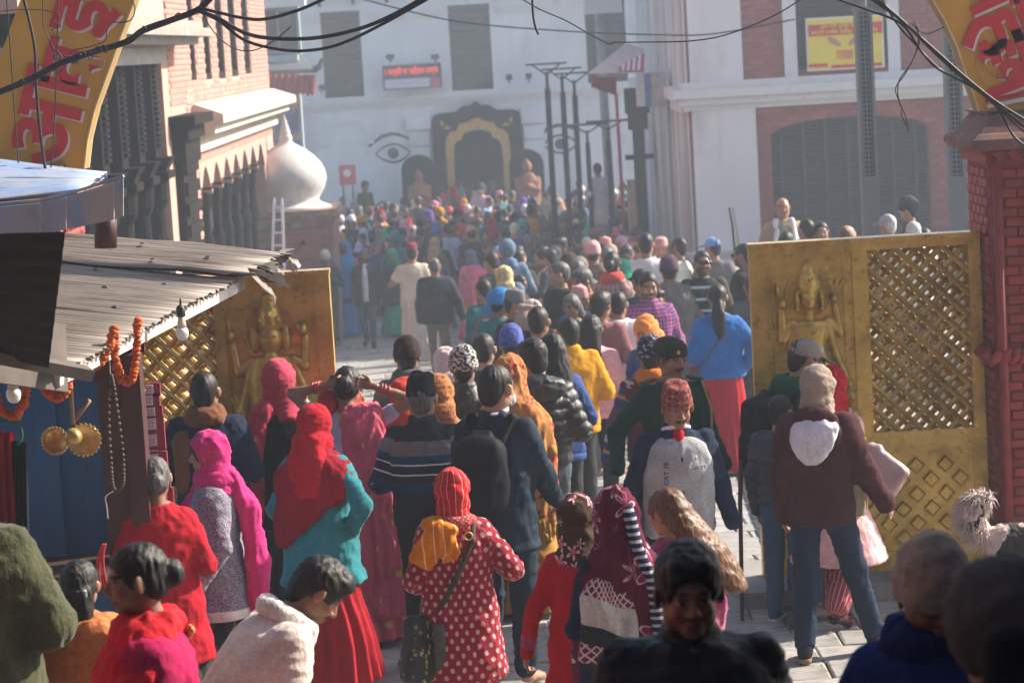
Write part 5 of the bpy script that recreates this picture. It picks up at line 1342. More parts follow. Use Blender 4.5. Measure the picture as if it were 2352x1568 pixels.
def stance_legs(kind, hz=.9, sep=.09):
    if kind == 'walk': return [(A3(-sep, 0, hz), A3(-sep, .16, .50), A3(-sep + .01, .10, .09), A3(-sep - .02, .24, .03)), (A3(sep, 0, hz), A3(sep, .02, .48), A3(sep - .01, -.26, .16), A3(sep + .02, -.16, .04))]
    if kind == 'stepout': return [(A3(-sep, 0, hz), A3(-sep - .01, -.03, .49), A3(-sep - .02, -.14, .10), A3(-sep - .05, -.0, .03)), (A3(sep, 0, hz), A3(sep + .07, .13, .50), A3(sep + .17, .16, .09), A3(sep + .2, .3, .03))]
    if kind == 'stride': return [(A3(-sep, 0, hz), A3(-sep, -.02, .48), A3(-sep, -.24, .14), A3(-sep - .02, -.12, .03)), (A3(sep, 0, hz), A3(sep, .2, .51), A3(sep, .24, .09), A3(sep + .02, .38, .05))]
    if kind == 'wide': return [(A3(-sep, 0, hz), A3(-sep - .06, .03, .49), A3(-sep - .1, -.02, .09), A3(-sep - .14, .12, .03)), (A3(sep, 0, hz), A3(sep + .06, .03, .49), A3(sep + .1, -.02, .09), A3(sep + .14, .12, .03))]
    return [(A3(-sep, 0, hz), A3(-sep - .01, .02, .49), A3(-sep - .012, -.02, .09), A3(-sep - .03, .13, .03)), (A3(sep, 0, hz), A3(sep + .01, .02, .49), A3(sep + .012, -.02, .09), A3(sep + .03, .13, .03))]

def hair_prims(style, sex):
    if style == 'short':
        return [ell((0, -.018, .03), (.082, .103, .097), k=.02), ell((0, -.062, -.035), (.062, .045, .062), k=.03), plane((0, 1, -.55), .062, k=.02), ell((0, .116, -.022), (.078, .088, .098), k=.02, op='-'),
                ell((-.084, .004, -.03), (.02, .034, .055), k=.015, op='-'), ell((.084, .004, -.03), (.02, .034, .055), k=.015, op='-'), ell((-.088, .036, -.05), (.034, .055, .056), k=.012, op='-'), ell((.088, .036, -.05), (.034, .055, .056), k=.012, op='-')]
    if style == 'thick':
        return [ell((0, -.012, .042), (.092, .112, .105), k=.02), ell((0, .05, .095), (.07, .05, .035), k=.03), ell((0, -.062, -.035), (.066, .05, .065), k=.03), ell((0, .122, -.02), (.08, .088, .096), k=.02, op='-'),
                ell((-.09, .01, -.06), (.02, .04, .055), k=.02, op='-'), ell((.09, .01, -.06), (.02, .04, .055), k=.02, op='-'), ell((-.09, .036, -.055), (.034, .055, .056), k=.012, op='-'), ell((.09, .036, -.055), (.034, .055, .056), k=.012, op='-')]
    if style in ('long', 'longside'):
        return [ell((0, -.018, .028), (.086, .105, .1), k=.02), loft([(-.52, 0, -.135, .045, .02), (-.44, 0, -.14, .085, .032), (-.25, 0, -.125, .105, .045), (-.1, 0, -.085, .095, .065), (.02, 0, -.03, .088, .095)], k=.03), ell((0, .1, -.04), (.075, .078, .105), k=.02, op='-')]
    if style == 'bun':
        return [ell((0, -.018, .028), (.083, .103, .097), k=.02), ell((0, -.05, -.03), (.07, .06, .06), k=.03), ell((0, -.125, -.005), (.05, .042, .05), k=.012), ell((0, .112, -.04), (.11, .09, .098), k=.015, op='-')]
    if style == 'pony':
        return [ell((0, -.018, .028), (.083, .103, .097), k=.02), ell((0, -.1, .0), (.035, .03, .03), k=.02), loft([(-.4, .01, -.15, .02, .016), (-.3, .01, -.15, .05, .035), (-.12, 0, -.14, .062, .045), (-.02, 0, -.11, .04, .035)], k=.03), ell((0, .112, -.04), (.11, .09, .098), k=.015, op='-')]
    if style == 'clip':
        return [ell((0, -.018, .028), (.088, .108, .1), k=.02), loft([(-.30, 0, -.10, .05, .03), (-.2, 0, -.10, .085, .05), (-.1, 0, -.08, .09, .065), (.0, 0, -.06, .085, .08)], k=.03), ell((0, .1, -.04), (.074, .078, .1), k=.02, op='-')]
    if style == 'bald': return [ell((0, -.016, .024), (.0765, .097, .0885), k=.02), ell((0, -.055, -.03), (.062, .05, .055), k=.03), ell((0, .06, .06), (.09, .1, .09), k=.02, op='-')]
def beanie_prims(kind='cuff', tall=0.0):
    q = [ell((0, -.012, .045), (.088, .108, .098), k=.03), loft([(-.005, 0, -.012, .087, .107), (.05, 0, -.012, .089, .109), (.10, 0, -.014, .085, .10), (.145 + tall * .5, 0, -.018, .055, .065), (.165 + tall, .012, -.025, .02, .024)], k=.03)]
    if kind == 'cuff': q += [loft([(-.012, 0, -.012, .094, .114), (.0, 0, -.012, .099, .119), (.04, 0, -.012, .099, .119), (.052, 0, -.012, .093, .113)], k=.008, rnd=.01)]
    if kind == 'fold': q += [cap((-.04, -.02, .19), (.05, -.03, .18), .032, .026, k=.02)]
    return q + [plane((0, .28, -1), .03, k=.01)]
def topi_prims(tilt=0):
    return [loft([(.01, 0, -.012, .084, .104), (.05, 0, -.013, .083, .102), (.115, .004, -.018, .074, .09), (.14, .008, -.02, .066, .08)], k=.01, rnd=.015, pw=2.2), cap((-.03, -.02, .143), (.045, -.02, .136), .018, .01, k=.03)]
def scarf_prims(tail=True, long=False, open_=True):
    q = [ell((0, -.018, .022), (.099, .12, .116), k=.03), loft([(-.24, 0, -.03, .155, .11), (-.2, 0, -.03, .13, .105), (-.14, 0, -.015, .096, .1), (-.06, 0, -.008, .093, .108)], k=.04)]
    if tail: q += [loft([(-.42, .02, -.15, .07, .02), (-.3, .015, -.15, .11, .035), (-.18, 0, -.125, .115, .05), (-.05, 0, -.1, .09, .06)], k=.04)]
    if open_: q += [ell((0, .112, -.025), (.062, .062, .092), k=.012, op='-') if open_ is True else ell(open_[0], open_[1], k=.012, op='-')]
    return q

PEOPLE = []
def person(label, px, py, s, face=0, sex='m', top=None, mat=None, hem=None, bottom='trousers', bmat=None, hair='short', hcol='black', hat=None, hatmat=None,
           pose_=('down', 'down'), yaw=0, pitch=0, roll=0, tone='b', fat=1.0, infl=0.0, hands=None, stance='stand', lean=0, facef=None, shoes=None, extra=None, moust=0, brow=None,
           hatadd=None, h=None, collar=0.0, sleeve=1.0, folds=.0055, lowleg=True, name='person', group=None, flare=.02, vox=None, dz=0.0, leanside=0, Y=None):
    Y = F / s if Y is None else Y
    P = at(px, py, Y); g = ground(Y) + dz
    ha = hatadd if hatadd is not None else {'beanie': .05, 'cuff': .05, 'fold': .09, 'topi': .045, 'scarf': .03, 'cap': .03, 'beret': .025, 'hood': .03, None: .012}.get(hat, .02)
    fac = 1.0
    if h is None:
        fac = (P.z - g) / (1.70 + ha - (.5 * (1 - math.cos(R(lean))) if lean else 0))
    else: fac = h / 1.70
    sc = fac
    PEOPLE.append((label[:40], round(sc * 1.7, 2)))
    e = empty(name, (P.x, Y, g if h is None else P.z - (1.70 + ha) * sc), R(face), label, 'person', group)
    if h is not None and lean: e.location.z = P.z - ((rotx(-R(lean)) @ A3(0, .01, .78 + ha))[2] + .92) * sc
    lm = None
    if lean or leanside:
        M = rotx(-R(lean)) @ roty(R(leanside)); piv = A3(0, 0, .92); lm = (M, piv - M @ piv)
        # keep the head over the pixel that was asked for
        tip = lm[0] @ A3(0, .01, 1.66) + lm[1]; c_, s_ = math.cos(R(face)), math.sin(R(face)); e.location.x -= (tip[0] * c_ - tip[1] * s_) * sc; e.location.y -= (tip[0] * s_ + tip[1] * c_) * sc
    if vox is None: vox = min(max(5.2 / s, .0115), .026)
    vh = min(max(2.8 / s, .0055), .013)
    hd = headxf(yaw, pitch, roll)
    fat = 1 + (fat - 1) * .55; sw = .160 if sex == 'm' else .140; sw *= .4 + .6 * fat
    A = arms(pose_, sw, 1.365 if sex == 'm' else 1.345)
    if facef is None: facef = abs(((face + yaw + 180) % 360) - 180) > 60
    up_ = (lambda q: [xf(p, *lm) for p in q]) if lm is not None else (lambda q: q)
    H_ = lambda q: up_([xf(p, *hd) for p in q])
    lg = stance_legs(stance)
    body_meshes(e, sc, sex, A, hd, SK[tone] if isinstance(tone, str) else tone, facef, vh if facef else max(vh, .009), hands, lm, brow, lg, bottom != 'skirt_only', moust, fat if fat > 1 else 1)
    # clothes
    if top:
        hem_ = hem if hem is not None else {'jacket': .80, 'sweater': .86, 'shirt': .80, 'kurta': .48, 'coat': .5, 'vest': .82, 'blouse': 1.0, 'tunic': .62, 'hoodie': .80}.get(top, .8)
        iq = infl + {'jacket': .008, 'sweater': .004, 'coat': .012, 'vest': .012, 'hoodie': .012, 'puffer': .022}.get(top, 0)
        q = top_prims(sex, A, hem_, fat, iq, sleeve, collar, flare)
        fo = [dict(amp=folds, f=(7, 7, 10), seed=len(PEOPLE)), dict(amp=folds * .7, f=(16, 16, 7), seed=len(PEOPLE) + 3)]
        if top == 'puffer':
            def puff(V):
                N = vnormals_cache[0]; return V
        nm = {'kurta': 'kurta', 'coat': 'coat', 'vest': 'vest', 'blouse': 'blouse', 'sweater': 'sweater', 'shirt': 'shirt', 'tunic': 'tunic', 'hoodie': 'hoodie', 'puffer': 'puffer_jacket'}.get(top, 'jacket')
        if top == 'puffer':
            V, Q = sdf_mesh(up_(q), vox); U = pat_coords(up_(q), V); N = vnormals(V, Q)
            V = V + N * (.017 * (np.abs(np.sin(U[:, 1] * math.pi / .075)) ** .6 - .7) + .004 * perlin(V * 25))[:, None]
            me = np_mesh(nm, V * sc, Q, True); a = me.attributes.new('pat', 'FLOAT_VECTOR', 'POINT'); a.data.foreach_set('vector', U.astype(np.float32).ravel()); o = link(nm, me, e, mat)
        else: o = sdf_obj(nm, up_(q), vox, sc, mat, e, fo)
        if s > 190 and top in ('jacket', 'sweater', 'hoodie', 'puffer') and hem is None:
            bs = [t_ for t_ in (JACK if sex == 'm' else FEMJ)][0]; wz = hem_
            sdf_obj('waistband', up_([loft([(wz - .012, bs[1] + iq + .006, bs[2] + iq + .006), (wz + .045, bs[1] + iq + .008, bs[2] + iq + .008)], fat=fat, rnd=.012, pw=2.4)]), vox, sc, mat, e)
            for sh, el, wr in A:
                if sleeve >= 1: sdf_obj('cuff', up_([cap(wr - (wr - el) * .13, wr + (wr - el) * .02, .043 + iq, .039 + iq)]), vox, sc, mat, e)
            if sex == 'm': sdf_obj('back_seam', up_([loft([(1.262, bs[1] + iq + .007, bs[2] + iq - .0005), (1.278, bs[1] + iq + .007, bs[2] + iq - .0005)], fat=fat, rnd=.006, pw=2.4)]), vox, sc, mat, e) if False else None
    if bottom in ('trousers', 'jeans', 'leggings', 'wide'):
        w = {'leggings': .85, 'wide': 1.3}.get(bottom, 1.0); q = [loft([(.78, .15, .11), (.86, .165, .12), (.95, .168, .118), (1.02, .15, .105)], k=.06, fat=fat)]
        for hp, kn, an, toe in lg: q += [cap(hp - A3(0, 0, .02), kn, .092 * w, .068 * w, k=.035), cap(kn, an + A3(0, 0, .02), .068 * w, .056 * w * (1.15 if bottom == 'wide' else 1), k=.03)]
        sdf_obj('trousers', q, vox * 1.25 if lowleg else .028, sc, bmat, e, [dict(amp=.006, f=(10, 10, 5), seed=len(PEOPLE) + 7), dict(amp=.004, f=(7, 7, 16), seed=len(PEOPLE) + 8)])
    elif bottom in ('skirt', 'sari', 'lungi'):
        wd = .30 if bottom != 'lungi' else .23
        q = [loft([(.05, wd * .95, wd * .8), (.3, wd * .82, wd * .68), (.55, .19, .15), (.85, .165, .128), (1.0, .14, .105)], k=.03, fat=fat)]
        def pleat(V, sd=len(PEOPLE)):
            th = np.arctan2(V[:, 0], V[:, 1]); r = np.hypot(V[:, 0], V[:, 1]) + 1e-6; a = np.clip((1.0 - V[:, 2]) / .9, 0, 1) * .022
            d = a * np.sin(th * 17 + 2 * perlin(V * 3 + sd)) + a * .6 * perlin(np.stack([th * 5, V[:, 2] * 1.2, V[:, 2] * 0 + sd], 1)); V = V.copy(); V[:, 0] += V[:, 0] / r * d; V[:, 1] += V[:, 1] / r * d; return V
        sdf_obj('skirt', q, vox * 1.2, sc, bmat, e, None, True, pleat)
    if shoes is not None:
        for sd, (hp, kn, an, toe) in zip((-1, 1), lg):
            q = [cap(an - A3(0, .03, .035), toe, .043, .036, k=.02), ell(an - A3(0, .0, .0), (.045, .05, .05), k=.03)]
            sole = [cap(A3(an[0], an[1] - .04, max(an[2] - .075, .012)), A3(toe[0], toe[1] + .015, max(toe[2] - .025, .012)), .04, .036, k=.01)]
            o = sdf_obj('shoe', q, .012, sc, shoes[0], e)
            for p in sole: p['M'] = np.diag([1., 1., .4]); p['T'] = A3(0, 0, .6 * (an[2] - .075 + .012) * .5)
            sdf_obj('sole', [cap(A3(an[0], an[1] - .04, max(an[2] - .07, .018)), A3(toe[0], toe[1] + .012, max(toe[2] - .015, .018)), .041, .035, k=.01)], .012, sc, shoes[1], o, None, True, lambda V: np.column_stack([V[:, 0], V[:, 1], np.clip(V[:, 2], max(an[2] - .092, 0), max(an[2] - .06, .03))]))
    # head cover
    if hair and hat not in ('scarf', 'hood'):
        q = H_(hair_prims(hair, sex)); hv = max(vh * 1.3, .0075)
        am = .002 if hair in ('short', 'bald') else .0045
        def strands(V, hv_=hv):
            L = V if lm is None else (V - lm[1]) @ lm[0]
            L = (L - hd[1]) @ hd[0]; th = np.arctan2(L[:, 0], L[:, 1] + .03); N = (L - A3(0, -.02, .0)); N /= np.linalg.norm(N, axis=1)[:, None] + 1e-6; n = perlin(np.stack([th * 5.5, L[:, 2] * 9 + th, L[:, 1] * 9], 1)) + .6 * perlin(np.stack([th * 12, L[:, 2] * 12, L[:, 1] * 20], 1))
            D = (N * (.0032 * n)[:, None]) @ hd[0].T
            return V + (D if lm is None else D @ lm[0].T)
        sdf_obj('hair', q, hv, sc, HAIR[hcol], e, [dict(amp=am, f=(60, 60, 18), seed=len(PEOPLE), ridge=False), dict(amp=.0035 if hair == 'thick' else .001, f=(24, 24, 14), seed=3)], False, strands)
    hv = max(vh * 1.5, .0095)
    if hat in ('beanie', 'cuff', 'fold'):
        sdf_obj('beanie', H_(beanie_prims(hat)), hv, sc, hatmat, e, dict(amp=.0045, f=(16, 16, 16), seed=len(PEOPLE)))
    elif hat == 'topi': sdf_obj('topi', H_(topi_prims()), hv, sc, hatmat, e, dict(amp=.003, f=(14, 14, 14), seed=len(PEOPLE)))
    elif hat == 'beret':
        sdf_obj('beret', H_([ell((0, -.02, .06), (.094, .112, .075), k=.02), loft([(.02, 0, -.012, .086, .106), (.05, 0, -.012, .087, .107)], k=.01), ell((.03, -.03, .08), (.075, .09, .055), k=.03)]), hv, sc, hatmat, e, dict(amp=.004, f=(12, 12, 12), seed=3))
    elif hat == 'cap':
        o = sdf_obj('cap', H_([ell((0, -.012, .03), (.088, .108, .1), k=.02), plane((0, 0, -1), -.015, k=.01)]), hv, sc, hatmat, e)
        sdf_obj('brim', H_([ell((0, .13, .02), (.072, .085, .008), k=.004, rot=rotx(-.28))]), .006, sc, hatmat, o)
    elif hat == 'scarf':
        lf = extra.get('scarf', {}) if extra else {}
        sdf_obj('headscarf', H_(scarf_prims(lf.get('tail', True), False, lf.get('open', True))), hv, sc, hatmat, e, [dict(amp=.008, f=(9, 9, 8), seed=len(PEOPLE)), dict(amp=.006, f=(9, 9, 30), seed=len(PEOPLE) + 2)])
    elif hat == 'hood':
        sdf_obj('hood', H_([ell((0, -.03, .025), (.105, .125, .12), k=.03), loft([(-.22, 0, -.03, .13, .11), (-.1, 0, -.02, .1, .11)], k=.04), ell((0, .12, -.02), (.068, .07, .1), k=.01, op='-')]), hv, sc, hatmat, e, dict(amp=.006, f=(11, 11, 11), seed=2))
    ex = extra or {}
    if 'muffler' in ex:
        q = [ring((0, -.015, 1.455), .078, .038, k=.02, sy=1.08, sz=1.3), ring((0, -.02, 1.425), .095, .034, k=.02, sy=1.0)]
        if ex.get('ends'): q += [cap((.09, -.04, 1.43), (.11, -.13, 1.2), .03, .045, k=.03)] if ex['ends'] == 'back' else [cap((-.10, .02, 1.42), (-.14, -.10, 1.30), .035, .05, k=.03), cap((-.14, -.11, 1.30), (-.15, -.12, 1.05), .05, .045, k=.03)]
        sdf_obj('muffler', up_(q), vox, sc, ex['muffler'], e, [dict(amp=.007, f=(18, 18, 18), seed=4)])
    if 'shawl' in ex:       # cloth over the shoulders, hanging to z
        z0, mt = ex['shawl'][:2]; sp = ex['shawl'][2] if len(ex['shawl']) > 2 else 1.0
        st = [(z0, 0, -.01, .265 * sp, .175), (z0 + .15, 0, -.01, .27 * sp, .175), (1.15, 0, -.01, .262 * sp, .17), (1.3, 0, -.015, .245 * sp, .155), (1.375, 0, -.015, .20 * sp, .13), (1.43, 0, -.015, .11, .10), (1.46, 0, -.01, .085, .09)]
        q = [loft([t_ for t_ in st if t_[0] >= z0], k=.03, fat=fat * (1 if sex == 'm' else .92))]
        if 'cut' in ex: q += [plane(n_, d_, k=.02) for n_, d_ in ex['cut']]
        sdf_obj('shawl', up_(q), vox, sc, mt, e, [dict(amp=.013, f=(11, 11, 2.6), seed=len(PEOPLE)), dict(amp=.006, f=(20, 20, 6), seed=6)])
    if 'veil' in ex:        # one cloth from the crown of the head down the back
        z0, mt = ex['veil'][:2]; wv = ex['veil'][2] if len(ex['veil']) > 2 else 1.0
        hz = HEADC[2]
        st = [(z0, 0, -.03, .25 * wv, .16), (z0 + .2, 0, -.02, .255 * wv, .165), (1.1, 0, -.02, .245 * wv, .165), (1.28, 0, -.025, .225 * wv, .155), (1.37, 0, -.03, .175 * wv, .14), (1.45, 0, -.03, .115, .128), (1.52, 0, -.01, .1, .12), (1.6, 0, -.002, .098, .118), (1.66, 0, -.004, .085, .102), (1.70, 0, -.005, .055, .07), (1.72, 0, -.005, .02, .03)]
        q = [loft([t_ for t_ in st if t_[0] >= z0], k=.03, fat=1.0)]
        if not ex.get('veilclosed'): q += [ell((0, .135, 1.56), (.066, .07, .10), k=.015, op='-'), ell((0, .24, 1.1), (.12, .13, .4), k=.03, op='-')]
        sdf_obj('veil', up_(q), vox, sc, mt, e, [dict(amp=.015, f=(10, 10, 2.2), seed=len(PEOPLE) * 3), dict(amp=.006, f=(22, 22, 5), seed=6)])
    return e, sc, (A, hd, lm, up_, H_, vox)
def part(e, sc, name, prims, mat, vox=.012, folds=None, parent=None):
    return sdf_obj(name, prims, vox, sc, mat, parent or e, folds)
# ------------------------------------------------------------------ cloths
def C(name, *rgb, **kw): return cloth(name, tuple(rgb), **kw)
c_polka = cloth('red_dotted_knit', (.25, .012, .03), 'dots', pu=.052, pw=.068, r=.0092, c2=(.52, .36, .33), sheen=.4)
c_redline = cloth('red_scarf_gold_lines', (.44, .012, .022), 'lines', period=.032, w=.09, c2=(.8, .45, .35), axis='u', wob=.25, dash=.3)
c_orangecloth = cloth('saffron_cloth', (.54, .17, .008), 'lines', period=.035, w=.1, c2=(.8, .5, .25), axis='u', dash=.25)
c_red = C('deep_red_cloth', .36, .012, .02); c_redb = C('bright_red_cloth', .40, .008, .02); c_redsari = cloth('red_sari_cloth', (.50, .015, .025), sheen=.1, foldscale=30)
c_crimson = C('crimson_wool', .24, .006, .018, foldamt=1.6); c_teal = C('teal_wool', .025, .20, .235, sheen=.4); c_pink = C('pink_shawl', .58, .03, .19, sheen=.4)
c_rose = C('rose_scarf', .46, .042, .085, sheen=.4); c_rosesari = cloth('rose_sari_cloth', (.56, .09, .14), 'dots', pu=.34, pw=.30, r=.016, c2=(.55, .4, .1), foldscale=34, sheen=.1)
c_marl = cloth('grey_violet_marl_knit', (.055, .05, .085), 'marl', c2=(.36, .34, .40), sheen=.4); c_whiteknit = C('white_rib_knit', .62, .55, .52)
c_black = C('black_cloth', .013, .013, .015); c_charcoal = C('charcoal_cloth', .03, .031, .034); c_grey = C('grey_cloth', .14, .14, .145); c_ltgrey = C('light_grey_fleece', .33, .34, .36)
c_navy = C('navy_cloth', .012, .022, .05); c_navy2 = C('navy_suiting', .014, .028, .046, rough=.7); c_blue = C('royal_blue_knit', .02, .12, .37, sheen=.5); c_dblue = C('blue_cloth', .035, .07, .22)
c_jean = C('blue_denim', .035, .085, .17, weave=400); c_jeang = C('grey_blue_denim', .075, .105, .13); c_jeand = C('dark_navy_denim', .014, .026, .055)
c_olive = C('olive_fleece', .055, .058, .028, weave=90, bumps=.6, sheen=.7); c_army = C('army_green_wool', .012, .038, .020); c_khaki = C('khaki_cloth', .22, .19, .12); c_green = C('bottle_green_sweat', .010, .07, .038)
c_brown = C('maroon_brown_sweat', .06, .019, .020); c_beigescarf = C('beige_knit_scarf', .30, .24, .19, weave=150, bumps=.5); c_brownscarf = C('brown_wool_scarf', .17, .065, .03, sheen=.4); c_beanieb = C('dark_brown_knit', .028, .014, .011, weave=120, bumps=.6)
c_white = C('white_cotton', .66, .66, .68); c_cream = C('cream_cotton', .55, .49, .40); c_mustard = C('mustard_jacket_cloth', .52, .24, .012); c_yellow = C('yellow_scarf', .62, .42, .015); c_orange = C('orange_scarf', .62, .17, .02)
c_ltpink = C('pale_pink_wool', .62, .32, .36, sheen=.5); c_magenta = C('magenta_mohair', .30, .035, .11, weave=80, bumps=.7, sheen=1.0); c_orangej = C('orange_quilted', .56, .19, .07); c_corduroy = C('off_white_corduroy', .60, .53, .48, weave=300)
c_maroonvest = C('maroon_vest', .10, .022, .035); c_purple = C('purple_cloth', .12, .05, .28); c_green2 = C('emerald_scarf', .03, .36, .22); c_taupe = C('taupe_cloth', .20, .165, .14); c_tan = C('tan_jacket', .36, .27, .17)
c_leather = cloth('black_leather', (.014, .016, .018), rough=.35, sheen=0, spec=.5, bumps=.5, foldscale=30); c_puffer = cloth('black_quilted_nylon', (.02, .023, .026), rough=.4, sheen=0, spec=.5, bumps=.35, foldscale=40)
c_npuffer = cloth('navy_quilted_nylon', (.012, .017, .035), rough=.4, sheen=0, spec=.45, bumps=.35, foldscale=40)
c_stripe_polo = cloth('dark_striped_polo', (.03, .03, .035), 'stripes', period=2.0, off=0, stops=[(0, (.016, .018, .026)), (.500, (.010, .03, .085)), (.525, (.016, .018, .026)), (.543, (.6, .6, .62)), (.549, (.016, .018, .026)), (.572, (.6, .6, .62)), (.578, (.014, .04, .09)), (.600, (.13, .125, .125)), (.638, (.018, .02, .028))])
c_hstripe = cloth('white_striped_knit', (.02, .03, .03), 'stripes', period=.12, stops=[(0, (.02, .028, .03)), (.78, (.5, .5, .5))])
c_sleeve = cloth('multi_stripe_knit', (.1, .1, .1), 'stripes', period=.34, stops=[(0, (.10, .07, .08)), (.2, (.03, .05, .16)), (.38, (.5, .22, .05)), (.45, (.05, .06, .15)), (.6, (.42, .38, .36)), (.75, (.12, .07, .08))])
c_check = cloth('checked_shirt', (.035, .05, .19), 'check', period=.034, w=.4, c2=(.50, .10, .17))
c_topi = cloth('woven_topi_cloth', (.26, .06, .055), 'diamond', period=.062, c2=(.03, .03, .03), c3=(.34, .14, .10))
c_topib = C('black_topi_cloth', .012, .013, .017); c_topip = C('pink_topi_cloth', .55, .28, .26); c_topim = C('maroon_topi_cloth', .2, .04, .05)
c_keff = cloth('black_white_knit', (.03, .03, .03), 'tie', scale=55, stops=[(0, (.03, .03, .032)), (.5, (.48, .47, .46))]); c_navypat = cloth('navy_snow_knit', (.03, .04, .09), 'tie', scale=45, stops=[(0, (.022, .028, .06)), (.56, (.3, .32, .4))])
c_bluehat = cloth('violet_blue_pattern_knit', (.10, .12, .42), 'tie', scale=38, stops=[(0, (.40, .05, .12)), (.33, (.09, .12, .42)), (.55, (.035, .06, .14)), (.66, (.35, .40, .5))])
c_redstripehat = cloth('maroon_striped_knit', (.2, .03, .05), 'stripes', period=.042, stops=[(0, (.22, .03, .06)), (.4, (.42, .36, .38)), (.55, (.10, .03, .05))])
c_flowershawl = cloth('orange_floral_shawl', (.42, .19, .06), 'floral', scale=10, size=.085, skip=.02, stops=[(0, (.55, .3, .06)), (.25, (.38, .03, .04)), (.6, (.08, .04, .03)), (.75, (.5, .12, .05))], foldscale=26)
c_goldcloth = C('gold_ochre_cloth', .40, .20, .045); c_brownflor = cloth('brown_scarf_pink_petals', (.055, .03, .018), 'floral', scale=13, size=.055, skip=.35, stops=[(0, (.62, .45, .45)), (.4, (.60, .12, .26)), (.8, (.70, .5, .5))])
c_maroonshawl = cloth('maroon_flower_shawl', (.10, .008, .03), 'floral', scale=6.5, size=.11, skip=.1, stops=[(0, (.5, .4, .42)), (.12, (.17, .012, .05)), (.3, (.46, .36, .38)), (.36, (.20, .015, .06)), (.86, (.5, .4, .42))], foldamt=1.0)
c_bandshawl = cloth('woven_band_shawl', (.4, .38, .36), 'bands', period=.46, skew=.25, stops=[(0, (.42, .40, .38)), (.24, (.16, .012, .04)), (.42, (.012, .02, .06)), (.62, (.03, .03, .04)), (.68, (.16, .012, .04)), (.84, (.02, .024, .03))], mask=[(0, .0), (.24, 1.0), (.42, 0.), (.68, 1.0), (.84, 0.)], c2=(.5, .46, .44))
c_pinkfloral = cloth('pale_pink_floral_cotton', (.74, .42, .43), 'floral', scale=5, size=.04, skip=.45, stops=[(0, (.45, .04, .06)), (.6, (.55, .12, .14))]); c_pinkstripe = cloth('maroon_pinstripe_cotton', (.22, .035, .045), 'stripes', axis='u', period=.028, stops=[(0, (.26, .035, .05)), (.82, (.6, .35, .35))])
c_beretg = C('green_beret_felt', .028, .035, .02); c_greybeanie = C('grey_beige_knit', .33, .27, .215, weave=140, bumps=.6); c_skirtgold = cloth('black_skirt_gold_rows', (.018, .016, .018), 'stripes', period=.5, off=.0, stops=[(0, (.018, .016, .018)), (.40, (.4, .25, .05)), (.415, (.018, .016, .018)), (.5, (.4, .25, .05)), (.515, (.018, .016, .018)), (.58, (.4, .25, .05)), (.60, (.018, .016, .018))])
M_leatherbag = cloth('blush_leather', (.50, .33, .33), rough=.45, sheen=0, spec=.5, weave=60, bumps=.25); M_bagpat = cloth('black_star_print_nylon', (.012, .012, .014), 'floral', scale=26, size=.020, skip=.25, stops=[(0, (.30, .40, .36)), (.5, (.42, .36, .08))], rough=.5, spec=.4)
M_pack = cloth('black_pack_nylon', (.008, .009, .011), rough=.7, spec=.12, bumps=.4, foldscale=18); M_strap = cloth('olive_strap', (.06, .055, .045), rough=.7)
M_gild = surf('gold_trim', (.6, .4, .12), .45, metal=.5); M_glass = surf('dark_sunglass', (.01, .01, .012), .15); M_mask = C('pale_blue_mask', .55, .62, .68); M_bangle = surf('red_bangle', (.5, .03, .04), .35)

def thing_at(e, sc, name, label, cat, prims, mat, vox=.012, folds=None, group=None):
    """something carried: its own object, standing where the carrier's frame puts it"""
    M = e.matrix_basis.to_3x3(); Mn = np.array(M); V, Q = sdf_mesh(prims, vox); U = pat_coords(prims, V)
    if folds: V = fold_disp(V, vnormals(V, Q), **folds)
    c = V.mean(0); c[2] = V[:, 2].min(); me = np_mesh(name, (V - c) * sc, Q, True)
    a = me.attributes.new('pat', 'FLOAT_VECTOR', 'POINT'); a.data.foreach_set('vector', (U * sc).astype(np.float32).ravel())
    o = link(name, me, None, mat); o.location = e.location + M @ Vector(c * sc); o.rotation_euler = e.rotation_euler
    o['origin_shift'] = 0; del o['origin_shift']
    tag(o, label, cat, group); return o, c
def sub(o, c, sc, name, prims, mat, vox=.01, folds=None):
    V, Q = sdf_mesh(prims, vox); U = pat_coords(prims, V); me = np_mesh(name, (V - c) * sc, Q, True)
    a = me.attributes.new('pat', 'FLOAT_VECTOR', 'POINT'); a.data.foreach_set('vector', (U * sc).astype(np.float32).ravel()); return link(name, me, o, mat)
def backpack(e, sc, label, mat, y=-.24, z=1.16, w=.155, h=.24, d=.10, lm=None, straps=True):
    o, c = thing_at(e, sc, 'backpack', label, 'backpack', [ell((0, y, z), (w, d, h), k=.03), box3((0, y, z), (w * .85, d * .8, h * .85), k=.05, rd=.05), box3((0, y - d * .75, z - h * .3), (w * .65, d * .4, h * .38), k=.03, rd=.03), cap((-.05, y + .03, z + h), (.05, y + .03, z + h), .018)], mat, .013, dict(amp=.006, f=(12, 12, 12), seed=3))
    if straps:
        for s in (-1, 1): sub(o, c, sc, 'strap', [cap((s * .09, y + .08, z + h * .75), (s * .115, -.05, 1.435), .024, k=.02), cap((s * .115, -.05, 1.435), (s * .12, .10, 1.35), .024, k=.03), cap((s * .12, .10, 1.35), (s * .14, .11, 1.1), .022, k=.03)], mat, .012)
    return o, c

# ------------------------------------------------------------------ the nearest people
U_ = dict
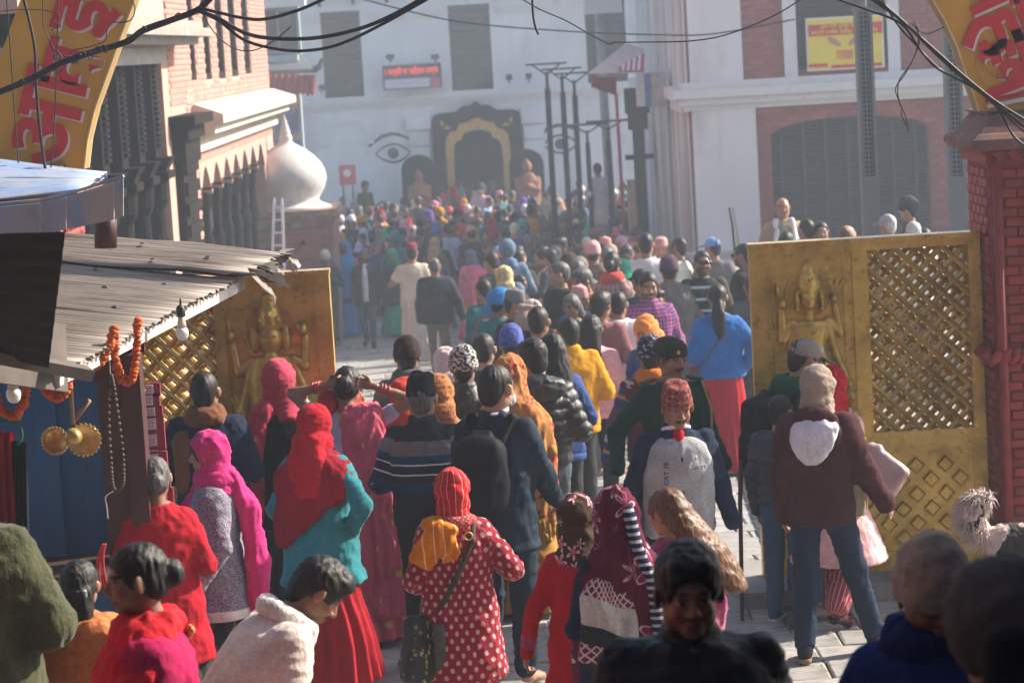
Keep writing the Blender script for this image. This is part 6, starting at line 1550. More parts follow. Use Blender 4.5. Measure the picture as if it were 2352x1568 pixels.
# woman in the dotted coat
e, sc, K = person('woman seen from behind in maroon coat with pale dots and red headscarf', 1035, 1071, 500, 4, 'f', 'coat', c_polka, hem=.50, bottom='wide', bmat=c_red, hat='scarf', hatmat=c_redline, pose_=('bent', 'wide'), yaw=8, fat=1.16, extra=dict(scarf=dict(tail=False)), infl=.008, flare=.0)
part(e, sc, 'scarf_fold', [ring((0, -.02, 1.42), .085, .032, k=.02, sy=1.05, sz=1.1), cap((-.02, -.10, 1.43), (.10, -.06, 1.42), .03)], cloth('dusty_red_wrap', (.40, .07, .07), 'dots', pu=.02, pw=.02, r=.003, c2=(.6, .3, .25)), .011, dict(amp=.005, f=(20, 20, 20)))
part(e, sc, 'shoulder_cloth', [box3((-.10, -.145, 1.355), (.095, .03, .085), k=.03, rot=rotz(.1) @ roty(.35), rd=.03), box3((-.17, -.15, 1.28), (.075, .028, .095), k=.03, rot=roty(.55), rd=.025), box3((-.05, -.15, 1.29), (.05, .028, .075), k=.03, rot=roty(-.35), rd=.025), ell((-.115, -.09, 1.42), (.075, .08, .04), k=.03)], c_orangecloth, .010, [dict(amp=.012, f=(14, 14, 8), seed=5), dict(amp=.006, f=(24, 24, 20), seed=8)])
o, c = thing_at(e, sc, 'shoulder_bag', 'black star printed shoulder bag at the side of the dotted coat', 'bag', [box3((-.22, -.10, .70), (.14, .06, .2), k=.05, rot=rotz(.5) @ roty(.12), rd=.06), ell((-.20, -.1, .62), (.17, .08, .13), k=.05)], M_bagpat, .011, dict(amp=.008, f=(12, 12, 9)))
sub(o, c, sc, 'strap', [cap((-.16, -.13, .86), (-.02, -.165, 1.10), .017, k=.01), cap((-.02, -.165, 1.10), (.09, -.135, 1.32), .017, k=.02), cap((.09, -.135, 1.32), (.11, -.05, 1.43), .017, k=.02)], M_strap, .008); sub(o, c, sc, 'buckle', [ring((.07, -.158, 1.35), .022, .005, rot=rotx(1.57))], M_gild, .004)
sub(o, c, sc, 'pocket', [box3((-.13, -.17, .72), (.035, .02, .14), rd=.015)], C('grey_bag_pocket', .08, .075, .07), .01)
# woman in teal with crimson shawl
e, sc, K = person('woman from behind in teal tunic with crimson shawl over head and back', 716, 924, 432, -18, 'f', 'tunic', c_teal, hem=.64, flare=.05, bottom='skirt', bmat=c_red, hat='scarf', hatmat=c_redb, pose_=('bent', 'hips'), yaw=-10, pitch=6, fat=1.22, infl=.015, extra=dict(shawl=(.86, c_crimson, 1.0), cut=[((.62, -.1, -.78), -.775)]))
# pink scarf girl in profile
e, sc, K = person('young woman in profile with bright pink scarf and grey marled cardigan', 482, 990, 455, 88, 'f', 'tunic', c_marl, hem=.66, bottom='leggings', bmat=c_charcoal, hat='scarf', hatmat=c_pink, pose_=('side', 'bent'), yaw=-4, pitch=6, fat=1.12, infl=.012, facef=True, tone='a', hands=(None, 1), stance='walk', extra=dict(muffler=c_pink, scarf=dict(tail=False, open=((0, .145, -.03), (.13, .135, .135)))), hatadd=.015)
part(e, sc, 'hair', K[4]([ell((0, -.012, .03), (.087, .106, .1), k=.02), ell((0, .115, -.035), (.08, .075, .1), k=.02, op='-')]), HAIR['black'], .009, dict(amp=.004, f=(40, 40, 16), ridge=False))
q = K[3]([cap((-.02, -.09, 1.45), (-.05, -.20, 1.25), .055, .06, k=.04), cap((-.05, -.20, 1.25), (-.06, -.23, .95), .06, .062, k=.04), cap((-.06, -.23, .95), (-.05, -.22, .56), .062, .075, k=.04)])
part(e, sc, 'scarf_end', q, c_pink, .011, dict(amp=.013, f=(16, 16, 2), seed=3))
q = [cap((.10, .06, 1.42), (.13, .155, 1.25), .05, .05, k=.04), cap((.13, .155, 1.25), (.12, .17, .95), .05, .055, k=.04)]; part(e, sc, 'scarf_end', q, c_pink, .011, dict(amp=.012, f=(16, 16, 3), seed=5))
sh, el, wr = K[0][1]; part(e, sc, 'cuff', [cap(wr - (wr - el) * .28, wr + (wr - el) * .03, .058, .052)], c_whiteknit, .009)
part(e, sc, 'hem_band', [loft([(.64, .222, .172), (.70, .222, .172)], fat=1.12, rnd=.01)], c_whiteknit, .012)
# red jumper by the post
e, sc, K = person('person in plain red jumper half hidden by the maroon stall post', 352, 1046, 480, 10, 'f', 'tunic', c_redb, hem=.55, bottom='skirt', bmat=c_charcoal, hair='bun', hcol='grey', pose_=('bent', 'bent'), fat=1.25, infl=.01)
# woman in red dress with floral headscarf
e, sc, K = person('woman from behind in plain red dress with brown petal print headscarf', 1320, 1130, 548, -6, 'f', 'kurta', c_redb, hem=.35, bottom='skirt', bmat=c_redb, hat='scarf', hatmat=c_brownflor, pose_=('out', 'bent'), yaw=-25, fat=1.0, hands=(((.9, .2, 0), .7), None), tone='b', extra=dict(scarf=dict(tail=False)))
sh, el, wr = K[0][0]; part(e, sc, 'cuff', [cap(wr - (wr - el) * .38, wr - (wr - el) * .22, .046, .044)], c_magenta, .009); part(e, sc, 'bracelet', [ring(wr + (wr - el) * -.02, .033, .006, sz=1)], M_bangle, .004)
part(e, sc, 'neck_yoke', [loft([(1.33, 0, -.03, .13, .095), (1.42, 0, -.02, .085, .078), (1.44, .066, .066)])], C('plum_yoke', .30, .03, .16), .011)
# big patterned shawl
e, sc, K = person('woman wrapped from head to hips in maroon and navy flowered woven shawl', 1412, 1117, 592, 14, 'f', 'kurta', c_navy, bottom='skirt', bmat=c_charcoal, hat=None, hair=None, pose_=('bent', 'bent'), fat=1.0, extra=dict(veil=(.50, c_maroonshawl, .98)), hatadd=.02)
part(e, sc, 'shawl_end', [loft([(.42, -.13, -.15, .14, .04), (.7, -.12, -.165, .145, .05), (1.0, -.115, -.17, .14, .055), (1.25, -.11, -.15, .12, .05), (1.33, -.10, -.12, .07, .04)], k=.03)], c_bandshawl, .011, [dict(amp=.012, f=(9, 9, 2.5), seed=8)])
part(e, sc, 'fringe', [loft([(.30, -.14, -.14, .13, .03), (.43, -.135, -.15, .14, .04)], k=.01)], c_black, .010, [dict(amp=.03, f=(50, 50, 4), seed=2)])
part(e, sc, 'border', [loft([(.5, .11, -.17, .03, .035), (1.0, .13, -.185, .03, .03), (1.3, .10, -.165, .03, .03), (1.45, .05, -.135, .028, .025), (1.6, .03, -.115, .025, .02), (1.69, .01, -.06, .02, .03)], k=.02)], cloth('navy_dash_border', (.012, .02, .06), 'stripes', period=.03, stops=[(0, (.012, .02, .06)), (.6, (.4, .42, .45))]), .010, dict(amp=.006, f=(14, 14, 3)))
# marigold on her head
# long haired girl
e, sc, K = person('girl with long loose brown hair and fuzzy magenta jumper', 1545, 1119, 556, 28, 'f', 'tunic', c_magenta, hem=.6, bottom='leggings', bmat=c_black, hair=None, pose_=('bent', 'down'), yaw=26, pitch=14, fat=1.12, infl=.02, facef=True, tone='a', folds=.008)
q = K[4]([ell((0, -.018, .028), (.088, .107, .101), k=.02), loft([(-.50, .20, -.19, .06, .035), (-.40, .16, -.18, .10, .045), (-.25, .09, -.155, .115, .055), (-.1, .02, -.1, .105, .07), (.02, 0, -.03, .09, .1)], k=.03), ell((0, .1, -.04), (.075, .08, .105), k=.02, op='-')])
part(e, sc, 'hair', q, HAIR['brown'], .0095, [dict(amp=.004, f=(38, 38, 3), seed=4), dict(amp=.003, f=(75, 75, 6), seed=9, ridge=False)])
# man in dhaka topi walking towards the viewer
e, sc, K = person('elderly man facing us in patterned topi and grey and navy track jacket', 1548, 866, 440, 186, 'm', 'jacket', c_navy, hat='topi', hatmat=c_topi, hair='short', hcol='grey', bmat=c_navy, pose_=('side', 'side'), pitch=13, yaw=6, tone='b', brow='tika', moust=1, fat=1.08, infl=.0, hands=(None, 1), collar=.05, lean=4, folds=.003)
part(e, sc, 'grey_front', K[3]([loft([(.83, .185, .164), (1.05, .185, .162), (1.25, .19, .163), (1.36, .165, .138), (1.41, .10, .1)], k=.03, fat=1.1), plane((0, -1, 0), -.0, k=.01), plane((1, -.5, .35), .60, k=.03), plane((-1, -.5, .35), .60, k=.03)]), c_ltgrey, .011, dict(amp=.006, f=(9, 9, 6)))
part(e, sc, 'red_jumper', K[3]([cap((0, .078, 1.43), (0, .138, 1.33), .036, .012, k=.02)]), c_redb, .009); part(e, sc, 'zip', K[3]([cap((0, .170, 1.31), (0, .178, .86), .0075)]), c_black, .006); part(e, sc, 'white_collar', K[3]([ring((0, .0, 1.445), .073, .014, sy=1.12, rot=rotx(.35))]), c_white, .008)
for s in (-1, 1): part(e, sc, 'drawcord', K[3]([cap((s * .055, .10, 1.40), (s * .085, .155, 1.30), .006)]), c_white, .005)
def chest_text(e, sc, K, txt, x, z, size, mat, rot=0, y=.16, flip=True):
    c = bpy.data.curves.new('lettering', 'FONT'); c.body = txt; c.size = size; c.extrude = .001; c.align_x = 'CENTER'; c.align_y = 'CENTER'; c.resolution_u = 2
    t = bpy.data.objects.new('tmp', c); COL.objects.link(t); bpy.context.view_layer.update(); me = bpy.data.meshes.new_from_object(t.evaluated_get(bpy.context.evaluated_depsgraph_get())); COL.objects.unlink(t); bpy.data.objects.remove(t)
    n = len(me.vertices); co = np.empty(n * 3, np.float32); me.vertices.foreach_get('co', co); co = co.reshape(-1, 3); cr, sr = math.cos(rot), math.sin(rot)
    a = co[:, 0] * cr - co[:, 1] * sr; b = co[:, 0] * sr + co[:, 1] * cr
    P = np.stack([x - a, np.full(n, y) + co[:, 2], z + b], 1)
    if K[2] is not None: P = P @ K[2][0].T + K[2][1]
    me.vertices.foreach_set('co', (P * sc).astype(np.float32).ravel()); me.update(); me.materials.clear(); return link('lettering', me, e, mat)
chest_text(e, sc, K, 'SPORT 38', .095, 1.21, .04, c_navy, R(90), .186); chest_text(e, sc, K, 'Sport', -.09, 1.255, .038, c_navy, 0, .186)
# brown hoodie man walking off
e, sc, K = person('man from behind in maroon brown hoodie with beige scarf tied on head', 1872, 834, 432, -14, 'm', 'hoodie', c_brown, hem=.80, hat='scarf', hatmat=c_beigescarf, bmat=c_jeand, pose_=('down', ((.10, .02, -.272), (.10, .09, -.2))), yaw=-6, pitch=10, stance='stepout', hands=(((1, .2, 0), .6), ((-1, .3, 0), .7)), shoes=(c_black, C('tan_sole', .3, .2, .12)), fat=.95, infl=.012, tone='a', extra=dict(scarf=dict(tail=False)), roll=0)
part(e, sc, 'hood', [ell((-.01, -.112, 1.345), (.165, .06, .15), k=.04), ell((0, -.05, 1.42), (.085, .06, .04), k=.03)], c_brown, .011, dict(amp=.007, f=(10, 10, 10), seed=5))
part(e, sc, 'hood_lining', [loft([(1.17, -.03, -.165, .035, .03), (1.22, -.02, -.175, .085, .04), (1.31, -.01, -.175, .135, .045), (1.38, 0, -.15, .135, .05), (1.44, 0, -.10, .105, .045)], k=.02)], C('white_hood_lining', .62, .62, .70), .010, dict(amp=.007, f=(15, 15, 4), seed=16))
# lady beyond him with red headscarf and handbag
e, sc, K = person('woman in red headscarf and pale pink floral kurta beyond the brown hoodie', 1908, 836, 405, -30, 'f', 'kurta', c_pinkfloral, hem=.42, bottom='wide', bmat=c_pinkstripe, hat='scarf', hatmat=c_redb, pose_=('bent', 'side'), yaw=-15, stance='walk', fat=1.1, flare=.12, extra=dict(scarf=dict(tail=True)), shoes=(c_maroonvest, c_black))
part(e, sc, 'cream_shawl', [loft([(.75, .07, -.1, .16, .1), (1.0, .06, -.1, .18, .1), (1.25, .04, -.09, .17, .09), (1.38, .02, -.07, .12, .07)], k=.03)], c_khaki, .013, dict(amp=.012, f=(11, 11, 3)))
o, c = thing_at(e, sc, 'handbag', 'pale pink leather handbag carried beside the brass lattice', 'bag', [box3((.33, -.06, 1.02), (.17, .045, .15), k=.03, rot=roty(.62), rd=.035), cap((.2, -.06, 1.14), (.34, -.06, 1.2), .02)], M_leatherbag, .01, dict(amp=.005, f=(9, 9, 9)))
sub(o, c, sc, 'strap', [cap((.2, -.06, 1.16), (.15, -.08, 1.38), .014, k=.01), cap((.15, -.08, 1.38), (.11, .02, 1.43), .014, k=.02)], M_leatherbag, .008); sub(o, c, sc, 'clasp', [cap((.34, -.113, .99), (.37, -.113, .985), .013)], surf('steel_clasp', (.7, .7, .7), .2, metal=.9), .005)
# green hoodie, cap and mask
e, sc, K = person('man in bottle green hoodie with mesh cap and face mask, in profile', 1832, 770, 392, -62, 'm', 'hoodie', c_green, hair='short', hat='cap', hatmat=cloth('two_tone_cap', (.30, .25, .22), 'stripes', axis='u', period=.7, off=.0, stops=[(0, (.30, .25, .22)), (.42, (.012, .016, .03))]), bmat=c_jean, pose_=('bent', 'bent'), yaw=-12, pitch=14, facef=True, tone='a', fat=1.12, infl=.012)
part(e, sc, 'hood', [ring((0, -.03, 1.43), .10, .05, k=.03, sy=1.05, sz=1.0), ell((0, -.12, 1.40), (.12, .06, .08), k=.04)], c_green, .013, dict(amp=.008, f=(11, 11, 11)))
part(e, sc, 'face_mask', K[4]([ell((0, .072, -.055), (.062, .045, .05), k=.02), ell((0, .09, -.02), (.03, .025, .025), k=.02)]), M_mask, .008, dict(amp=.003, f=(10, 10, 40))); part(e, sc, 'mask_loop', K[4]([cap((.055, .06, -.03), (.082, .0, .015), .003), cap((.055, .05, -.08), (.082, -.005, -.02), .003)]), c_white, .0045)
part(e, sc, 'spectacles', K[4]([ring((-.032, .108, .005), .022, .003, rot=rotx(1.57)), ring((.032, .108, .005), .022, .003, rot=rotx(1.57)), cap((.054, .10, .01), (.084, .0, .012), .003), cap((-.054, .10, .01), (-.084, .0, .012), .003)]), M_black, .0045)
part(e, sc, 'cap_badge', K[4]([box3((.0, .088, .075), (.028, .012, .02), rot=rotx(.5), rd=.004)]), c_white, .006)
backpack(e, sc, 'bulky black backpack on the man in the green hoodie', M_pack, y=-.27, z=1.12, w=.17, h=.28, d=.13)
# boy
e, sc, K = person('boy in dark padded jacket, blue jeans and blue trainers beside the gate', 1790, 906, 402, -28, 'm', 'puffer', c_npuffer, hem=.78, bottom='jeans', bmat=c_jean, pose_=('down', 'down'), shoes=(C('blue_trainer_mesh', .012, .05, .17), C('white_rubber', .6, .6, .6)), hands=(1, None), tone='a', stance='stand', fat=1.05, yaw=-15)
e2 = e
k = MB(); p = at(1703, 1055, 14.6); k.tube([p, at(1700, 1150, 14.55), (at(1697, 1250, 14.5).x, 14.5, ground(14.5))], [.016, .013, .012], 8); o = k.build('walking_stick', M_wood2, None, True); tag(o, 'thin brown walking stick held upright near the green hoodie', 'stick')
# army man
e, sc, K = person('moustached guard facing us in green beret and army jumper with epaulettes', 1536, 771, 385, 196, 'm', 'sweater', c_army, hat='beret', hatmat=c_beretg, bmat=c_army, pose_=('side', ((.2, -.02, -.22), (.06, .16, -.2))), yaw=14, pitch=8, moust=1, tone='b', fat=1.15, facef=True)
part(e, sc, 'shirt_collar', [ring((0, .005, 1.45), .074, .02, sy=1.08, rot=rotx(.25))], c_khaki, .009)
for s in (-1, 1): part(e, sc, 'epaulette', [box3((s * .155, -.01, 1.445), (.06, .035, .012), rot=roty(s * .25), rd=.008)], C('epaulette_green', .03, .08, .05), .009)
part(e, sc, 'lanyard', [cap((-.19, .04, 1.43), (-.23, .08, 1.25), .009, k=.01), cap((-.23, .08, 1.25), (-.2, .14, 1.05), .009, k=.01)], C('cord_yellow', .45, .36, .12), .007); part(e, sc, 'badge', K[4]([ell((.02, .088, .062), (.014, .008, .016))]), M_gild, .006)
# maroon vest with orange scarf
e, sc, K = person('person from behind in maroon vest, orange scarf and navy knitted cap', 1491, 766, 352, 6, 'm', 'vest', c_maroonvest, hat='beanie', hatmat=c_navypat, hair='short', bmat=c_charcoal, pose_=('out', 'bent'), fat=1.12, sleeve=.15, extra=dict(muffler=c_orange))
q = []
for sh, el, wr in K[0][:1]: q += [cap(sh, el, .068, .06, k=.03), cap(el, wr, .06, .05, k=.03)]
part(e, sc, 'striped_sleeve', q, c_sleeve, .014, dict(amp=.006, f=(9, 9, 14)))
# black topi man in striped polo
e, sc, K = person('grey haired man from behind in black topi and dark striped polo', 964, 852, 420, -4, 'm', 'sweater', c_stripe_polo, hat='topi', hatmat=c_topib, hair='short', hcol='grey', bmat=c_black, pose_=('bent', 'bent'), pitch=4, yaw=4, collar=.05, fat=1.16, infl=.006, vox=.0105)
# navy suit with mask and backpack
e, sc, K = person('young man in navy suit with face mask and slung backpack, from behind', 1131, 836, 440, -24, 'm', 'jacket', c_navy2, hem=.74, bottom='trousers', bmat=c_navy2, pose_=('down', 'fwd'), yaw=-16, pitch=4, collar=.035, tone='a', facef=True, fat=1.05, stance='stand', hands=(None, 1))
part(e, sc, 'shirt_collar', [ring((0, -.012, 1.468), .064, .014, sy=1.1, rot=rotx(.2))], C('lilac_shirt', .5, .48, .62), .008)
part(e, sc, 'face_mask', K[4]([ell((0, .072, -.06), (.060, .042, .048), k=.02)]), M_mask, .008); part(e, sc, 'mask_loop', K[4]([cap((.055, .06, -.03), (.084, .0, .02), .0035), cap((.055, .05, -.085), (.084, -.005, -.025), .0035)]), c_white, .0045)
backpack(e, sc, 'black backpack slung on the left shoulder of the navy suit', M_pack, y=-.22, z=1.16, w=.15, h=.22, d=.09)
# rose scarf woman
e, sc, K = person('woman from behind in black jacket with rose pink scarf round her head', 636, 821, 392, 4, 'f', 'jacket', c_black, hem=.7, bottom='skirt', bmat=c_charcoal, hat='scarf', hatmat=c_rose, pose_=('bent', 'bent'), fat=1.2, yaw=-14, infl=.01, extra=dict(scarf=dict(tail=False)))
part(e, sc, 'scarf_end', [cap((-.10, -.08, 1.42), (-.19, -.13, 1.2), .07, .06, k=.04), cap((-.19, -.13, 1.2), (-.20, -.15, .8), .06, .07, k=.04)], c_rose, .012, dict(amp=.012, f=(14, 14, 3)))
# brown muffler man
e, sc, K = person('man from behind in navy jacket with thick brown woollen muffler', 466, 851, 400, 0, 'm', 'jacket', c_navy, hair='short', hcol='black', bmat=c_black, pose_=('bent', 'bent'), fat=1.15, infl=.01, yaw=-6, extra=dict(muffler=c_brownscarf, ends='left'), collar=.02)
chest = None
k = MB(); ring_ = []
o = part(e, sc, 'back_logo', [dict(box3((-.03, -.162, 1.22), (.024, .006, .038), rd=.006)), dict(box3((-.03, -.166, 1.22), (.017, .012, .03), op='-', k=.002, rd=.004)), box3((-.03, -.163, 1.215), (.007, .006, .015), k=.001, rd=.002), cap((-.03, -.165, 1.232), (-.03, -.165, 1.238), .005, k=.001)], C('pale_print', .5, .55, .6), .004)
# yellow scarf and green-pink behind
person('woman in bright yellow headscarf behind the rose scarf', 695, 834, 372, -8, 'f', 'kurta', C('olive_kurta', .16, .15, .06), bottom='skirt', bmat=c_red, hat='scarf', hatmat=c_yellow, pose_=('bent', 'bent'), yaw=-20, fat=1.1)
person('woman in lime and magenta headscarf behind the brass gate end', 722, 878, 378, -20, 'f', 'kurta', c_magenta, bottom='skirt', bmat=c_magenta, hat='scarf', hatmat=cloth('lime_magenta_scarf', (.42, .46, .10), 'tie', scale=7, stops=[(0, (.42, .46, .10)), (.52, (.60, .10, .36))]), pose_=('bent', 'bent'), yaw=-20)
# red sari with yellow sleeve, elbow raised
e, sc, K = person('woman in red veil with yellow sleeved blouse raising her bare elbow', 757, 893, 398, -14, 'f', 'blouse', c_yellow, hem=.98, bottom='sari', bmat=c_redsari, hair='bun', hat='scarf', hatmat=cloth('red_gold_veil', (.50, .02, .045), 'tie', scale=30, stops=[(0, (.50, .02, .045)), (.66, (.45, .16, .05))]), pose_=('bent', ((.17, -.04, -.20), (-.14, .10, .20))), sleeve=.55, fat=1.2, tone='b', hands=(None, 1), yaw=-12, extra=dict(scarf=dict(tail=True)))
part(e, sc, 'sari_drape', [loft([(.12, .14, -.17, .13, .05), (.5, .13, -.18, .13, .06), (.9, .10, -.16, .12, .06), (1.25, .06, -.14, .12, .06), (1.42, .03, -.10, .10, .07)], k=.03)], c_redsari, .012, dict(amp=.016, f=(16, 16, 1.6), seed=3))
# green border veil woman in profile
e, sc, K = person('woman in profile under red veil with green and gold border', 800, 897, 398, -48, 'f', 'blouse', c_teal, bottom='skirt', bmat=c_skirtgold, hat='scarf', hatmat=cloth('dark_red_veil', (.36, .015, .03)), pose_=('bent', 'bent'), yaw=-30, facef=True, tone='b', fat=1.1, hands=(1, 1))
part(e, sc, 'veil_border', K[4]([ring((0, .066, -.03), .078, .013, sy=1.45, rot=rotx(1.4))]), cloth('green_gold_border', (.02, .2, .08), 'tie', scale=40, stops=[(0, (.02, .2, .08)), (.5, (.6, .42, .12))]), .008)
part(e, sc, 'sari_drape', [loft([(.3, .08, -.14, .14, .06), (.8, .08, -.15, .13, .06), (1.2, .04, -.13, .13, .06), (1.4, 0, -.1, .11, .07)], k=.03)], c_redsari, .013, dict(amp=.014, f=(14, 14, 1.8)))
# raised hands in rose sari
e, sc, K = person('woman in rose pink sari with both hands raised to her black hair', 792, 838, 400, -8, 'f', 'blouse', C('lilac_blouse', .45, .42, .56), hem=1.0, sleeve=.5, bottom='sari', bmat=c_rosesari, hair='bun', pose_=(((.20, .06, .20), (-.235, -.07, .05)), ((.25, .02, .14), (-.22, -.06, .10))), hands=(((.3, -1, 0), .8, (.9, -.1, .35)), ((.2, -1, 0), .9, (-.9, -.1, .3))), tone='b', pitch=16, fat=1.05, dz=0)
part(e, sc, 'sari_drape', [loft([(.20, .17, -.16, .15, .045), (.6, .17, -.165, .15, .05), (1.0, .15, -.155, .14, .06), (1.25, .12, -.13, .14, .07), (1.42, .09, -.06, .13, .09), (1.47, .09, -.0, .10, .10)], k=.04)], c_rosesari, .0115, dict(amp=.016, f=(17, 17, 1.6), seed=3))
for s, (sh, el, wr) in zip((-1, 1), K[0]):
    for t_ in (.62, .72, .8): part(e, sc, 'bangle', [ring(el + (wr - el) * t_, .034, .005, rot=(lambda d: np.stack([np.cross(d, A3(0, 1, 0)) / np.linalg.norm(np.cross(d, A3(0, 1, 0))), np.cross(np.cross(d, A3(0, 1, 0)), d) * -1 / np.linalg.norm(np.cross(np.cross(d, A3(0, 1, 0)), d)), d], 1))((wr - el) / np.linalg.norm(wr - el)))], M_bangle, .004)
# behind them
person('man from behind in tall dark brown knitted cap and grey collar', 931, 756, 342, 2, 'm', 'jacket', C('grey_fleece', .10, .10, .105), hat='cuff', hatmat=c_beanieb, hair='short', bmat=c_black, pose_=('bent', 'bent'), fat=1.1, extra=dict(muffler=C('grey_collar', .09, .09, .095)), tone='c', hatadd=.085)
person('person in black and white patterned cap and black leather jacket', 1061, 789, 362, 0, 'm', 'jacket', c_leather, hat='cuff', hatmat=c_keff, hair='short', bmat=c_black, pose_=('bent', 'bent'), fat=1.15, infl=.01, collar=.05)
person('woman with pale pink printed scarf beside the black and white cap', 1022, 794, 335, 10, 'f', 'kurta', c_green, bottom='skirt', bmat=c_charcoal, hat='scarf', hatmat=C('pale_pink_scarf', .62, .46, .45), pose_=('bent', 'bent'))
person('person in tawny streaked headscarf behind the black topi', 1005, 856, 395, 0, 'f', 'kurta', c_taupe, bottom='skirt', bmat=c_charcoal, hat='scarf', hatmat=cloth('tawny_scarf', (.34, .13, .05), 'tie', scale=30, stops=[(0, (.40, .16, .06)), (.6, (.10, .04, .02))]), pose_=('bent', 'bent'), extra=dict(shawl=(.8, c_taupe)))
person('woman in orange red head cloth behind the raised arm', 925, 862, 385, -10, 'f', 'kurta', c_redb, bottom='skirt', bmat=c_red, hat='scarf', hatmat=C('vermilion_scarf', .50, .05, .03), pose_=('bent', 'bent'), extra=dict(shawl=(.7, C('orange_red_shawl', .5, .12, .05))))
person('black haired person in white collared shirt before the violet blue cap', 1109, 764, 330, -10, 'm', 'shirt', c_green, hair='short', bmat=c_charcoal, pose_=('bent', 'bent'))
# flowered shawl
e, sc, K = person('woman under long cream and orange flowered shawl with fringed hem', 1168, 812, 384, -12, 'f', 'kurta', c_goldcloth, hem=.3, bottom='skirt', bmat=c_goldcloth, hair=None, hat=None, pose_=('bent', 'bent'), fat=1.05, extra=dict(veil=(.62, c_flowershawl, 1.12)), hatadd=.02)
part(e, sc, 'fringe', [loft([(.5, 0, -.06, .24, .14), (.66, 0, -.05, .25, .15)], rnd=.01)], c_goldcloth, .012, dict(amp=.02, f=(46, 46, 4)))
# black quilted jacket
e, sc, K = person('black haired youth from behind in black quilted hooded jacket', 1228, 781, 372, 10, 'm', 'puffer', c_puffer, hem=.78, bottom='jeans', bmat=c_jeang, hair='thick', pose_=('bent', 'bent'), yaw=14, pitch=10, fat=1.12, tone='a', vox=.0105)
part(e, sc, 'hood', [ell((.01, -.14, 1.41), (.16, .075, .085), k=.04), ell((0, -.07, 1.43), (.125, .09, .06), k=.04)], c_puffer, .012, [dict(amp=.009, f=(9, 9, 14), seed=3)])
# the queue beyond
G = 'people queueing beyond the gate'
person('child in violet and blue patterned knitted cap and white top', 1172, 741, 322, -4, 'm', 'shirt', c_white, hat='cuff', hatmat=c_bluehat, hair='short', bmat=c_charcoal, pose_=('bent', 'bent'), tone='a', group=G)
person('person in folded beige knitted cap', 1205, 700, 292, 10, 'm', 'jacket', c_taupe, hat='fold', hatmat=C('beige_knit', .34, .25, .21), hair='short', bmat=c_black, pose_=('bent', 'bent'), group=G)
person('man in shiny cream cap at the head of the near queue', 1222, 682, 268, 4, 'm', 'jacket', c_black, hat='cap', hatmat=C('cream_cap', .55, .47, .42), yaw=30, hair='short', bmat=c_black, pose_=('bent', 'bent'), group=G)
person('short haired youth with face mask beside the folded beige cap', 1234, 702, 300, -8, 'm', 'shirt', c_dblue, hair='short', bmat=c_black, pose_=('bent', 'bent'), yaw=-10, group=G)
person('woman with black hair and blue jacket beside the quilted jacket', 1266, 764, 345, 14, 'f', 'jacket', c_dblue, hair='long', bmat=c_charcoal, pose_=('bent', 'bent'), yaw=10, group=G)
e, sc, K = person('man from behind in mustard yellow jacket wearing orange spectacles', 1304, 728, 312, 14, 'm', 'jacket', c_mustard, hair='short', bmat=c_charcoal, pose_=('bent', 'bent'), yaw=16, collar=.05, fat=1.15, infl=.012, tone='c', group=G)
part(e, sc, 'spectacles', K[4]([cap((-.085, -.0, .01), (-.06, .1, .012), .004), ring((-.032, .108, .005), .022, .004, rot=rotx(1.57))]), C('orange_frame', .6, .2, .03), .006)
person('girl with straight long black hair and pale pink jumper', 1356, 721, 300, -8, 'f', 'sweater', c_ltpink, hair='long', hcol='black', bmat=c_black, pose_=('bent', 'bent'), fat=1.1, infl=.015, yaw=-10, group=G)
person('bushy haired man in faded maroon jacket ahead of the long black hair', 1377, 672, 265, -14, 'm', 'jacket', C('faded_maroon', .22, .08, .08), hair='thick', bmat=c_grey, pose_=('bent', 'bent'), yaw=-24, tone='b', group=G)
person('man from behind in loose white shirt and blue jeans', 1418, 668, 262, -6, 'm', 'shirt', c_white, hair='short', bottom='jeans', bmat=c_jean, pose_=('bent', 'bent'), fat=1.12, infl=.02, group=G)
e, sc, K = person('bowed person in orange head cloth before the checked shirt', 1488, 716, 300, 150, 'f', 'jacket', c_dblue, hat='scarf', hatmat=C('orange_head_cloth', .66, .24, .06), pose_=('chest', 'chest'), pitch=20, bmat=c_dblue, fat=1.0, group=G, tone='b')
person('bearded man facing us in red and blue checked shirt', 1486, 621, 258, 186, 'm', 'shirt', c_check, hair='short', bmat=c_charcoal, pose_=('side', 'side'), pitch=12, moust=2, facef=True, tone='b', fat=1.15, collar=.03, group='people coming towards us beyond the gate')
e, sc, K = person('woman from behind in royal blue jumper and maroon skirt with tied black hair', 1646, 650, 270, -4, 'f', 'sweater', c_blue, hem=.88, bottom='lungi', bmat=c_red, hair='pony', pose_=('bent', 'hips'), fat=1.25, infl=.014, tone='b')
o, c = thing_at(e, sc, 'shoulder_bag', 'small brown bag strap and bag on the royal blue jumper', 'bag', [box3((-.24, -.06, .92), (.05, .04, .07), rd=.02)], M_wood2, .014); sub(o, c, sc, 'strap', [cap((-.2, -.14, .98), (.02, -.17, 1.25), .009, k=.01), cap((.02, -.17, 1.25), (.08, -.08, 1.42), .009, k=.01)], M_wood2, .009)
person('man in grey cape coat and dark striped knitted cap, from behind', 1535, 583, 222, -8, 'm', 'jacket', C('grey_brown_coat', .15, .135, .12), hat='cuff', hatmat=C('plum_knit', .08, .045, .07), hair='short', bmat=c_grey, pose_=('bent', 'bent'), fat=1.2, infl=.02, extra=dict(shawl=(.62, C('grey_cape', .17, .155, .135))), group=G)
G2 = 'people coming towards us beyond the gate'
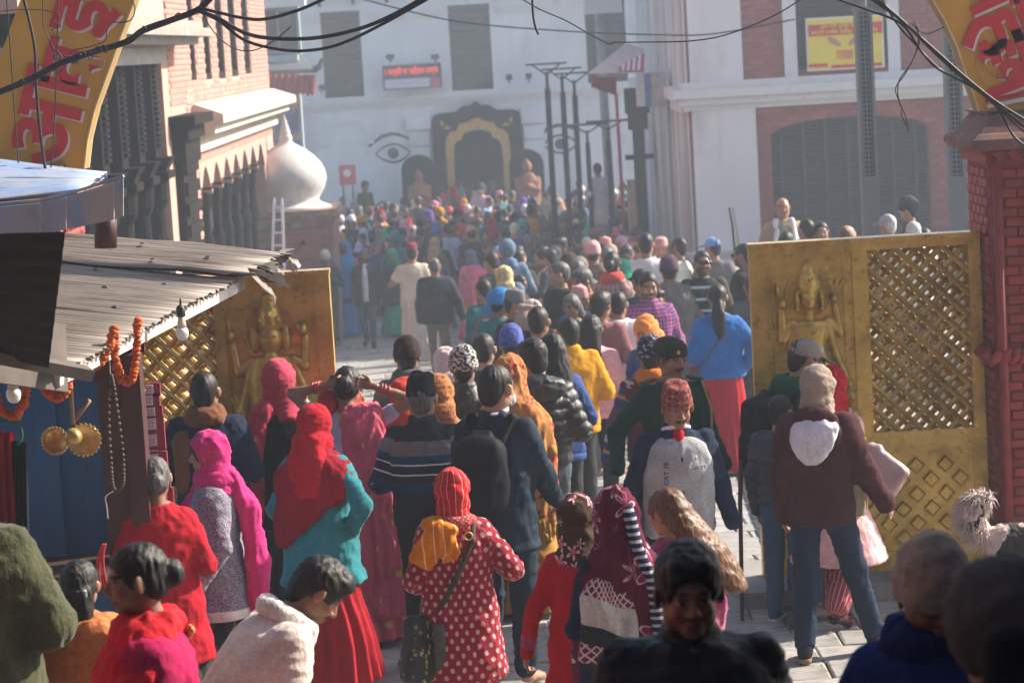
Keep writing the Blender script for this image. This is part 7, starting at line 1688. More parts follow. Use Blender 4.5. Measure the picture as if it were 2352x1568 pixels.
e, sc, K = person('man in sunglasses facing us in dark jumper with white stripes', 1612, 574, 222, 184, 'm', 'sweater', c_hstripe, hair='short', bmat=c_grey, pose_=('side', 'side'), moust=2, tone='b', fat=1.05, group=G2)
part(e, sc, 'sunglasses', K[4]([ell((-.032, .098, .006), (.026, .014, .02)), ell((.032, .098, .006), (.026, .014, .02)), cap((-.02, .104, .012), (.02, .104, .012), .005)]), M_glass, .007)
for s in (-1, 1):
    sh, el, wr = K[0][0 if s < 0 else 1]; part(e, sc, 'olive_sleeve', [cap(sh, el, .074, .066, k=.03), cap(el, wr, .066, .055, k=.02)], C('olive_sleeve', .07, .06, .035), .02)
person('man in sky blue cap and grey jacket by the white wall', 1638, 541, 186, -6, 'm', 'jacket', c_grey, hair='short', hat='cap', hatmat=C('sky_blue_cap', .16, .30, .68), yaw=55, bmat=c_grey, pose_=('bent', 'bent'), fat=1.1)
e, sc, K = person('man in sunglasses and black waistcoat in profile by the gate edge', 1707, 558, 215, 60, 'm', 'vest', c_black, hair='short', bmat=c_black, pose_=('side', 'side'), yaw=10, facef=True, moust=2, tone='b', group=G2)
part(e, sc, 'sunglasses', K[4]([ell((-.032, .098, .006), (.026, .014, .02)), ell((.032, .098, .006), (.026, .014, .02)), cap((.05, .09, .012), (.084, .0, .014), .005)]), M_glass, .007)
person('man in grey quilted jacket half hidden by the right brass gate', 1728, 628, 245, 8, 'm', 'puffer', C('grey_quilt', .075, .08, .08), hair='short', bmat=c_charcoal, pose_=('down', 'down'), hands=(1, None), tone='b')
person('person in pale pink tall knitted cap and brown hooded coat', 1360, 541, 182, 0, 'm', 'jacket', C('rust_brown_coat', .20, .10, .06), hat='cuff', hatmat=C('pink_knit', .58, .34, .35), hair='short', bmat=c_black, pose_=('bent', 'bent'), fat=1.2, infl=.02, hatadd=.1, extra=dict(shawl=(.75, C('brown_grey_shawl', .13, .085, .07))), group=G)
person('man facing us in pink topi and grey shawl', 1518, 542, 186, 170, 'm', 'jacket', c_grey, hat='topi', hatmat=c_topip, hair='short', bmat=c_grey, pose_=('bent', 'bent'), tone='d', extra=dict(shawl=(.8, c_grey)), group=G2)
person('black haired man in plain white shirt, walking away past the white wall', 1482, 534, 194, -6, 'm', 'shirt', c_white, hair='short', bmat=c_grey, pose_=('down', 'down'), fat=1.1, infl=.01, group=G)
person('youth in off white kurta turned to the left by the white wall', 1557, 545, 186, 60, 'm', 'kurta', C('ivory_cotton', .6, .58, .48), hair='short', bmat=c_white, pose_=('side', 'side'), tone='b', group=G2)
person('woman with flowers in her black bun and a red bordered plaid shawl', 1404, 576, 214, -16, 'f', 'kurta', c_taupe, hair='bun', bottom='skirt', bmat=c_red, pose_=('bent', 'bent'), extra=dict(shawl=(.8, cloth('plaid_shawl', (.33, .27, .25), 'check', period=.07, c2=(.22, .06, .06))), muffler=C('salmon_red_scarf', .5, .06, .05)), group=G)
person('policeman in dark green peaked cap, seen from behind in the queue', 1471, 612, 236, 4, 'm', 'jacket', C('police_green', .05, .07, .06), hair='short', hat='cap', hatmat=C('police_cap', .03, .045, .04), bmat=c_charcoal, pose_=('bent', 'bent'), yaw=20, group=G)
e, sc, K = person('woman in long coral red shawl with yellow striped head cloth', 1157, 607, 212, 6, 'f', 'kurta', c_navy, bottom='skirt', bmat=c_navy, hat='scarf', hatmat=cloth('yellow_striped_scarf', (.52, .44, .22), 'stripes', axis='u', period=.05, stops=[(0, (.55, .47, .22)), (.6, (.4, .34, .22))]), pose_=('bent', 'bent'), extra=dict(shawl=(.35, C('coral_red_shawl', .56, .055, .06))), group=G)
person('man from behind in black jacket and grey trousers walking off alone', 997, 590, 172, -4, 'm', 'jacket', C('dark_slate_jacket', .03, .034, .037), hair='bald', hcol='grey', bmat=C('olive_grey_trousers', .13, .12, .10), pose_=('down', 'out'), fat=1.3, infl=.01, stance='walk', hands=(None, 1), tone='c')
person('man in cream shirt and white dhoti with maroon topi, from behind', 944, 555, 156, 2, 'm', 'shirt', c_cream, sleeve=.55, hat='topi', hatmat=c_topim, hair='short', bottom='lungi', bmat=C('off_white_dhoti', .5, .45, .41), pose_=('wide', 'bent'), fat=1.15, infl=.01, tone='b')
e, sc, K = person('man striding towards us in dark suit over white shirt with grey beard', 836, 570, 139, 176, 'm', 'jacket', C('dark_teal_suit', .03, .04, .042), hem=.72, hair='short', hcol='grey', bottom='jeans', bmat=c_jeang, pose_=('down', 'down'), stance='walk', moust=2, tone='c', fat=1.15, hands=(1, 1), shoes=(c_black, c_black))
part(e, sc, 'white_shirt', [loft([(.80, .085, .148), (1.1, .085, .142), (1.3, .08, .14), (1.4, .055, .1), (1.45, .05, .085)], fat=1.12), plane((0, -1, 0), -.02)], c_white, .02)
# on the platform behind the right gate leaf
G3 = 'people standing on the platform before the arched shutter'
e, sc, K = person('balding man facing us with white towel scarf over tan jacket', 1796, 452, 200, 184, 'm', 'jacket', c_tan, hair='bald', bmat=c_khaki, pose_=('side', 'side'), tone='a', fat=1.15, dz=.59, h=1.72, extra=dict(shawl=(.9, C('tan_coat', .30, .24, .16))), group=G3)
part(e, sc, 'towel', [cap((-.09, .05, 1.44), (-.10, .16, 1.2), .04, .045, k=.03), cap((-.10, .16, 1.2), (-.1, .18, .9), .045, .05, k=.03), cap((.09, .05, 1.44), (.10, .16, 1.2), .04, .045, k=.03), cap((.10, .16, 1.2), (.1, .18, .9), .045, .05, k=.03)], c_white, .02)
person('man with dark beanie and black leather jacket turned left on the platform', 2086, 450, 200, 70, 'm', 'jacket', c_leather, hair='short', hat='cuff', hatmat=C('slate_knit', .05, .055, .06), bmat=c_black, pose_=('side', 'side'), tone='a', h=1.72, hatadd=.04, facef=True, group=G3)
for lab, px, py, s_, fc, hc, mt in (('black haired man in dark shirt right behind the towel scarf man', 1851, 502, 215, 30, 'black', c_black), ('man with dark hair and a mask facing us over the gate', 1885, 508, 215, 180, 'black', c_charcoal), ('bald brown headed man looking right over the gate top', 1944, 515, 225, -60, 'brown', c_brown),
                                  ('person in grey and white cap over the gate top', 2038, 488, 215, 40, 'white', c_ltgrey), ('white haired man just above the gate top', 2097, 508, 225, 10, 'white', c_white), ('dark haired person low behind the white haired man', 2122, 522, 222, 0, 'black', c_black), ('person in navy cap peering over the left part of the gate top', 1838, 545, 235, 20, 'black', c_navy), ('black haired person by the left end of the gate top', 1805, 530, 225, -20, 'black', c_taupe)):
    person(lab, px, py, s_, fc, 'm', 'jacket', mt, hair='bald' if 'bald ' in lab else 'short', hcol=hc, bmat=c_black, pose_=('bent', 'bent'), tone='a', h=1.62, hat='cap' if ' cap ' in lab else None, hatmat=c_ltgrey if 'grey' in lab else c_navy, group=G3)
# ---------------------------------------------------------------- dark foreground
e, sc, K = person('man in dark jacket facing us in deep shade in the foreground', 1572, 1246, 900, 180, 'm', 'jacket', C('wet_black_jacket', .012, .014, .016, rough=.5), hair='thick', bmat=c_black, pose_=('down', 'down'), pitch=9, yaw=4, brow='tika', facef=True, tone='c', collar=.045, fat=1.3, infl=.02, vox=.011)
e, sc, K = person('person in grey beige knitted cap and royal blue jacket, close and blurred', 2118, 1196, 930, 160, 'f', 'jacket', C('dark_blue_fleece', .010, .024, .11), hat='cuff', hatmat=c_greybeanie, hair='bald', bmat=c_black, pose_=('bent', 'bent'), pitch=18, yaw=30, tone='c', facef=True, fat=1.0, hatadd=.06, infl=.02, extra=dict(muffler=C('blue_hood', .01, .02, .09)))
e, sc, K = person('large blurred figure in grey hood with a black strap, nearest the viewer', 2330, 1278, 1250, 20, 'm', 'jacket', C('dark_grey_hoodie', .05, .048, .048), hair=None, hat='hood', hatmat=C('grey_hood', .075, .072, .07), bmat=c_black, pose_=('bent', 'bent'), pitch=20, fat=1.25, infl=.03)
part(e, sc, 'strap', K[3]([cap((-.10, -.13, 1.60), (-.12, -.17, 1.3), .045, .05, k=.02), cap((-.12, -.17, 1.3), (-.13, -.18, .9), .05, .05, k=.02)]), c_black, .014)
e, sc, K = person('broad figure in olive fleece jacket at the lower left, from behind', -112, 1046, 640, -8, 'm', 'jacket', c_olive, hair='short', bmat=c_black, pose_=('bent', ((.13, .0, -.26), (-.1, .2, .0))), fat=1.35, infl=.035, collar=.06, pitch=10)
e, sc, K = person('woman with clipped black hair and orange quilted jacket beside the stall', 178, 1284, 620, -4, 'f', 'jacket', c_orangej, hair='clip', hcol='black', bmat=c_black, pose_=('bent', 'bent'), yaw=-12, fat=1.1, infl=.02, vox=.011, folds=.009)
part(e, sc, 'hair_clip', K[4]([box3((.05, -.108, -.02), (.028, .014, .02), rot=rotz(.5), rd=.006)]), C('pale_blue_plastic', .45, .6, .62, rough=.3), .006)
part(e, sc, 'hood', [ell((.05, -.11, 1.36), (.14, .07, .08), k=.04), ell((.1, -.03, 1.40), (.1, .1, .05), k=.04)], c_orangej, .012, dict(amp=.009, f=(12, 12, 12)))
e, sc, K = person('woman in profile with black bun, red sari shawl and nose ring in shade', 322, 1241, 745, 97, 'f', 'jacket', C('hot_pink_blouse', .34, .01, .07), hem=.9, bottom='sari', bmat=c_redsari, hair='bun', hcol='black', pose_=('down', 'bent'), yaw=6, pitch=6, tone='c', facef=True, brow='tika', fat=1.25, infl=.01, vox=.011)
part(e, sc, 'sari_shawl', [loft([(.95, 0, 0, .30, .22), (1.1, 0, 0, .295, .21), (1.28, 0, 0, .265, .185), (1.36, 0, -.005, .19, .15), (1.44, 0, -.01, .125, .115), (1.47, 0, -.01, .09, .095)], k=.03), plane((0, -.75, -.66), -.83, k=.03)], c_redsari, .011, [dict(amp=.012, f=(11, 11, 4), seed=9), dict(amp=.006, f=(24, 24, 8), seed=4)])
part(e, sc, 'gold_border', [cap((.02, -.145, 1.385), (.17, -.12, 1.32), .018, k=.01), cap((.17, -.12, 1.32), (.24, -.06, 1.2), .016, k=.01)], cloth('gold_brocade', (.5, .3, .08), 'tie', scale=50, stops=[(0, (.45, .03, .03)), (.45, (.6, .4, .14))]), .009, dict(amp=.006, f=(20, 20, 20)))
part(e, sc, 'nose_ring', K[4]([ring((-.014, .102, -.036), .007, .0016, rot=roty(1.2)), ell((.075, -.008, -.045), (.007, .007, .009))]), M_gild, .0025)
part(e, sc, 'flower', K[4]([ell((.03, -.085, .07), (.02, .02, .016))]), C('marigold', .7, .22, .01), .007, dict(amp=.006, f=(60, 60, 60)))
# crouching man in white jacket
e, sc, K = person('young man bending forward in off white corduroy jacket with fleece collar', 742, 1290, 622, -68, 'm', 'jacket', c_corduroy, hair='thick', hcol='black', bottom=None, bmat=c_jean, pose_=(((.05, .12, -.26), (.0, .21, -.09)), ((.06, .12, -.26), (-.02, .2, -.11))), yaw=-8, pitch=8, tone='b', facef=True, moust=1, lean=38, h=1.66, hands=(1, 1), fat=1.08, infl=.014, collar=.03, vox=.0105, folds=.003)
part(e, sc, 'fleece_collar', K[3]([ring((0, -.02, 1.44), .092, .032, sy=1.05, sz=1.2, k=.02), cap((-.05, .08, 1.40), (-.06, .12, 1.3), .03, .02, k=.03), cap((.05, .08, 1.40), (.06, .12, 1.3), .03, .02, k=.03)]), C('white_fleece', .62, .58, .54, weave=90, bumps=.7), .01, dict(amp=.004, f=(40, 40, 40), ridge=False))
for z_ in (1.235, .97): part(e, sc, 'seam', K[3]([loft([(z_, .196 + .0, .136), (z_ + .012, .196, .136)], rnd=.004)]), c_corduroy, .009)
part(e, sc, 'button', K[3]([ell((.03, .152, 1.16), (.01, .006, .01)), ell((.03, .15, 1.02), (.01, .006, .01))]), M_gild, .004)
q = [loft([(.80, .16, .12), (.92, .17, .13)], k=.05), cap((-.1, 0, .9), (-.13, .33, .80), .095, .075, k=.05), cap((.1, 0, .9), (.13, .33, .80), .095, .075, k=.05), cap((-.13, .33, .80), (-.12, .24, .42), .075, .06, k=.03), cap((.13, .33, .80), (.12, .24, .42), .075, .06, k=.03)]
part(e, sc, 'trousers', q, c_jean, .016, dict(amp=.006, f=(9, 9, 9)))
# ------------------------------------------------------------------ the crowd beyond: a set of built people, copied with their own colours
rc = random.Random(21)
DARK = [('black', c_black), ('charcoal', c_charcoal), ('navy', c_navy), ('dark blue', c_dblue), ('slate', C('slate_cloth', .05, .06, .07)), ('dark brown', C('dark_brown_cloth', .05, .03, .022)), ('dark green', c_army), ('plum', C('plum_cloth', .07, .025, .05))]
MIDC = [('grey', c_grey), ('taupe', c_taupe), ('tan', c_tan), ('steel blue', C('steel_blue_cloth', .10, .16, .24)), ('olive', C('olive_cloth', .09, .09, .045)), ('maroon', c_maroonvest), ('rust', C('rust_cloth', .24, .09, .045)), ('teal', C('dull_teal_cloth', .03, .15, .17))]
BRI = [('white', c_white), ('cream', c_cream), ('red', c_redb), ('coral', C('coral_cloth', .56, .07, .06)), ('orange', c_orange), ('pink', C('pink_cloth', .62, .16, .28)), ('bright blue', C('bright_blue_cloth', .03, .2, .48)), ('mustard', c_mustard), ('emerald', c_green2), ('pale blue', C('pale_blue_cloth', .34, .44, .6)), ('purple', c_purple), ('pale pink', c_ltpink)]
PANTS = [c_charcoal, c_black, c_jean, c_jeand, C('brown_trousers', .07, .05, .04), c_grey]
SK2 = [skin(SK[k]) for k in 'abc']
kinds = [dict(sex='m', top='jacket', hair='short', pose_=('bent', 'bent')), dict(sex='m', top='jacket', hair='short', pose_=('down', 'down'), fat=1.15), dict(sex='m', top='shirt', hair='thick', pose_=('bent', 'down'), fat=1.05),
         dict(sex='m', top='jacket', hair='short', hat='cuff', pose_=('bent', 'bent'), fat=1.15), dict(sex='m', top='jacket', hair='short', hat='topi', pose_=('down', 'bent'), fat=1.1), dict(sex='f', top='tunic', hat='scarf', bottom='skirt', pose_=('bent', 'bent'), fat=1.15, extra=dict(shawl=(.75, c_red))),
         dict(sex='f', top='tunic', hat='scarf', bottom='skirt', pose_=('bent', 'side'), fat=1.1), dict(sex='f', top='sweater', hair='long', pose_=('bent', 'bent'), fat=1.1), dict(sex='f', top='tunic', hair='bun', bottom='skirt', pose_=('bent', 'bent'), fat=1.15, extra=dict(shawl=(.7, c_red))), dict(sex='m', top='hoodie', hair=None, hat='hood', pose_=('bent', 'bent'), fat=1.1)]
HATN = {'cuff': 'knitted cap', 'topi': 'topi', 'scarf': 'headscarf', 'hood': 'hood', None: ''}
protos = []
for i, kw in enumerate(kinds):
    e, sc, K = person('far crowd member', 1000, 480, 110, 0, mat=c_black, bmat=c_black, hatmat=c_black, vox=.027, lowleg=False, facef=True, moust=1 if i in (1, 3) else 0, h=1.70, yaw=(i * 37 % 50) - 25, pitch=(i * 13 % 16), tone='b', **kw)
    for a in ('label', 'category'): del e[a]
    protos.append((e, kw, list(e.children)))
spots = []
y = 66.0
while y > 43.4:
    x0, x1 = at(775, 500, y).x, at(1452, 480, y).x
    if y < 50: x1 = min(x1, 2.6)
    x = x0 + rc.uniform(0, .5)
    while x < x1:
        spots.append((x + rc.uniform(-.2, .2), y + rc.uniform(-.35, .35))); x += rc.uniform(.62, .95)
    y -= 1.06
for yy in np.arange(22.5, 42, 1.0):                        # the long queue
    for k in range(3): spots.append((.35 + (yy - 22) * .004 + (k - .6) * .72 + rc.uniform(-.2, .2), yy + rc.uniform(-.3, .3)))
for xx, yy in ((1.9, 36), (2.3, 38), (1.7, 39.5), (2.5, 40.6), (1.9, 41), (-3.05, 42.3), (-.6, 41.5), (-.2, 42)): spots.append((xx, yy))
for px in (1020, 1052, 1078, 1102, 1128, 1150): spots.append((at(px, 400, 67.2).x, 66.6 + rc.uniform(-.8, 1.4)))
taken = [(o.location.x, o.location.y) for o in bpy.data.objects if o.type == 'EMPTY' and o.get('category') == 'person']
spots = [s for s in spots if all((s[0] - a) ** 2 + (s[1] - b) ** 2 > .3 for a, b in taken)]
spots.sort(key=lambda s: s[1])
lampx = [(o.location.x, o.location.y) for o in bpy.data.objects if o.get('category') in ('lamp post', 'column', 'pole')]
def place_word(x, y):
    if y < 30: return 'in the queue just beyond the gate'
    if y < 42: return 'in the long queue' if x > -.5 else 'by the domed pillar'
    p = cam.matrix_world.inverted() @ Vector((x, y, ground(y) + 1.6)); px = 1176 + F * p.x / -p.z
    if y > 60: return ('below the left painted eye' if px < 930 else 'at the steps left of the carved doorway' if px < 1040 else 'before the carved doorway' if px < 1180 else 'beneath the right painted eye')
    if px < 880: return 'in the far crowd behind the domed pillar'
    if px < 1060: return 'in the left of the far crowd'
    if px < 1230: return 'in the middle of the far crowd'
    if px < 1350: return 'in the far crowd by the lamp posts'
    return 'in the far crowd by the white side wall'
used = set(o.get('label') for o in bpy.data.objects)
prevt = {}
first = {}
order = [0, 1, 2, 0, 7, 3, 5, 1, 6, 4, 0, 8, 2, 9, 5, 3, 1, 7, 6, 0]
for n, (x, y) in enumerate(spots):
    ki = order[rc.randrange(len(order))]; pe, kw, ch = protos[ki]
    fem = kw['sex'] == 'f'
    pal = rc.choices([DARK, MIDC, BRI], ([.6, .36, .04] if y < 32 else [.60, .24, .16]) if not fem else [.32, .32, .36])[0]; tn, tm = rc.choice(pal)
    hn, hm = rc.choice(rc.choices([DARK, MIDC, BRI], [.35, .25, .4] if not fem else [.15, .3, .55])[0]); sn_, sm_ = rc.choice(MIDC + BRI)
    e = empty('person', (x, y, ground(y) + (.34 if y > 66.2 else 0)), R(rc.gauss(0, 24) if rc.random() < .72 else rc.uniform(110, 250)), None, 'person', 'people in the dense crowd before the temple' if y > 42 else 'people in the long queue')
    s = rc.gauss(1.64 if not fem else 1.54, .085) / 1.70; e.scale = (s * rc.uniform(.96, 1.06), s, s)
    hr = rc.choices(['black', 'dark', 'grey', 'white'], [.62, .18, .14, .06])[0]
    skm = rc.choice(SK2); pm = rc.choice(PANTS)
    for c in ch:
        nm = c.name.split('.')[0]; o = c.copy(); COL.objects.link(o); o.parent = e
        mt = {'body': skm, 'trousers': pm, 'skirt': sm_, 'shawl': sm_, 'hair': HAIR[hr], 'beanie': hm, 'topi': rc.choice([c_topib, c_topip, c_topim, c_grey]), 'headscarf': hm, 'hood': tm}.get(nm, tm)
        o.material_slots[0].link = 'OBJECT'; o.material_slots[0].material = mt
    who = 'woman' if fem else 'man'
    hd = (f'{hn} {HATN[kw.get("hat")]}' if kw.get('hat') in ('cuff', 'scarf') else HATN[kw.get('hat')] if kw.get('hat') else f'{ {"black": "black", "dark": "dark brown", "grey": "greying", "white": "white"}[hr]} hair')
    sh_w = f'{sn_} shawl and ' if kw.get('extra') else ''
    lab = f'{who} with {hd}, {sh_w}{tn} {"top" if not sh_w else "tunic"} {place_word(x, y)}'
    if lab in used: lab = lab.replace(f'{tn} top', f'{tn} top, {["facing away","turned left","turned right","dark legs","slim","broad"][n % 6]},') if n % 2 else lab + ', nearer one'
    if lab in used: lab = lab.replace(' with ', ' right behind another, with ')
    used.add(lab); e['label'] = ' '.join(lab.split()[:16])
for pe, kw, ch in protos:
    for c in ch: bpy.data.objects.remove(c)
    bpy.data.objects.remove(pe)
# a man in white standing high on a ledge, and a few striking figures in the far crowd
person('man in bright white clothes raised above the far crowd by the lamp posts', 1371, 374, 118, 30, 'm', 'kurta', c_white, hair='short', bmat=c_white, pose_=('side', 'side'), h=1.66, tone='a', vox=.022)
person('man in long tan coat standing tall before the low lamp posts', 1265, 425, 96, 4, 'm', 'jacket', c_tan, hem=.6, hair='short', bmat=c_khaki, pose_=('down', 'down'), fat=1.1, vox=.024, hands=(1, 1))
k = MB(); p = at(1371, 480, 49.15); k.span((p.x - .5, p.y - .4, ground(49)), (p.x + .5, p.y + .4, at(1371, 374, F / 118).z - 1.70)); o = k.build('stone_ledge', M_stone); tag(o, 'square stone ledge under the man in bright white clothes', 'ledge')
# ------------------------------------------------------------------ market stall on the left
def corr(A, B, Cc, Dd, n, amp, nv=5, seed=0, jag=0.0, sag=0.0, dent=0.0):
    """corrugated sheet: A-B is one edge (across the ridges), D-C the opposite one"""
    A, B, Cc, Dd = (np.array(v) for v in (A, B, Cc, Dd)); N = np.cross(B - A, Dd - A); N /= np.linalg.norm(N); N *= np.sign(N[2]) or 1
    m = n * 6 + 1; u = np.linspace(0, 1, m); r = np.random.default_rng(seed); rows = []
    for j in range(nv + 1):
        v = j / nv; P = (A[None] + (B - A)[None] * u[:, None]) * (1 - v) + (Dd[None] + (Cc - Dd)[None] * u[:, None]) * v
        h = amp * np.sin(u * n * 2 * np.pi) - sag * math.sin(v * math.pi)
        if dent: h = h + dent * perlin(np.stack([u * 5, np.full(m, v * 2.), np.full(m, seed + .5)], 1))
        P = P + N[None] * h[:, None]
        if j == nv and jag: P = P + (Dd - A)[None] / np.linalg.norm(Dd - A) * (r.uniform(-jag, jag, m) + jag * np.abs(np.sin(u * n * np.pi)))[:, None]
        rows.append(P)
    V = np.concatenate(rows + [q - N[None] * .0025 for q in rows]); o_ = (nv + 1) * m
    i, j = np.meshgrid(np.arange(m - 1), np.arange(nv), indexing='ij'); a = (j * m + i).ravel(); Q = np.stack([a, a + 1, a + m + 1, a + m], 1)
    e = np.arange(m - 1); b = nv * m + e; E1 = np.stack([b, b + 1, b + 1 + o_, b + o_], 1)
    return V, np.concatenate([Q, Q[:, ::-1] + o_, E1])
def sheet(name, mat, par, *a, **kw):
    V, Q = corr(*a, **kw); o = link(name, np_mesh(name, V - np.array(par.location), Q, True), par, mat); return o
st = empty('market_stall', at(200, 1400, 12.0), 0, 'dark blue boarded market stall under grey and blue corrugated tin awnings', 'stall'); st.location.z = ground(12)
E0 = at(142, 852, 10.7); E2 = at(628, 606, 14.7); K1 = at(118, 556, 14.9); K0 = E0 + (K1 - E2)
lp = lambda a, b, t: a.lerp(b, t); up_v = Vector((0, 0, .03))
sheet('tin_sheet', M_tin, st, lp(K0, K1, 0), lp(K0, K1, .40), lp(E0, E2, .40), lp(E0, E2, 0), 24, .011, seed=1, jag=.012, dent=.006)
sheet('tin_sheet', M_tin, st, lp(K0, K1, .39) + up_v * .5, lp(K0, K1, .78) + up_v * .5, lp(E0, E2, .78) + up_v * .4, lp(E0, E2, .39) + up_v * .4, 23, .011, seed=2, jag=.012, dent=.008)
sheet('tin_sheet', M_tin, st, lp(K0, K1, .76) + up_v * 1.5, lp(K0, K1, 1.02) + up_v * 1.0, lp(E0, E2, 1.08) + up_v * 1.0, lp(E0, E2, .76) + up_v * 1.4, 13, .016, seed=3, jag=.05, dent=.03)
rt_ = random.Random(8); dE = (E2 - E0).normalized(); dO = (E0 - K0).normalized()
for i in range(13):                                    # torn and crumpled end of the sheet
    p = lp(E0, E2, .84 + .022 * i) + up_v * 1.0 - dO * .05; w_ = rt_.uniform(.10, .2); L = rt_.uniform(.14, .26); n = 7; a0 = rt_.uniform(-.9, .5); g_ = []
    for u in range(n):
        for v in range(n): f = v / (n - 1); g_.append(dE * (u / (n - 1) - .5) * w_ * (1 - .35 * f) + dO * L * f * math.cos(a0 * f) + Vector((0, 0, L * f * math.sin(a0 * f))))
    G_ = np.array(g_); G_ += .05 * np.stack([perlin(G_ * 9 + i * 7.1), perlin(G_ * 9 + i * 3.3 + 40), perlin(G_ * 9 + i * 5.7 + 80)], 1) * (np.tile(np.arange(n), n)[:, None] / (n - 1) + .15)
    Q = [[u * n + v, (u + 1) * n + v, (u + 1) * n + v + 1, u * n + v + 1] for u in range(n - 1) for v in range(n - 1) if not (v == n - 2 and rt_.random() < .4)]
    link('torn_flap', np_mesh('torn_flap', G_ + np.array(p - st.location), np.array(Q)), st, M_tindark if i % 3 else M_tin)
k = MB(); a, b = lp(E0, E2, .02) - dO * .06 - Vector((0, 0, .05)), lp(E0, E2, .86) - dO * .06 - Vector((0, 0, .05)); k.bar(a - st.location, b - st.location, .04, .07, (0, 0, 1)); k.build('eave_batten', surf('pale_batten', (.5, .46, .42), .7), st)
w0 = MB(); w0.lathe([(.018, 0), (.016, .005), (.006, .009)], (0, 0, 0), 8); wm = w0.mesh('roof_washer'); wm.materials.append(M_iron)
for i in range(13):
    o = link('roof_washer', wm, st); q = lp(lp(K0, K1, rt_.uniform(.1, .95)), lp(E0, E2, rt_.uniform(.1, .95)), rt_.uniform(.3, .9)); t = (i + .5) / 13; q = lp(lp(K0, K1, t), lp(E0, E2, t), .45 + .35 * (i % 3) / 2); o.location = q - st.location + Vector((0, 0, .014 + (.05 if t > .77 else .01)))
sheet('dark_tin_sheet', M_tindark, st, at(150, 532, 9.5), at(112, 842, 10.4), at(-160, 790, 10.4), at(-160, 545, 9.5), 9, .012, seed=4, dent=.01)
k = MB(); k.bar(at(-60, 808, 10.3) - st.location, at(205, 858, 10.6) - st.location, .05, .09, (0, 1, 0)); k.bar(at(-60, 790, 10.4) - st.location, at(150, 822, 10.9) - st.location, .02, .3, (0, .3, 1)); k.build('roof_batten', surf('aged_batten', (.10, .08, .07), .8), st)
sheet('blue_tin_sheet', M_tinblue, st, at(-120, 472, 11.2), at(-120, 352, 12.9), at(242, 399, 12.9), at(196, 430, 11.2), 15, .012, seed=5, jag=.012, dent=.006)
fa = [(-60, 480, 556), (92, 466, 540), (152, 452, 527), (262, 418, 505), (284, 410, 497)]
for (xa, ya, yb), (xb, yc, yd) in zip(fa[:-1], fa[1:]):
    k = MB(); P = [at(xa + 1, ya, 11.12), at(xb - 1, yc, 11.12), at(xb - 1, yd, 11.12), at(xa + 1, yb, 11.12)]
    k.add([v - st.location for v in P] + [v - st.location + Vector((0, .012, 0)) for v in P], [(0, 1, 2, 3), (7, 6, 5, 4), (0, 4, 5, 1), (1, 5, 6, 2), (2, 6, 7, 3), (3, 7, 4, 0)]); k.build('blue_fascia', M_tinblue, st)
    k = MB(); k.bar(at(xa, ya - 6, 11.08) - st.location, at(xb, yc - 6, 11.08) - st.location, .03, .012, (0, 0, 1)); k.build('fascia_strip', M_tinblue, st)
k = MB(); k.tube([at(242, 480, 11.6) - st.location, at(243, 569, 11.6) - st.location], .052, 12); k.build('pole', M_maroonpost, st, True)
def sbox(name, xa, ya, xb, yb, Y, th, mat): k = MB(); panel(k, xa, ya, xb, yb, Y, th); return wbuild(k, name, mat, st)
for xa, xb in ((-140, 60), (61, 98), (146, 198)): sbox('blue_plank', xa, 790, xb, 1560, 12.22, .03, M_blueboard)
for xa, xb in ((99, 145), (199, 250)): sbox('blue_plank', xa, 790, xb, 1560, 12.19, .045, M_blueboard)
for ya, yb in ((1290, 1330), (860, 890)): sbox('cross_rail', 98, ya, 200, yb, 12.165, .02, M_blueboard)
sbox('maroon_post', 246, 812, 302, 1560, 12.0, .1, M_maroonpost); sbox('maroon_post', 303, 815, 345, 1560, 11.97, .14, M_maroonpost)
sbox('upper_board', 120, 745, 330, 815, 12.3, .04, M_maroonpost)
sbox('stall_counter', -160, 1330, 246, 1370, 11.7, .5, M_wood2)
k = MB(); r0 = at(-100, 1000, 11.3); 
for nm, x0, x1, ya, yb, mt in (('red_hanging_cloth', -60, 30, 985, 1260, c_redb), ('black_hanging_cloth', 24, 62, 1010, 1300, c_black)):
    n = 26; A = []; B = []
    for i in range(n):
        t = i / (n - 1); dy = .03 * math.sin(i * 1.3); A.append(at(x0 + (x1 - x0) * t, ya + 8 * t, 11.3 + dy)); B.append(at(x0 + (x1 - x0) * t * 1.15, yb + 6 * math.sin(i), 11.3 + dy * 1.8))
    k = MB(); k.strip(A, B, (0, .012, 0)); o = k.build(nm, mt); tag(o, 'red cloth hanging at the left end of the stall' if 'red' in nm else 'black cloth hanging on the blue stall boards', 'cloth')
# marigold garlands
def flower_mesh(seed):
    V, Q = sdf_mesh([ell((0, 0, 0), (.021, .021, .016))], .007); N = vnormals(V, Q); V = V + N * (.006 * perlin(V * 190 + seed * 9))[:, None]; me = np_mesh('flower', V, Q, False); return me
M_mari = surf('marigold_petals', (.52, .085, .004), .75, var=.35, scale=60, bump=.6, bscale=160, rnd=.25)
fm = [flower_mesh(i) for i in range(4)]; [m_.materials.append(M_mari) for m_ in fm]
def spl(P, n):
    P = [Vector(p) for p in P]; out = []; m = len(P) - 1
    for i in range(n):
        t = i / (n - 1) * m; j = min(int(t), m - 1); f = t - j; p0, p1, p2, p3 = P[max(j - 1, 0)], P[j], P[j + 1], P[min(j + 2, m)]
        out.append(.5 * ((2 * p1) + (p2 - p0) * f + (2 * p0 - 5 * p1 + 4 * p2 - p3) * f * f + (3 * p1 - p0 - 3 * p2 + p3) * f ** 3))
    return out
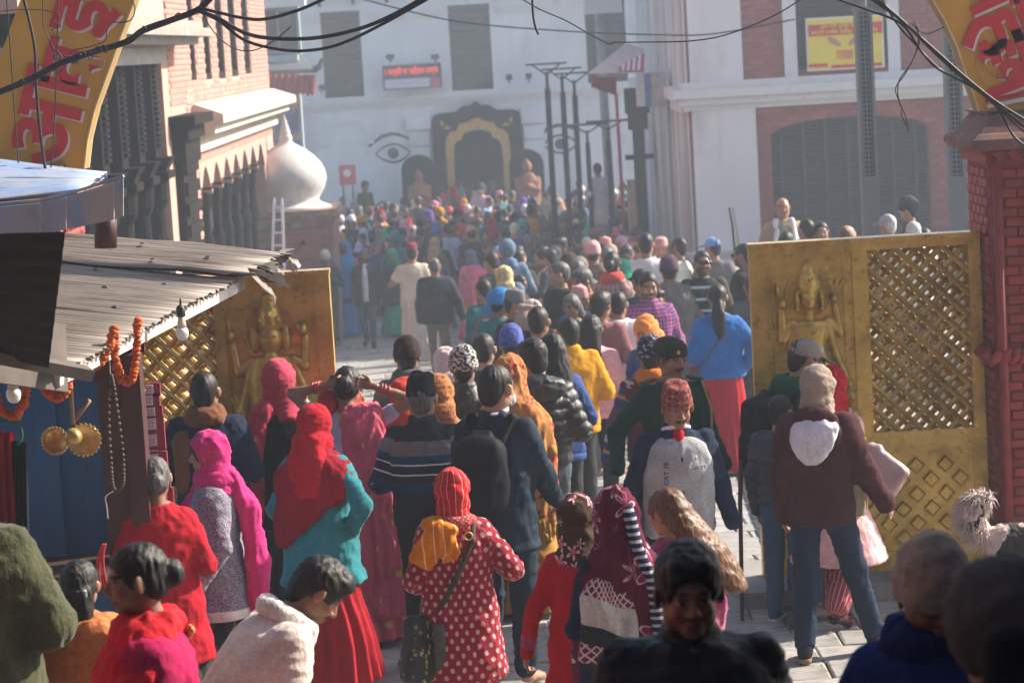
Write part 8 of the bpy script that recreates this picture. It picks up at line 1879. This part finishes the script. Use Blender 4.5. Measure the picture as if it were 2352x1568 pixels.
for lab, Y, pts in (('marigold garland looped low at the far left of the stall', 10.9, [(-14, 900), (0, 938), (28, 955), (54, 925), (70, 835)]), ('marigold garland hanging in a loop above the brass ladles', 11.0, [(86, 845), (98, 885), (128, 914), (154, 890), (167, 838)]),
                    ('shaded marigold garland bunched under the tin eave', 11.4, [(182, 800), (195, 835), (228, 836), (250, 795), (262, 755)]), ('long marigold garland hanging before the maroon post', 11.5, [(262, 762), (268, 845), (291, 877), (311, 845), (318, 732)])):
    P = spl([at(x, y, Y) for x, y in pts], 60); L = sum((P[i + 1] - P[i]).length for i in range(59)); n = int(L / .0105); P = spl([at(x, y, Y) for x, y in pts], n)
    g = empty('marigold_garland', P[0], 0, lab, 'garland', 'marigold garlands on the stall'); 
    for i, p in enumerate(P): o = link('flower', fm[i % 4], g); o.location = p - P[0] + Vector((rt_.uniform(-.006, .006), rt_.uniform(-.006, .006), rt_.uniform(-.004, .004))); t = (P[min(i + 1, n - 1)] - P[max(i - 1, 0)]).normalized(); o.rotation_euler = (Matrix.Rotation(rt_.uniform(0, 6), 3, t) @ t.to_track_quat('Z', 'Y').to_matrix()).to_euler(); o.scale = (s_ := rt_.uniform(.8, 1.1), s_, s_)
    k = MB(); k.tube([p - P[0] for p in P], .003, 5); k.build('string', M_black, g)
# bulbs
def bulb(px, py, Y, lab, top):
    p = at(px, py, Y); b = empty('light_bulb', p, 0, lab, 'light bulb', 'bare light bulbs under the awning'); q = 1 / SG * 15.3 / Y
    k = MB(); k.lathe([(.004, 0), (.018, .004), (.026, .014), (.031, .03), (.0315, .04), (.029, .052), (.024, .062)], (0, 0, -.085), 18); k.build('globe', C('milky_bulb', .75, .74, .72, rough=.25), b, True)
    k = MB(); k.lathe([(.024, -.022), (.021, .0), (.0165, .02), (.0165, .03)], (0, 0, 0), 16); k.build('collar', surf('bulb_collar', (.55, .42, .36), .5), b, True)
    k = MB(); k.lathe([(.017, .03), (.022, .036), (.022, .075), (.014, .085), (.006, .09)], (0, 0, 0), 14); k.tube([(0, 0, .085), (.004, 0, top)], .006, 6); k.build('socket', M_black, b, True)
bulb(417, 742, 12.2, 'white light bulb hanging from the eave before the brass lattice', .12); bulb(29, 880, 10.6, 'white light bulb in the shade at the far left', .2)
# bead strings
bm0 = MB(); bm0.lathe([(.001, -.0095), (.006, -.0075), (.0095, 0), (.006, .0075), (.001, .0095)], (0, 0, 0), 8); bme = bm0.mesh('bead', True); bme.materials.append(surf('rudraksha', (.085, .065, .045), .7, var=.3, scale=90, bump=.7, bscale=150, rnd=.3))
P = spl([at(x, y, 11.8) for x, y in [(254, 862), (250, 900), (250, 980), (255, 1060), (258, 1108), (266, 1127), (278, 1120), (284, 1098), (282, 1040), (272, 960), (262, 890), (256, 862)]], 62)
g = empty('bead_mala', P[0], 0, 'long dark wooden bead necklace hanging on the maroon post', 'necklace')
for i, p in enumerate(P): o = link('bead', bme, g); o.location = p - P[0]
k = MB(); k.tube([at(250, 800, 11.8) - P[0], (0, 0, 0)], .002, 5); k.tube([v - P[0] for v in spl([at(264, 1126, 11.8), at(243, 1140, 11.78), at(246, 1165, 11.78), at(248, 1190, 11.78)], 12)], .003, 5); k.build('string', M_white, g)
P = spl([at(x, y, 11.6) for x, y in [(236, 1250), (226, 1275), (222, 1310), (224, 1345)]], 26); g = empty('red_bead_bunch', P[0], 0, 'bunch of red beads hanging low on the blue boards', 'necklace'); rme = bme.copy(); rme.name = 'bead'; rme.materials[0] = surf('red_bead', (.5, .01, .02), .35)
for j in range(4):
    for i, p in enumerate(P): o = link('bead', rme, g); o.location = p - P[0] + Vector((j * .011 * (.4 + i / 26), .004 * (j % 2), 0)); o.scale = (.55,) * 3
# brass ware
def ware(name, lab, px, py, Y, prof, face, scal=0, handle=None):
    p = at(px, py, Y); b = empty(name, p, 0, lab, 'brass ware'); k = MB(); M = Matrix.Rotation(R(90), 3, 'X') @ Matrix.Rotation(R(face), 3, 'Y'); k.lathe(prof, (0, 0, 0), 40, M)
    if scal:
        c0 = 0
        for i, v in enumerate(k.v): pass
    k.build('bowl', M_brass2, b, True)
    if scal:
        for i in range(22): a = i / 22 * 6.283; k = MB(); k.lathe([(.0075, -.002), (.0075, .003), (.003, .005)], M @ Vector((prof[scal][0] * math.cos(a), prof[scal][0] * math.sin(a), prof[scal][1])), 7, M); k.build('scallop', M_brass2, b)
    if handle: k = MB(); k.tube([at(x, y, Y - .02) - p for x, y in handle[0]], handle[1], 10); k.build('handle', surf('turned_handle', (.28, .16, .09), .55), b, True)
    return b
ware('brass_dish', 'scalloped brass dish hanging right among the ladles', 193, 1008, 11.55, [(.002, .0), (.03, .003), (.062, .012), (.074, .028), (.070, .030), (.055, .016), (.002, .012)], 10, 3, ([(172, 965), (190, 940), (206, 918)], .011))
ware('brass_dish', 'shallow brass dish hanging left among the ladles', 131, 1010, 11.6, [(.002, .0), (.03, .003), (.052, .012), (.062, .026), (.058, .028), (.045, .014), (.002, .01)], -12, 3)
ware('brass_cup', 'deep brass ladle cup hanging in front of both dishes', 169, 1002, 11.45, [(.002, .045), (.025, .042), (.036, .025), (.040, .0), (.036, .0), (.03, .02), (.002, .03)], 0, 0, ([(168, 975), (165, 925), (162, 885)], .010))
# packets on the rack
M_pk = [cloth('pink_trinket_card', (.55, .10, .22), 'tie', scale=40, stops=[(0, (.5, .05, .15)), (.5, (.3, .05, .08)), (.65, (.6, .4, .45))], rough=.3, sheen=0), surf('white_card', (.62, .55, .56), .4)]
rk = 0
for px, py, w_, h_ in ((352, 893, 22, 16), (351, 918, 22, 18), (356, 944, 24, 15), (358, 972, 26, 20), (360, 1010, 27, 22), (364, 1055, 28, 22), (372, 1100, 26, 22), (384, 1140, 20, 24), (440, 1330, 16, 26), (448, 1362, 13, 20)):
    Y = 12.4; p = at(px, py, Y); lab = ['topmost tiny', 'second red', 'third', 'fourth dotted', 'fifth dotted', 'sixth', 'seventh', 'eighth'][rk] + ' packet down the trinket strip beside the maroon post' if rk < 8 else ('upper' if rk == 8 else 'lower') + ' packet of the strip below the red jumper'
    b = empty('trinket_packet', p, 0, lab, 'packet', 'clear packets of trinkets on a strip'); s_ = 5800 / Y
    k = MB(); k.span((-w_ / 2 / s_ * 1.5, -.015, -h_ / s_), (w_ / 2 / s_ * 1.5, .015, h_ / s_ * .9)); k.build('card', M_pk[0], b); k = MB(); k.span((-w_ / 2 / s_ * 1.45, -.028, -h_ / s_ * .6), (w_ / 2 / s_ * .1, -.016, h_ / s_ * .7)); bx_ = k.build('white_box', M_pk[1], b)
    for q in range(4): k = MB(); k.lathe([(.004, 0), (.003, .003)], ((-.028 + (q % 2) * .016), -.0285, (-.008 + (q // 2) * .016)), 8, Matrix.Rotation(R(90), 3, 'X')); k.build('red_dot', M_red, b)
    if rk in (4, 5): o = sheet_text('Tohfa', 'lettering', M_black, b, px - 5, py + 13, Y, .022, 0, 0, .0008, -.031)
    rk += 1
for i, (px, py) in enumerate(((60, 1003),)):
    b = empty('green_hook', at(70, 985, 11.2), 0, 'curved green hose end at the left of the blue boards', 'hose'); k = MB(); k.tube([v - b.location for v in spl([at(-8, 968, 11.2), at(30, 968, 11.2), at(48, 985, 11.2), at(50, 1006, 11.2), at(40, 1022, 11.2)], 14)], .006, 8); k.build('tube', C('green_hose', .03, .12, .05, rough=.4), b, True)
# ------------------------------------------------------------------ wires
def wire(lab, pts, Y, r, n=40, name='power_cable', mat=M_black, jit=0.0):
    P = spl([at(x, y, Y + (z[0] if z else 0)) for x, y, *z in pts], n)
    if jit: P = [p + Vector((rt_.uniform(-jit, jit), rt_.uniform(-jit, jit), rt_.uniform(-jit, jit))) for p in P]
    k = MB(); k.tube([p - P[0] for p in P], r, 7); o = k.build(name, mat, None, True); o.location = P[0]; tag(o, lab, 'wire'); return o
bz = [(-30, 222), (60, 187), (135, 148), (215, 120), (290, 97), (330, 70), (400, 44), (455, 22), (495, -14)]
bd = empty('cable_bundle', at(-30, 222, 12.4), 0, 'thick tangled bundle of black cables crossing the yellow sign', 'wire')
for j in range(7):
    a = j / 7 * 6.28; Pp = spl([at(x + 3.5 * math.cos(a + i * .9), y + 5.5 * math.sin(a + i * .9), 12.4) for i, (x, y) in enumerate(bz)], 60); k = MB(); k.tube([p - bd.location for p in Pp], .0058 if j < 5 else .004, 7); k.build('strand', M_black, bd, True)
for i in range(16):
    t = rt_.uniform(.02, .97); j = t * 8; q = int(j); x = bz[q][0] + (bz[min(q + 1, 8)][0] - bz[q][0]) * (j - q); y = bz[q][1] + (bz[min(q + 1, 8)][1] - bz[q][1]) * (j - q); rr = rt_.uniform(5, 13)
    a0 = rt_.uniform(0, 6); Pp = [at(x + rr * math.cos(a0 + w_ * .5) * .8 + w_ * .4, y + rr * math.sin(a0 + w_ * .5) + (4 if i % 2 else -3), 12.38) for w_ in range(15)]; k = MB(); k.tube([p - bd.location for p in Pp], .0028, 5); k.build('loose_loop', M_black, bd, True)
wire('upper of three cables leaving the bundle to the upper centre', [(455, 18), (505, 30), (560, 42), (610, 44), (690, 22), (765, -12)], 12.4, .0085)
wire('middle cable sagging lowest but one across the white temple', [(455, 26), (500, 42), (560, 75), (620, 88), (720, 88), (820, 68), (900, 36), (985, -12)], 12.4, .010)
wire('lowest sagging black cable across the white temple', [(462, 28), (505, 50), (560, 92), (630, 112), (700, 117), (780, 102), (880, 55), (1000, -12)], 12.4, .008)
wire('thick cable hanging down over the yellow sign', [(52, -12), (78, 100), (83, 200), (92, 300), (104, 390)], 12.6, .008)
wire('thin wire hanging at the left edge of the sign', [(14, -12), (24, 120), (32, 240), (42, 375)], 12.6, .0035)
wire('thin straight wire hanging right of the thick cable', [(133, -12), (131, 130), (125, 280), (117, 385)], 12.6, .0035)
wire('fine curly wire tangled over the red letters', [(98, -8), (100, 60), (118, 100), (128, 140), (120, 165), (135, 150), (122, 130), (140, 128), (128, 170), (150, 150), (135, 120), (118, 112), (120, 88), (138, 86), (118, 70), (140, 60), (116, 50), (135, 36), (112, 26), (60, 22), (-10, 28)], 12.55, .0025, 120)
wire('thin wire looping from the sign edge to the bundle', [(300, -8), (310, 20), (302, 45), (280, 52), (255, 52), (245, 72), (240, 95), (205, 108), (165, 118), (150, 145)], 12.5, .003)
wire('fine wire arc below the bundle end', [(465, 30), (490, 72), (530, 108), (575, 117), (620, 100), (668, 62)], 12.4, .003)
wire('thin wire drooping across the top centre', [(1188, -8), (1240, 22), (1300, 48), (1360, 82), (1402, 102), (1412, 98), (1500, 97), (1580, 95), (1650, 85), (1720, 62), (1790, 30), (1850, -8)], 13, .0035, 60)
wire('short cut cable hanging at the top centre', [(1222, -10), (1224, 30), (1229, 60), (1237, 80)], 12.6, .006)
wire('long pale distant wire crossing the temple front', [(800, -10), (1040, 48), (1300, 72), (1500, 80), (1640, 78), (1830, 44)], 30, .009)
for i, (lab, pts, r) in enumerate((('topmost cable running down to the right pillar', [(1985, -12), (2060, 40), (2130, 100), (2220, 180), (2290, 235), (2370, 285)], .0075), ('second cable running down past the yellow sign', [(2000, -12), (2075, 50), (2150, 125), (2230, 195), (2300, 250), (2370, 305)], .0075), ('third cable with a kink near the sign edge', [(1890, -12), (1985, 20), (2070, 55), (2110, 110), (2150, 155), (2215, 190), (2270, 222), (2300, 262), (2330, 315), (2370, 345)], .007), ('fourth thin cable crossing the lamp pillar', [(2020, -12), (2060, 55), (2105, 105), (2160, 160), (2240, 205), (2310, 265), (2370, 320)], .005))): wire(lab, pts, 13.2, r)
wire('twisted wire end dangling before the brick building', [(2100, 50), (2112, 88), (2106, 115), (2090, 150), (2068, 180), (2062, 205), (2066, 235), (2078, 262), (2084, 285), (2086, 304)], 13.2, .0032)
wire('pale twisted pair beside the dangling wire', [(2108, 60), (2109, 95), (2100, 130), (2078, 172), (2058, 200), (2060, 220), (2072, 248), (2070, 262), (2082, 290)], 13.2, .0028)
wire('forked wire ends pointing right near the sign', [(2092, 52), (2110, 70), (2130, 78), (2152, 70), (2168, 62)], 13.2, .003)
k = MB()
for i in range(260):
    y = rt_.uniform(9.5, 24) if i % 3 else rt_.uniform(33, 42); x = rt_.uniform(-1.5, 2.6) if i % 3 else rt_.uniform(-3, -.3); s_ = rt_.uniform(.006, .022); k.box((x, y, ground(y) + .014), (s_ * rt_.uniform(.5, 1.6), s_, .003), Matrix.Rotation(rt_.uniform(0, 6), 3, 'Z') @ Matrix.Rotation(rt_.uniform(-.5, .5), 3, 'X'))
o = k.build('litter', surf('dry_petals', (.20, .10, .05), .9, var=.5, scale=3)); tag(o, kind='stuff')
# ------------------------------------------------------------------ dog on a ledge at the right
k = MB(); lz_ = at(2330, 1375, 12.6).z; k.span((2.35, 12.2, -.1), (3.3, 13.0, lz_)); o = k.build('stone_ledge', M_stone); tag(o, 'low stone ledge at the foot of the right red pillar', 'ledge')
dg = empty('dog', (at(2352, 1290, 12.6).x, 12.6, lz_), 0, 'black and white dog with fluffy curled tail by the red pillar', 'dog')
q = [ell((.08, 0, .30), (.2, .1, .1), k=.06), ell((.26, 0, .31), (.11, .095, .12), k=.06), ell((-.1, 0, .29), (.1, .09, .1), k=.06), cap((.3, 0, .36), (.42, 0, .47), .075, .065, k=.05), ell((.46, 0, .50), (.075, .065, .065), k=.03), cap((.5, 0, .485), (.585, 0, .465), .035, .025, k=.03), cap((.43, .04, .55), (.42, .055, .61), .026, .012, k=.015), cap((.43, -.04, .55), (.42, -.055, .61), .026, .012, k=.015)]
for yy in (-.055, .055): q += [cap((.28, yy, .26), (.275, yy, .13), .042, .028, k=.03), cap((.275, yy, .13), (.285, yy, .02), .026, .022, k=.02), ell((.30, yy, .018), (.035, .024, .018), k=.01), cap((-.12, yy, .27), (-.07, yy, .17), .06, .036, k=.03), cap((-.07, yy, .17), (-.15, yy, .10), .034, .022, k=.02), cap((-.15, yy, .10), (-.13, yy, .02), .022, .02, k=.02), ell((-.115, yy, .018), (.035, .024, .018), k=.01)]
q += [cap((-.18, 0, .33), (-.25, 0, .42), .035, .05, k=.03), cap((-.25, 0, .42), (-.20, 0, .50), .055, .05, k=.03)]
t = NT('dog_fur'); c = t.ramp(t.noise(t.coord('Object', (1, 1, 1)), 4.5, 2), [(0, (.02, .018, .017)), (.5, (.5, .42, .38))], 'CONSTANT'); t.bump(t.noise(t.coord('Object', (60, 60, 60)), 1, 3), .8, .01); fur = t.done(c, .9)
sdf_obj('body', q, .011, 1.0, fur, dg, [dict(amp=.008, f=(40, 40, 40), ridge=False)], False)
k = MB(); arc_ = spl([(-.2, 0, .34), (-.27, 0, .42), (-.25, 0, .51), (-.17, 0, .52)], 40)
sdf_obj('tail_core', [cap((-.2, 0, .36), (-.26, 0, .45), .04, .055, k=.04), cap((-.26, 0, .45), (-.19, 0, .52), .055, .04, k=.04)], .012, 1, C('white_fur', .6, .5, .46, weave=60, bumps=.9), dg, dict(amp=.01, f=(50, 50, 50), ridge=False))
for i in range(1300):
    p = Vector(arc_[i % 40]); d = Vector((rt_.gauss(-.3, .6), rt_.gauss(0, .7), rt_.gauss(.1, .7))).normalized(); L = rt_.uniform(.06, .105); q_ = p + d * L * .6; k.tube([p, q_, p + d * L + Vector((-.01, 0, -L * .35))], [.004, .003, .0006], 3, False)
o = k.build('tail', C('white_fur', .6, .5, .46, weave=60, bumps=.9), dg, True); tag(o, kind='stuff')
# ------------------------------------------------------------------ hazy air
t = bpy.data.materials.new('haze_air'); t.use_nodes = True; nt = t.node_tree
nt.nodes.remove(nt.nodes['Principled BSDF']); pv_ = nt.nodes.new('ShaderNodeVolumePrincipled')
pv_.inputs['Color'].default_value = (.74, .87, 1.0, 1); pv_.inputs['Density'].default_value = HAZE; pv_.inputs['Anisotropy'].default_value = .25
nt.links.new(pv_.outputs[0], nt.nodes['Material Output'].inputs['Volume'])
k = MB(); k.span((-95, -45, -4.0), (95, 205, 12.5)); o = k.build('haze', t); tag(o, kind='stuff')
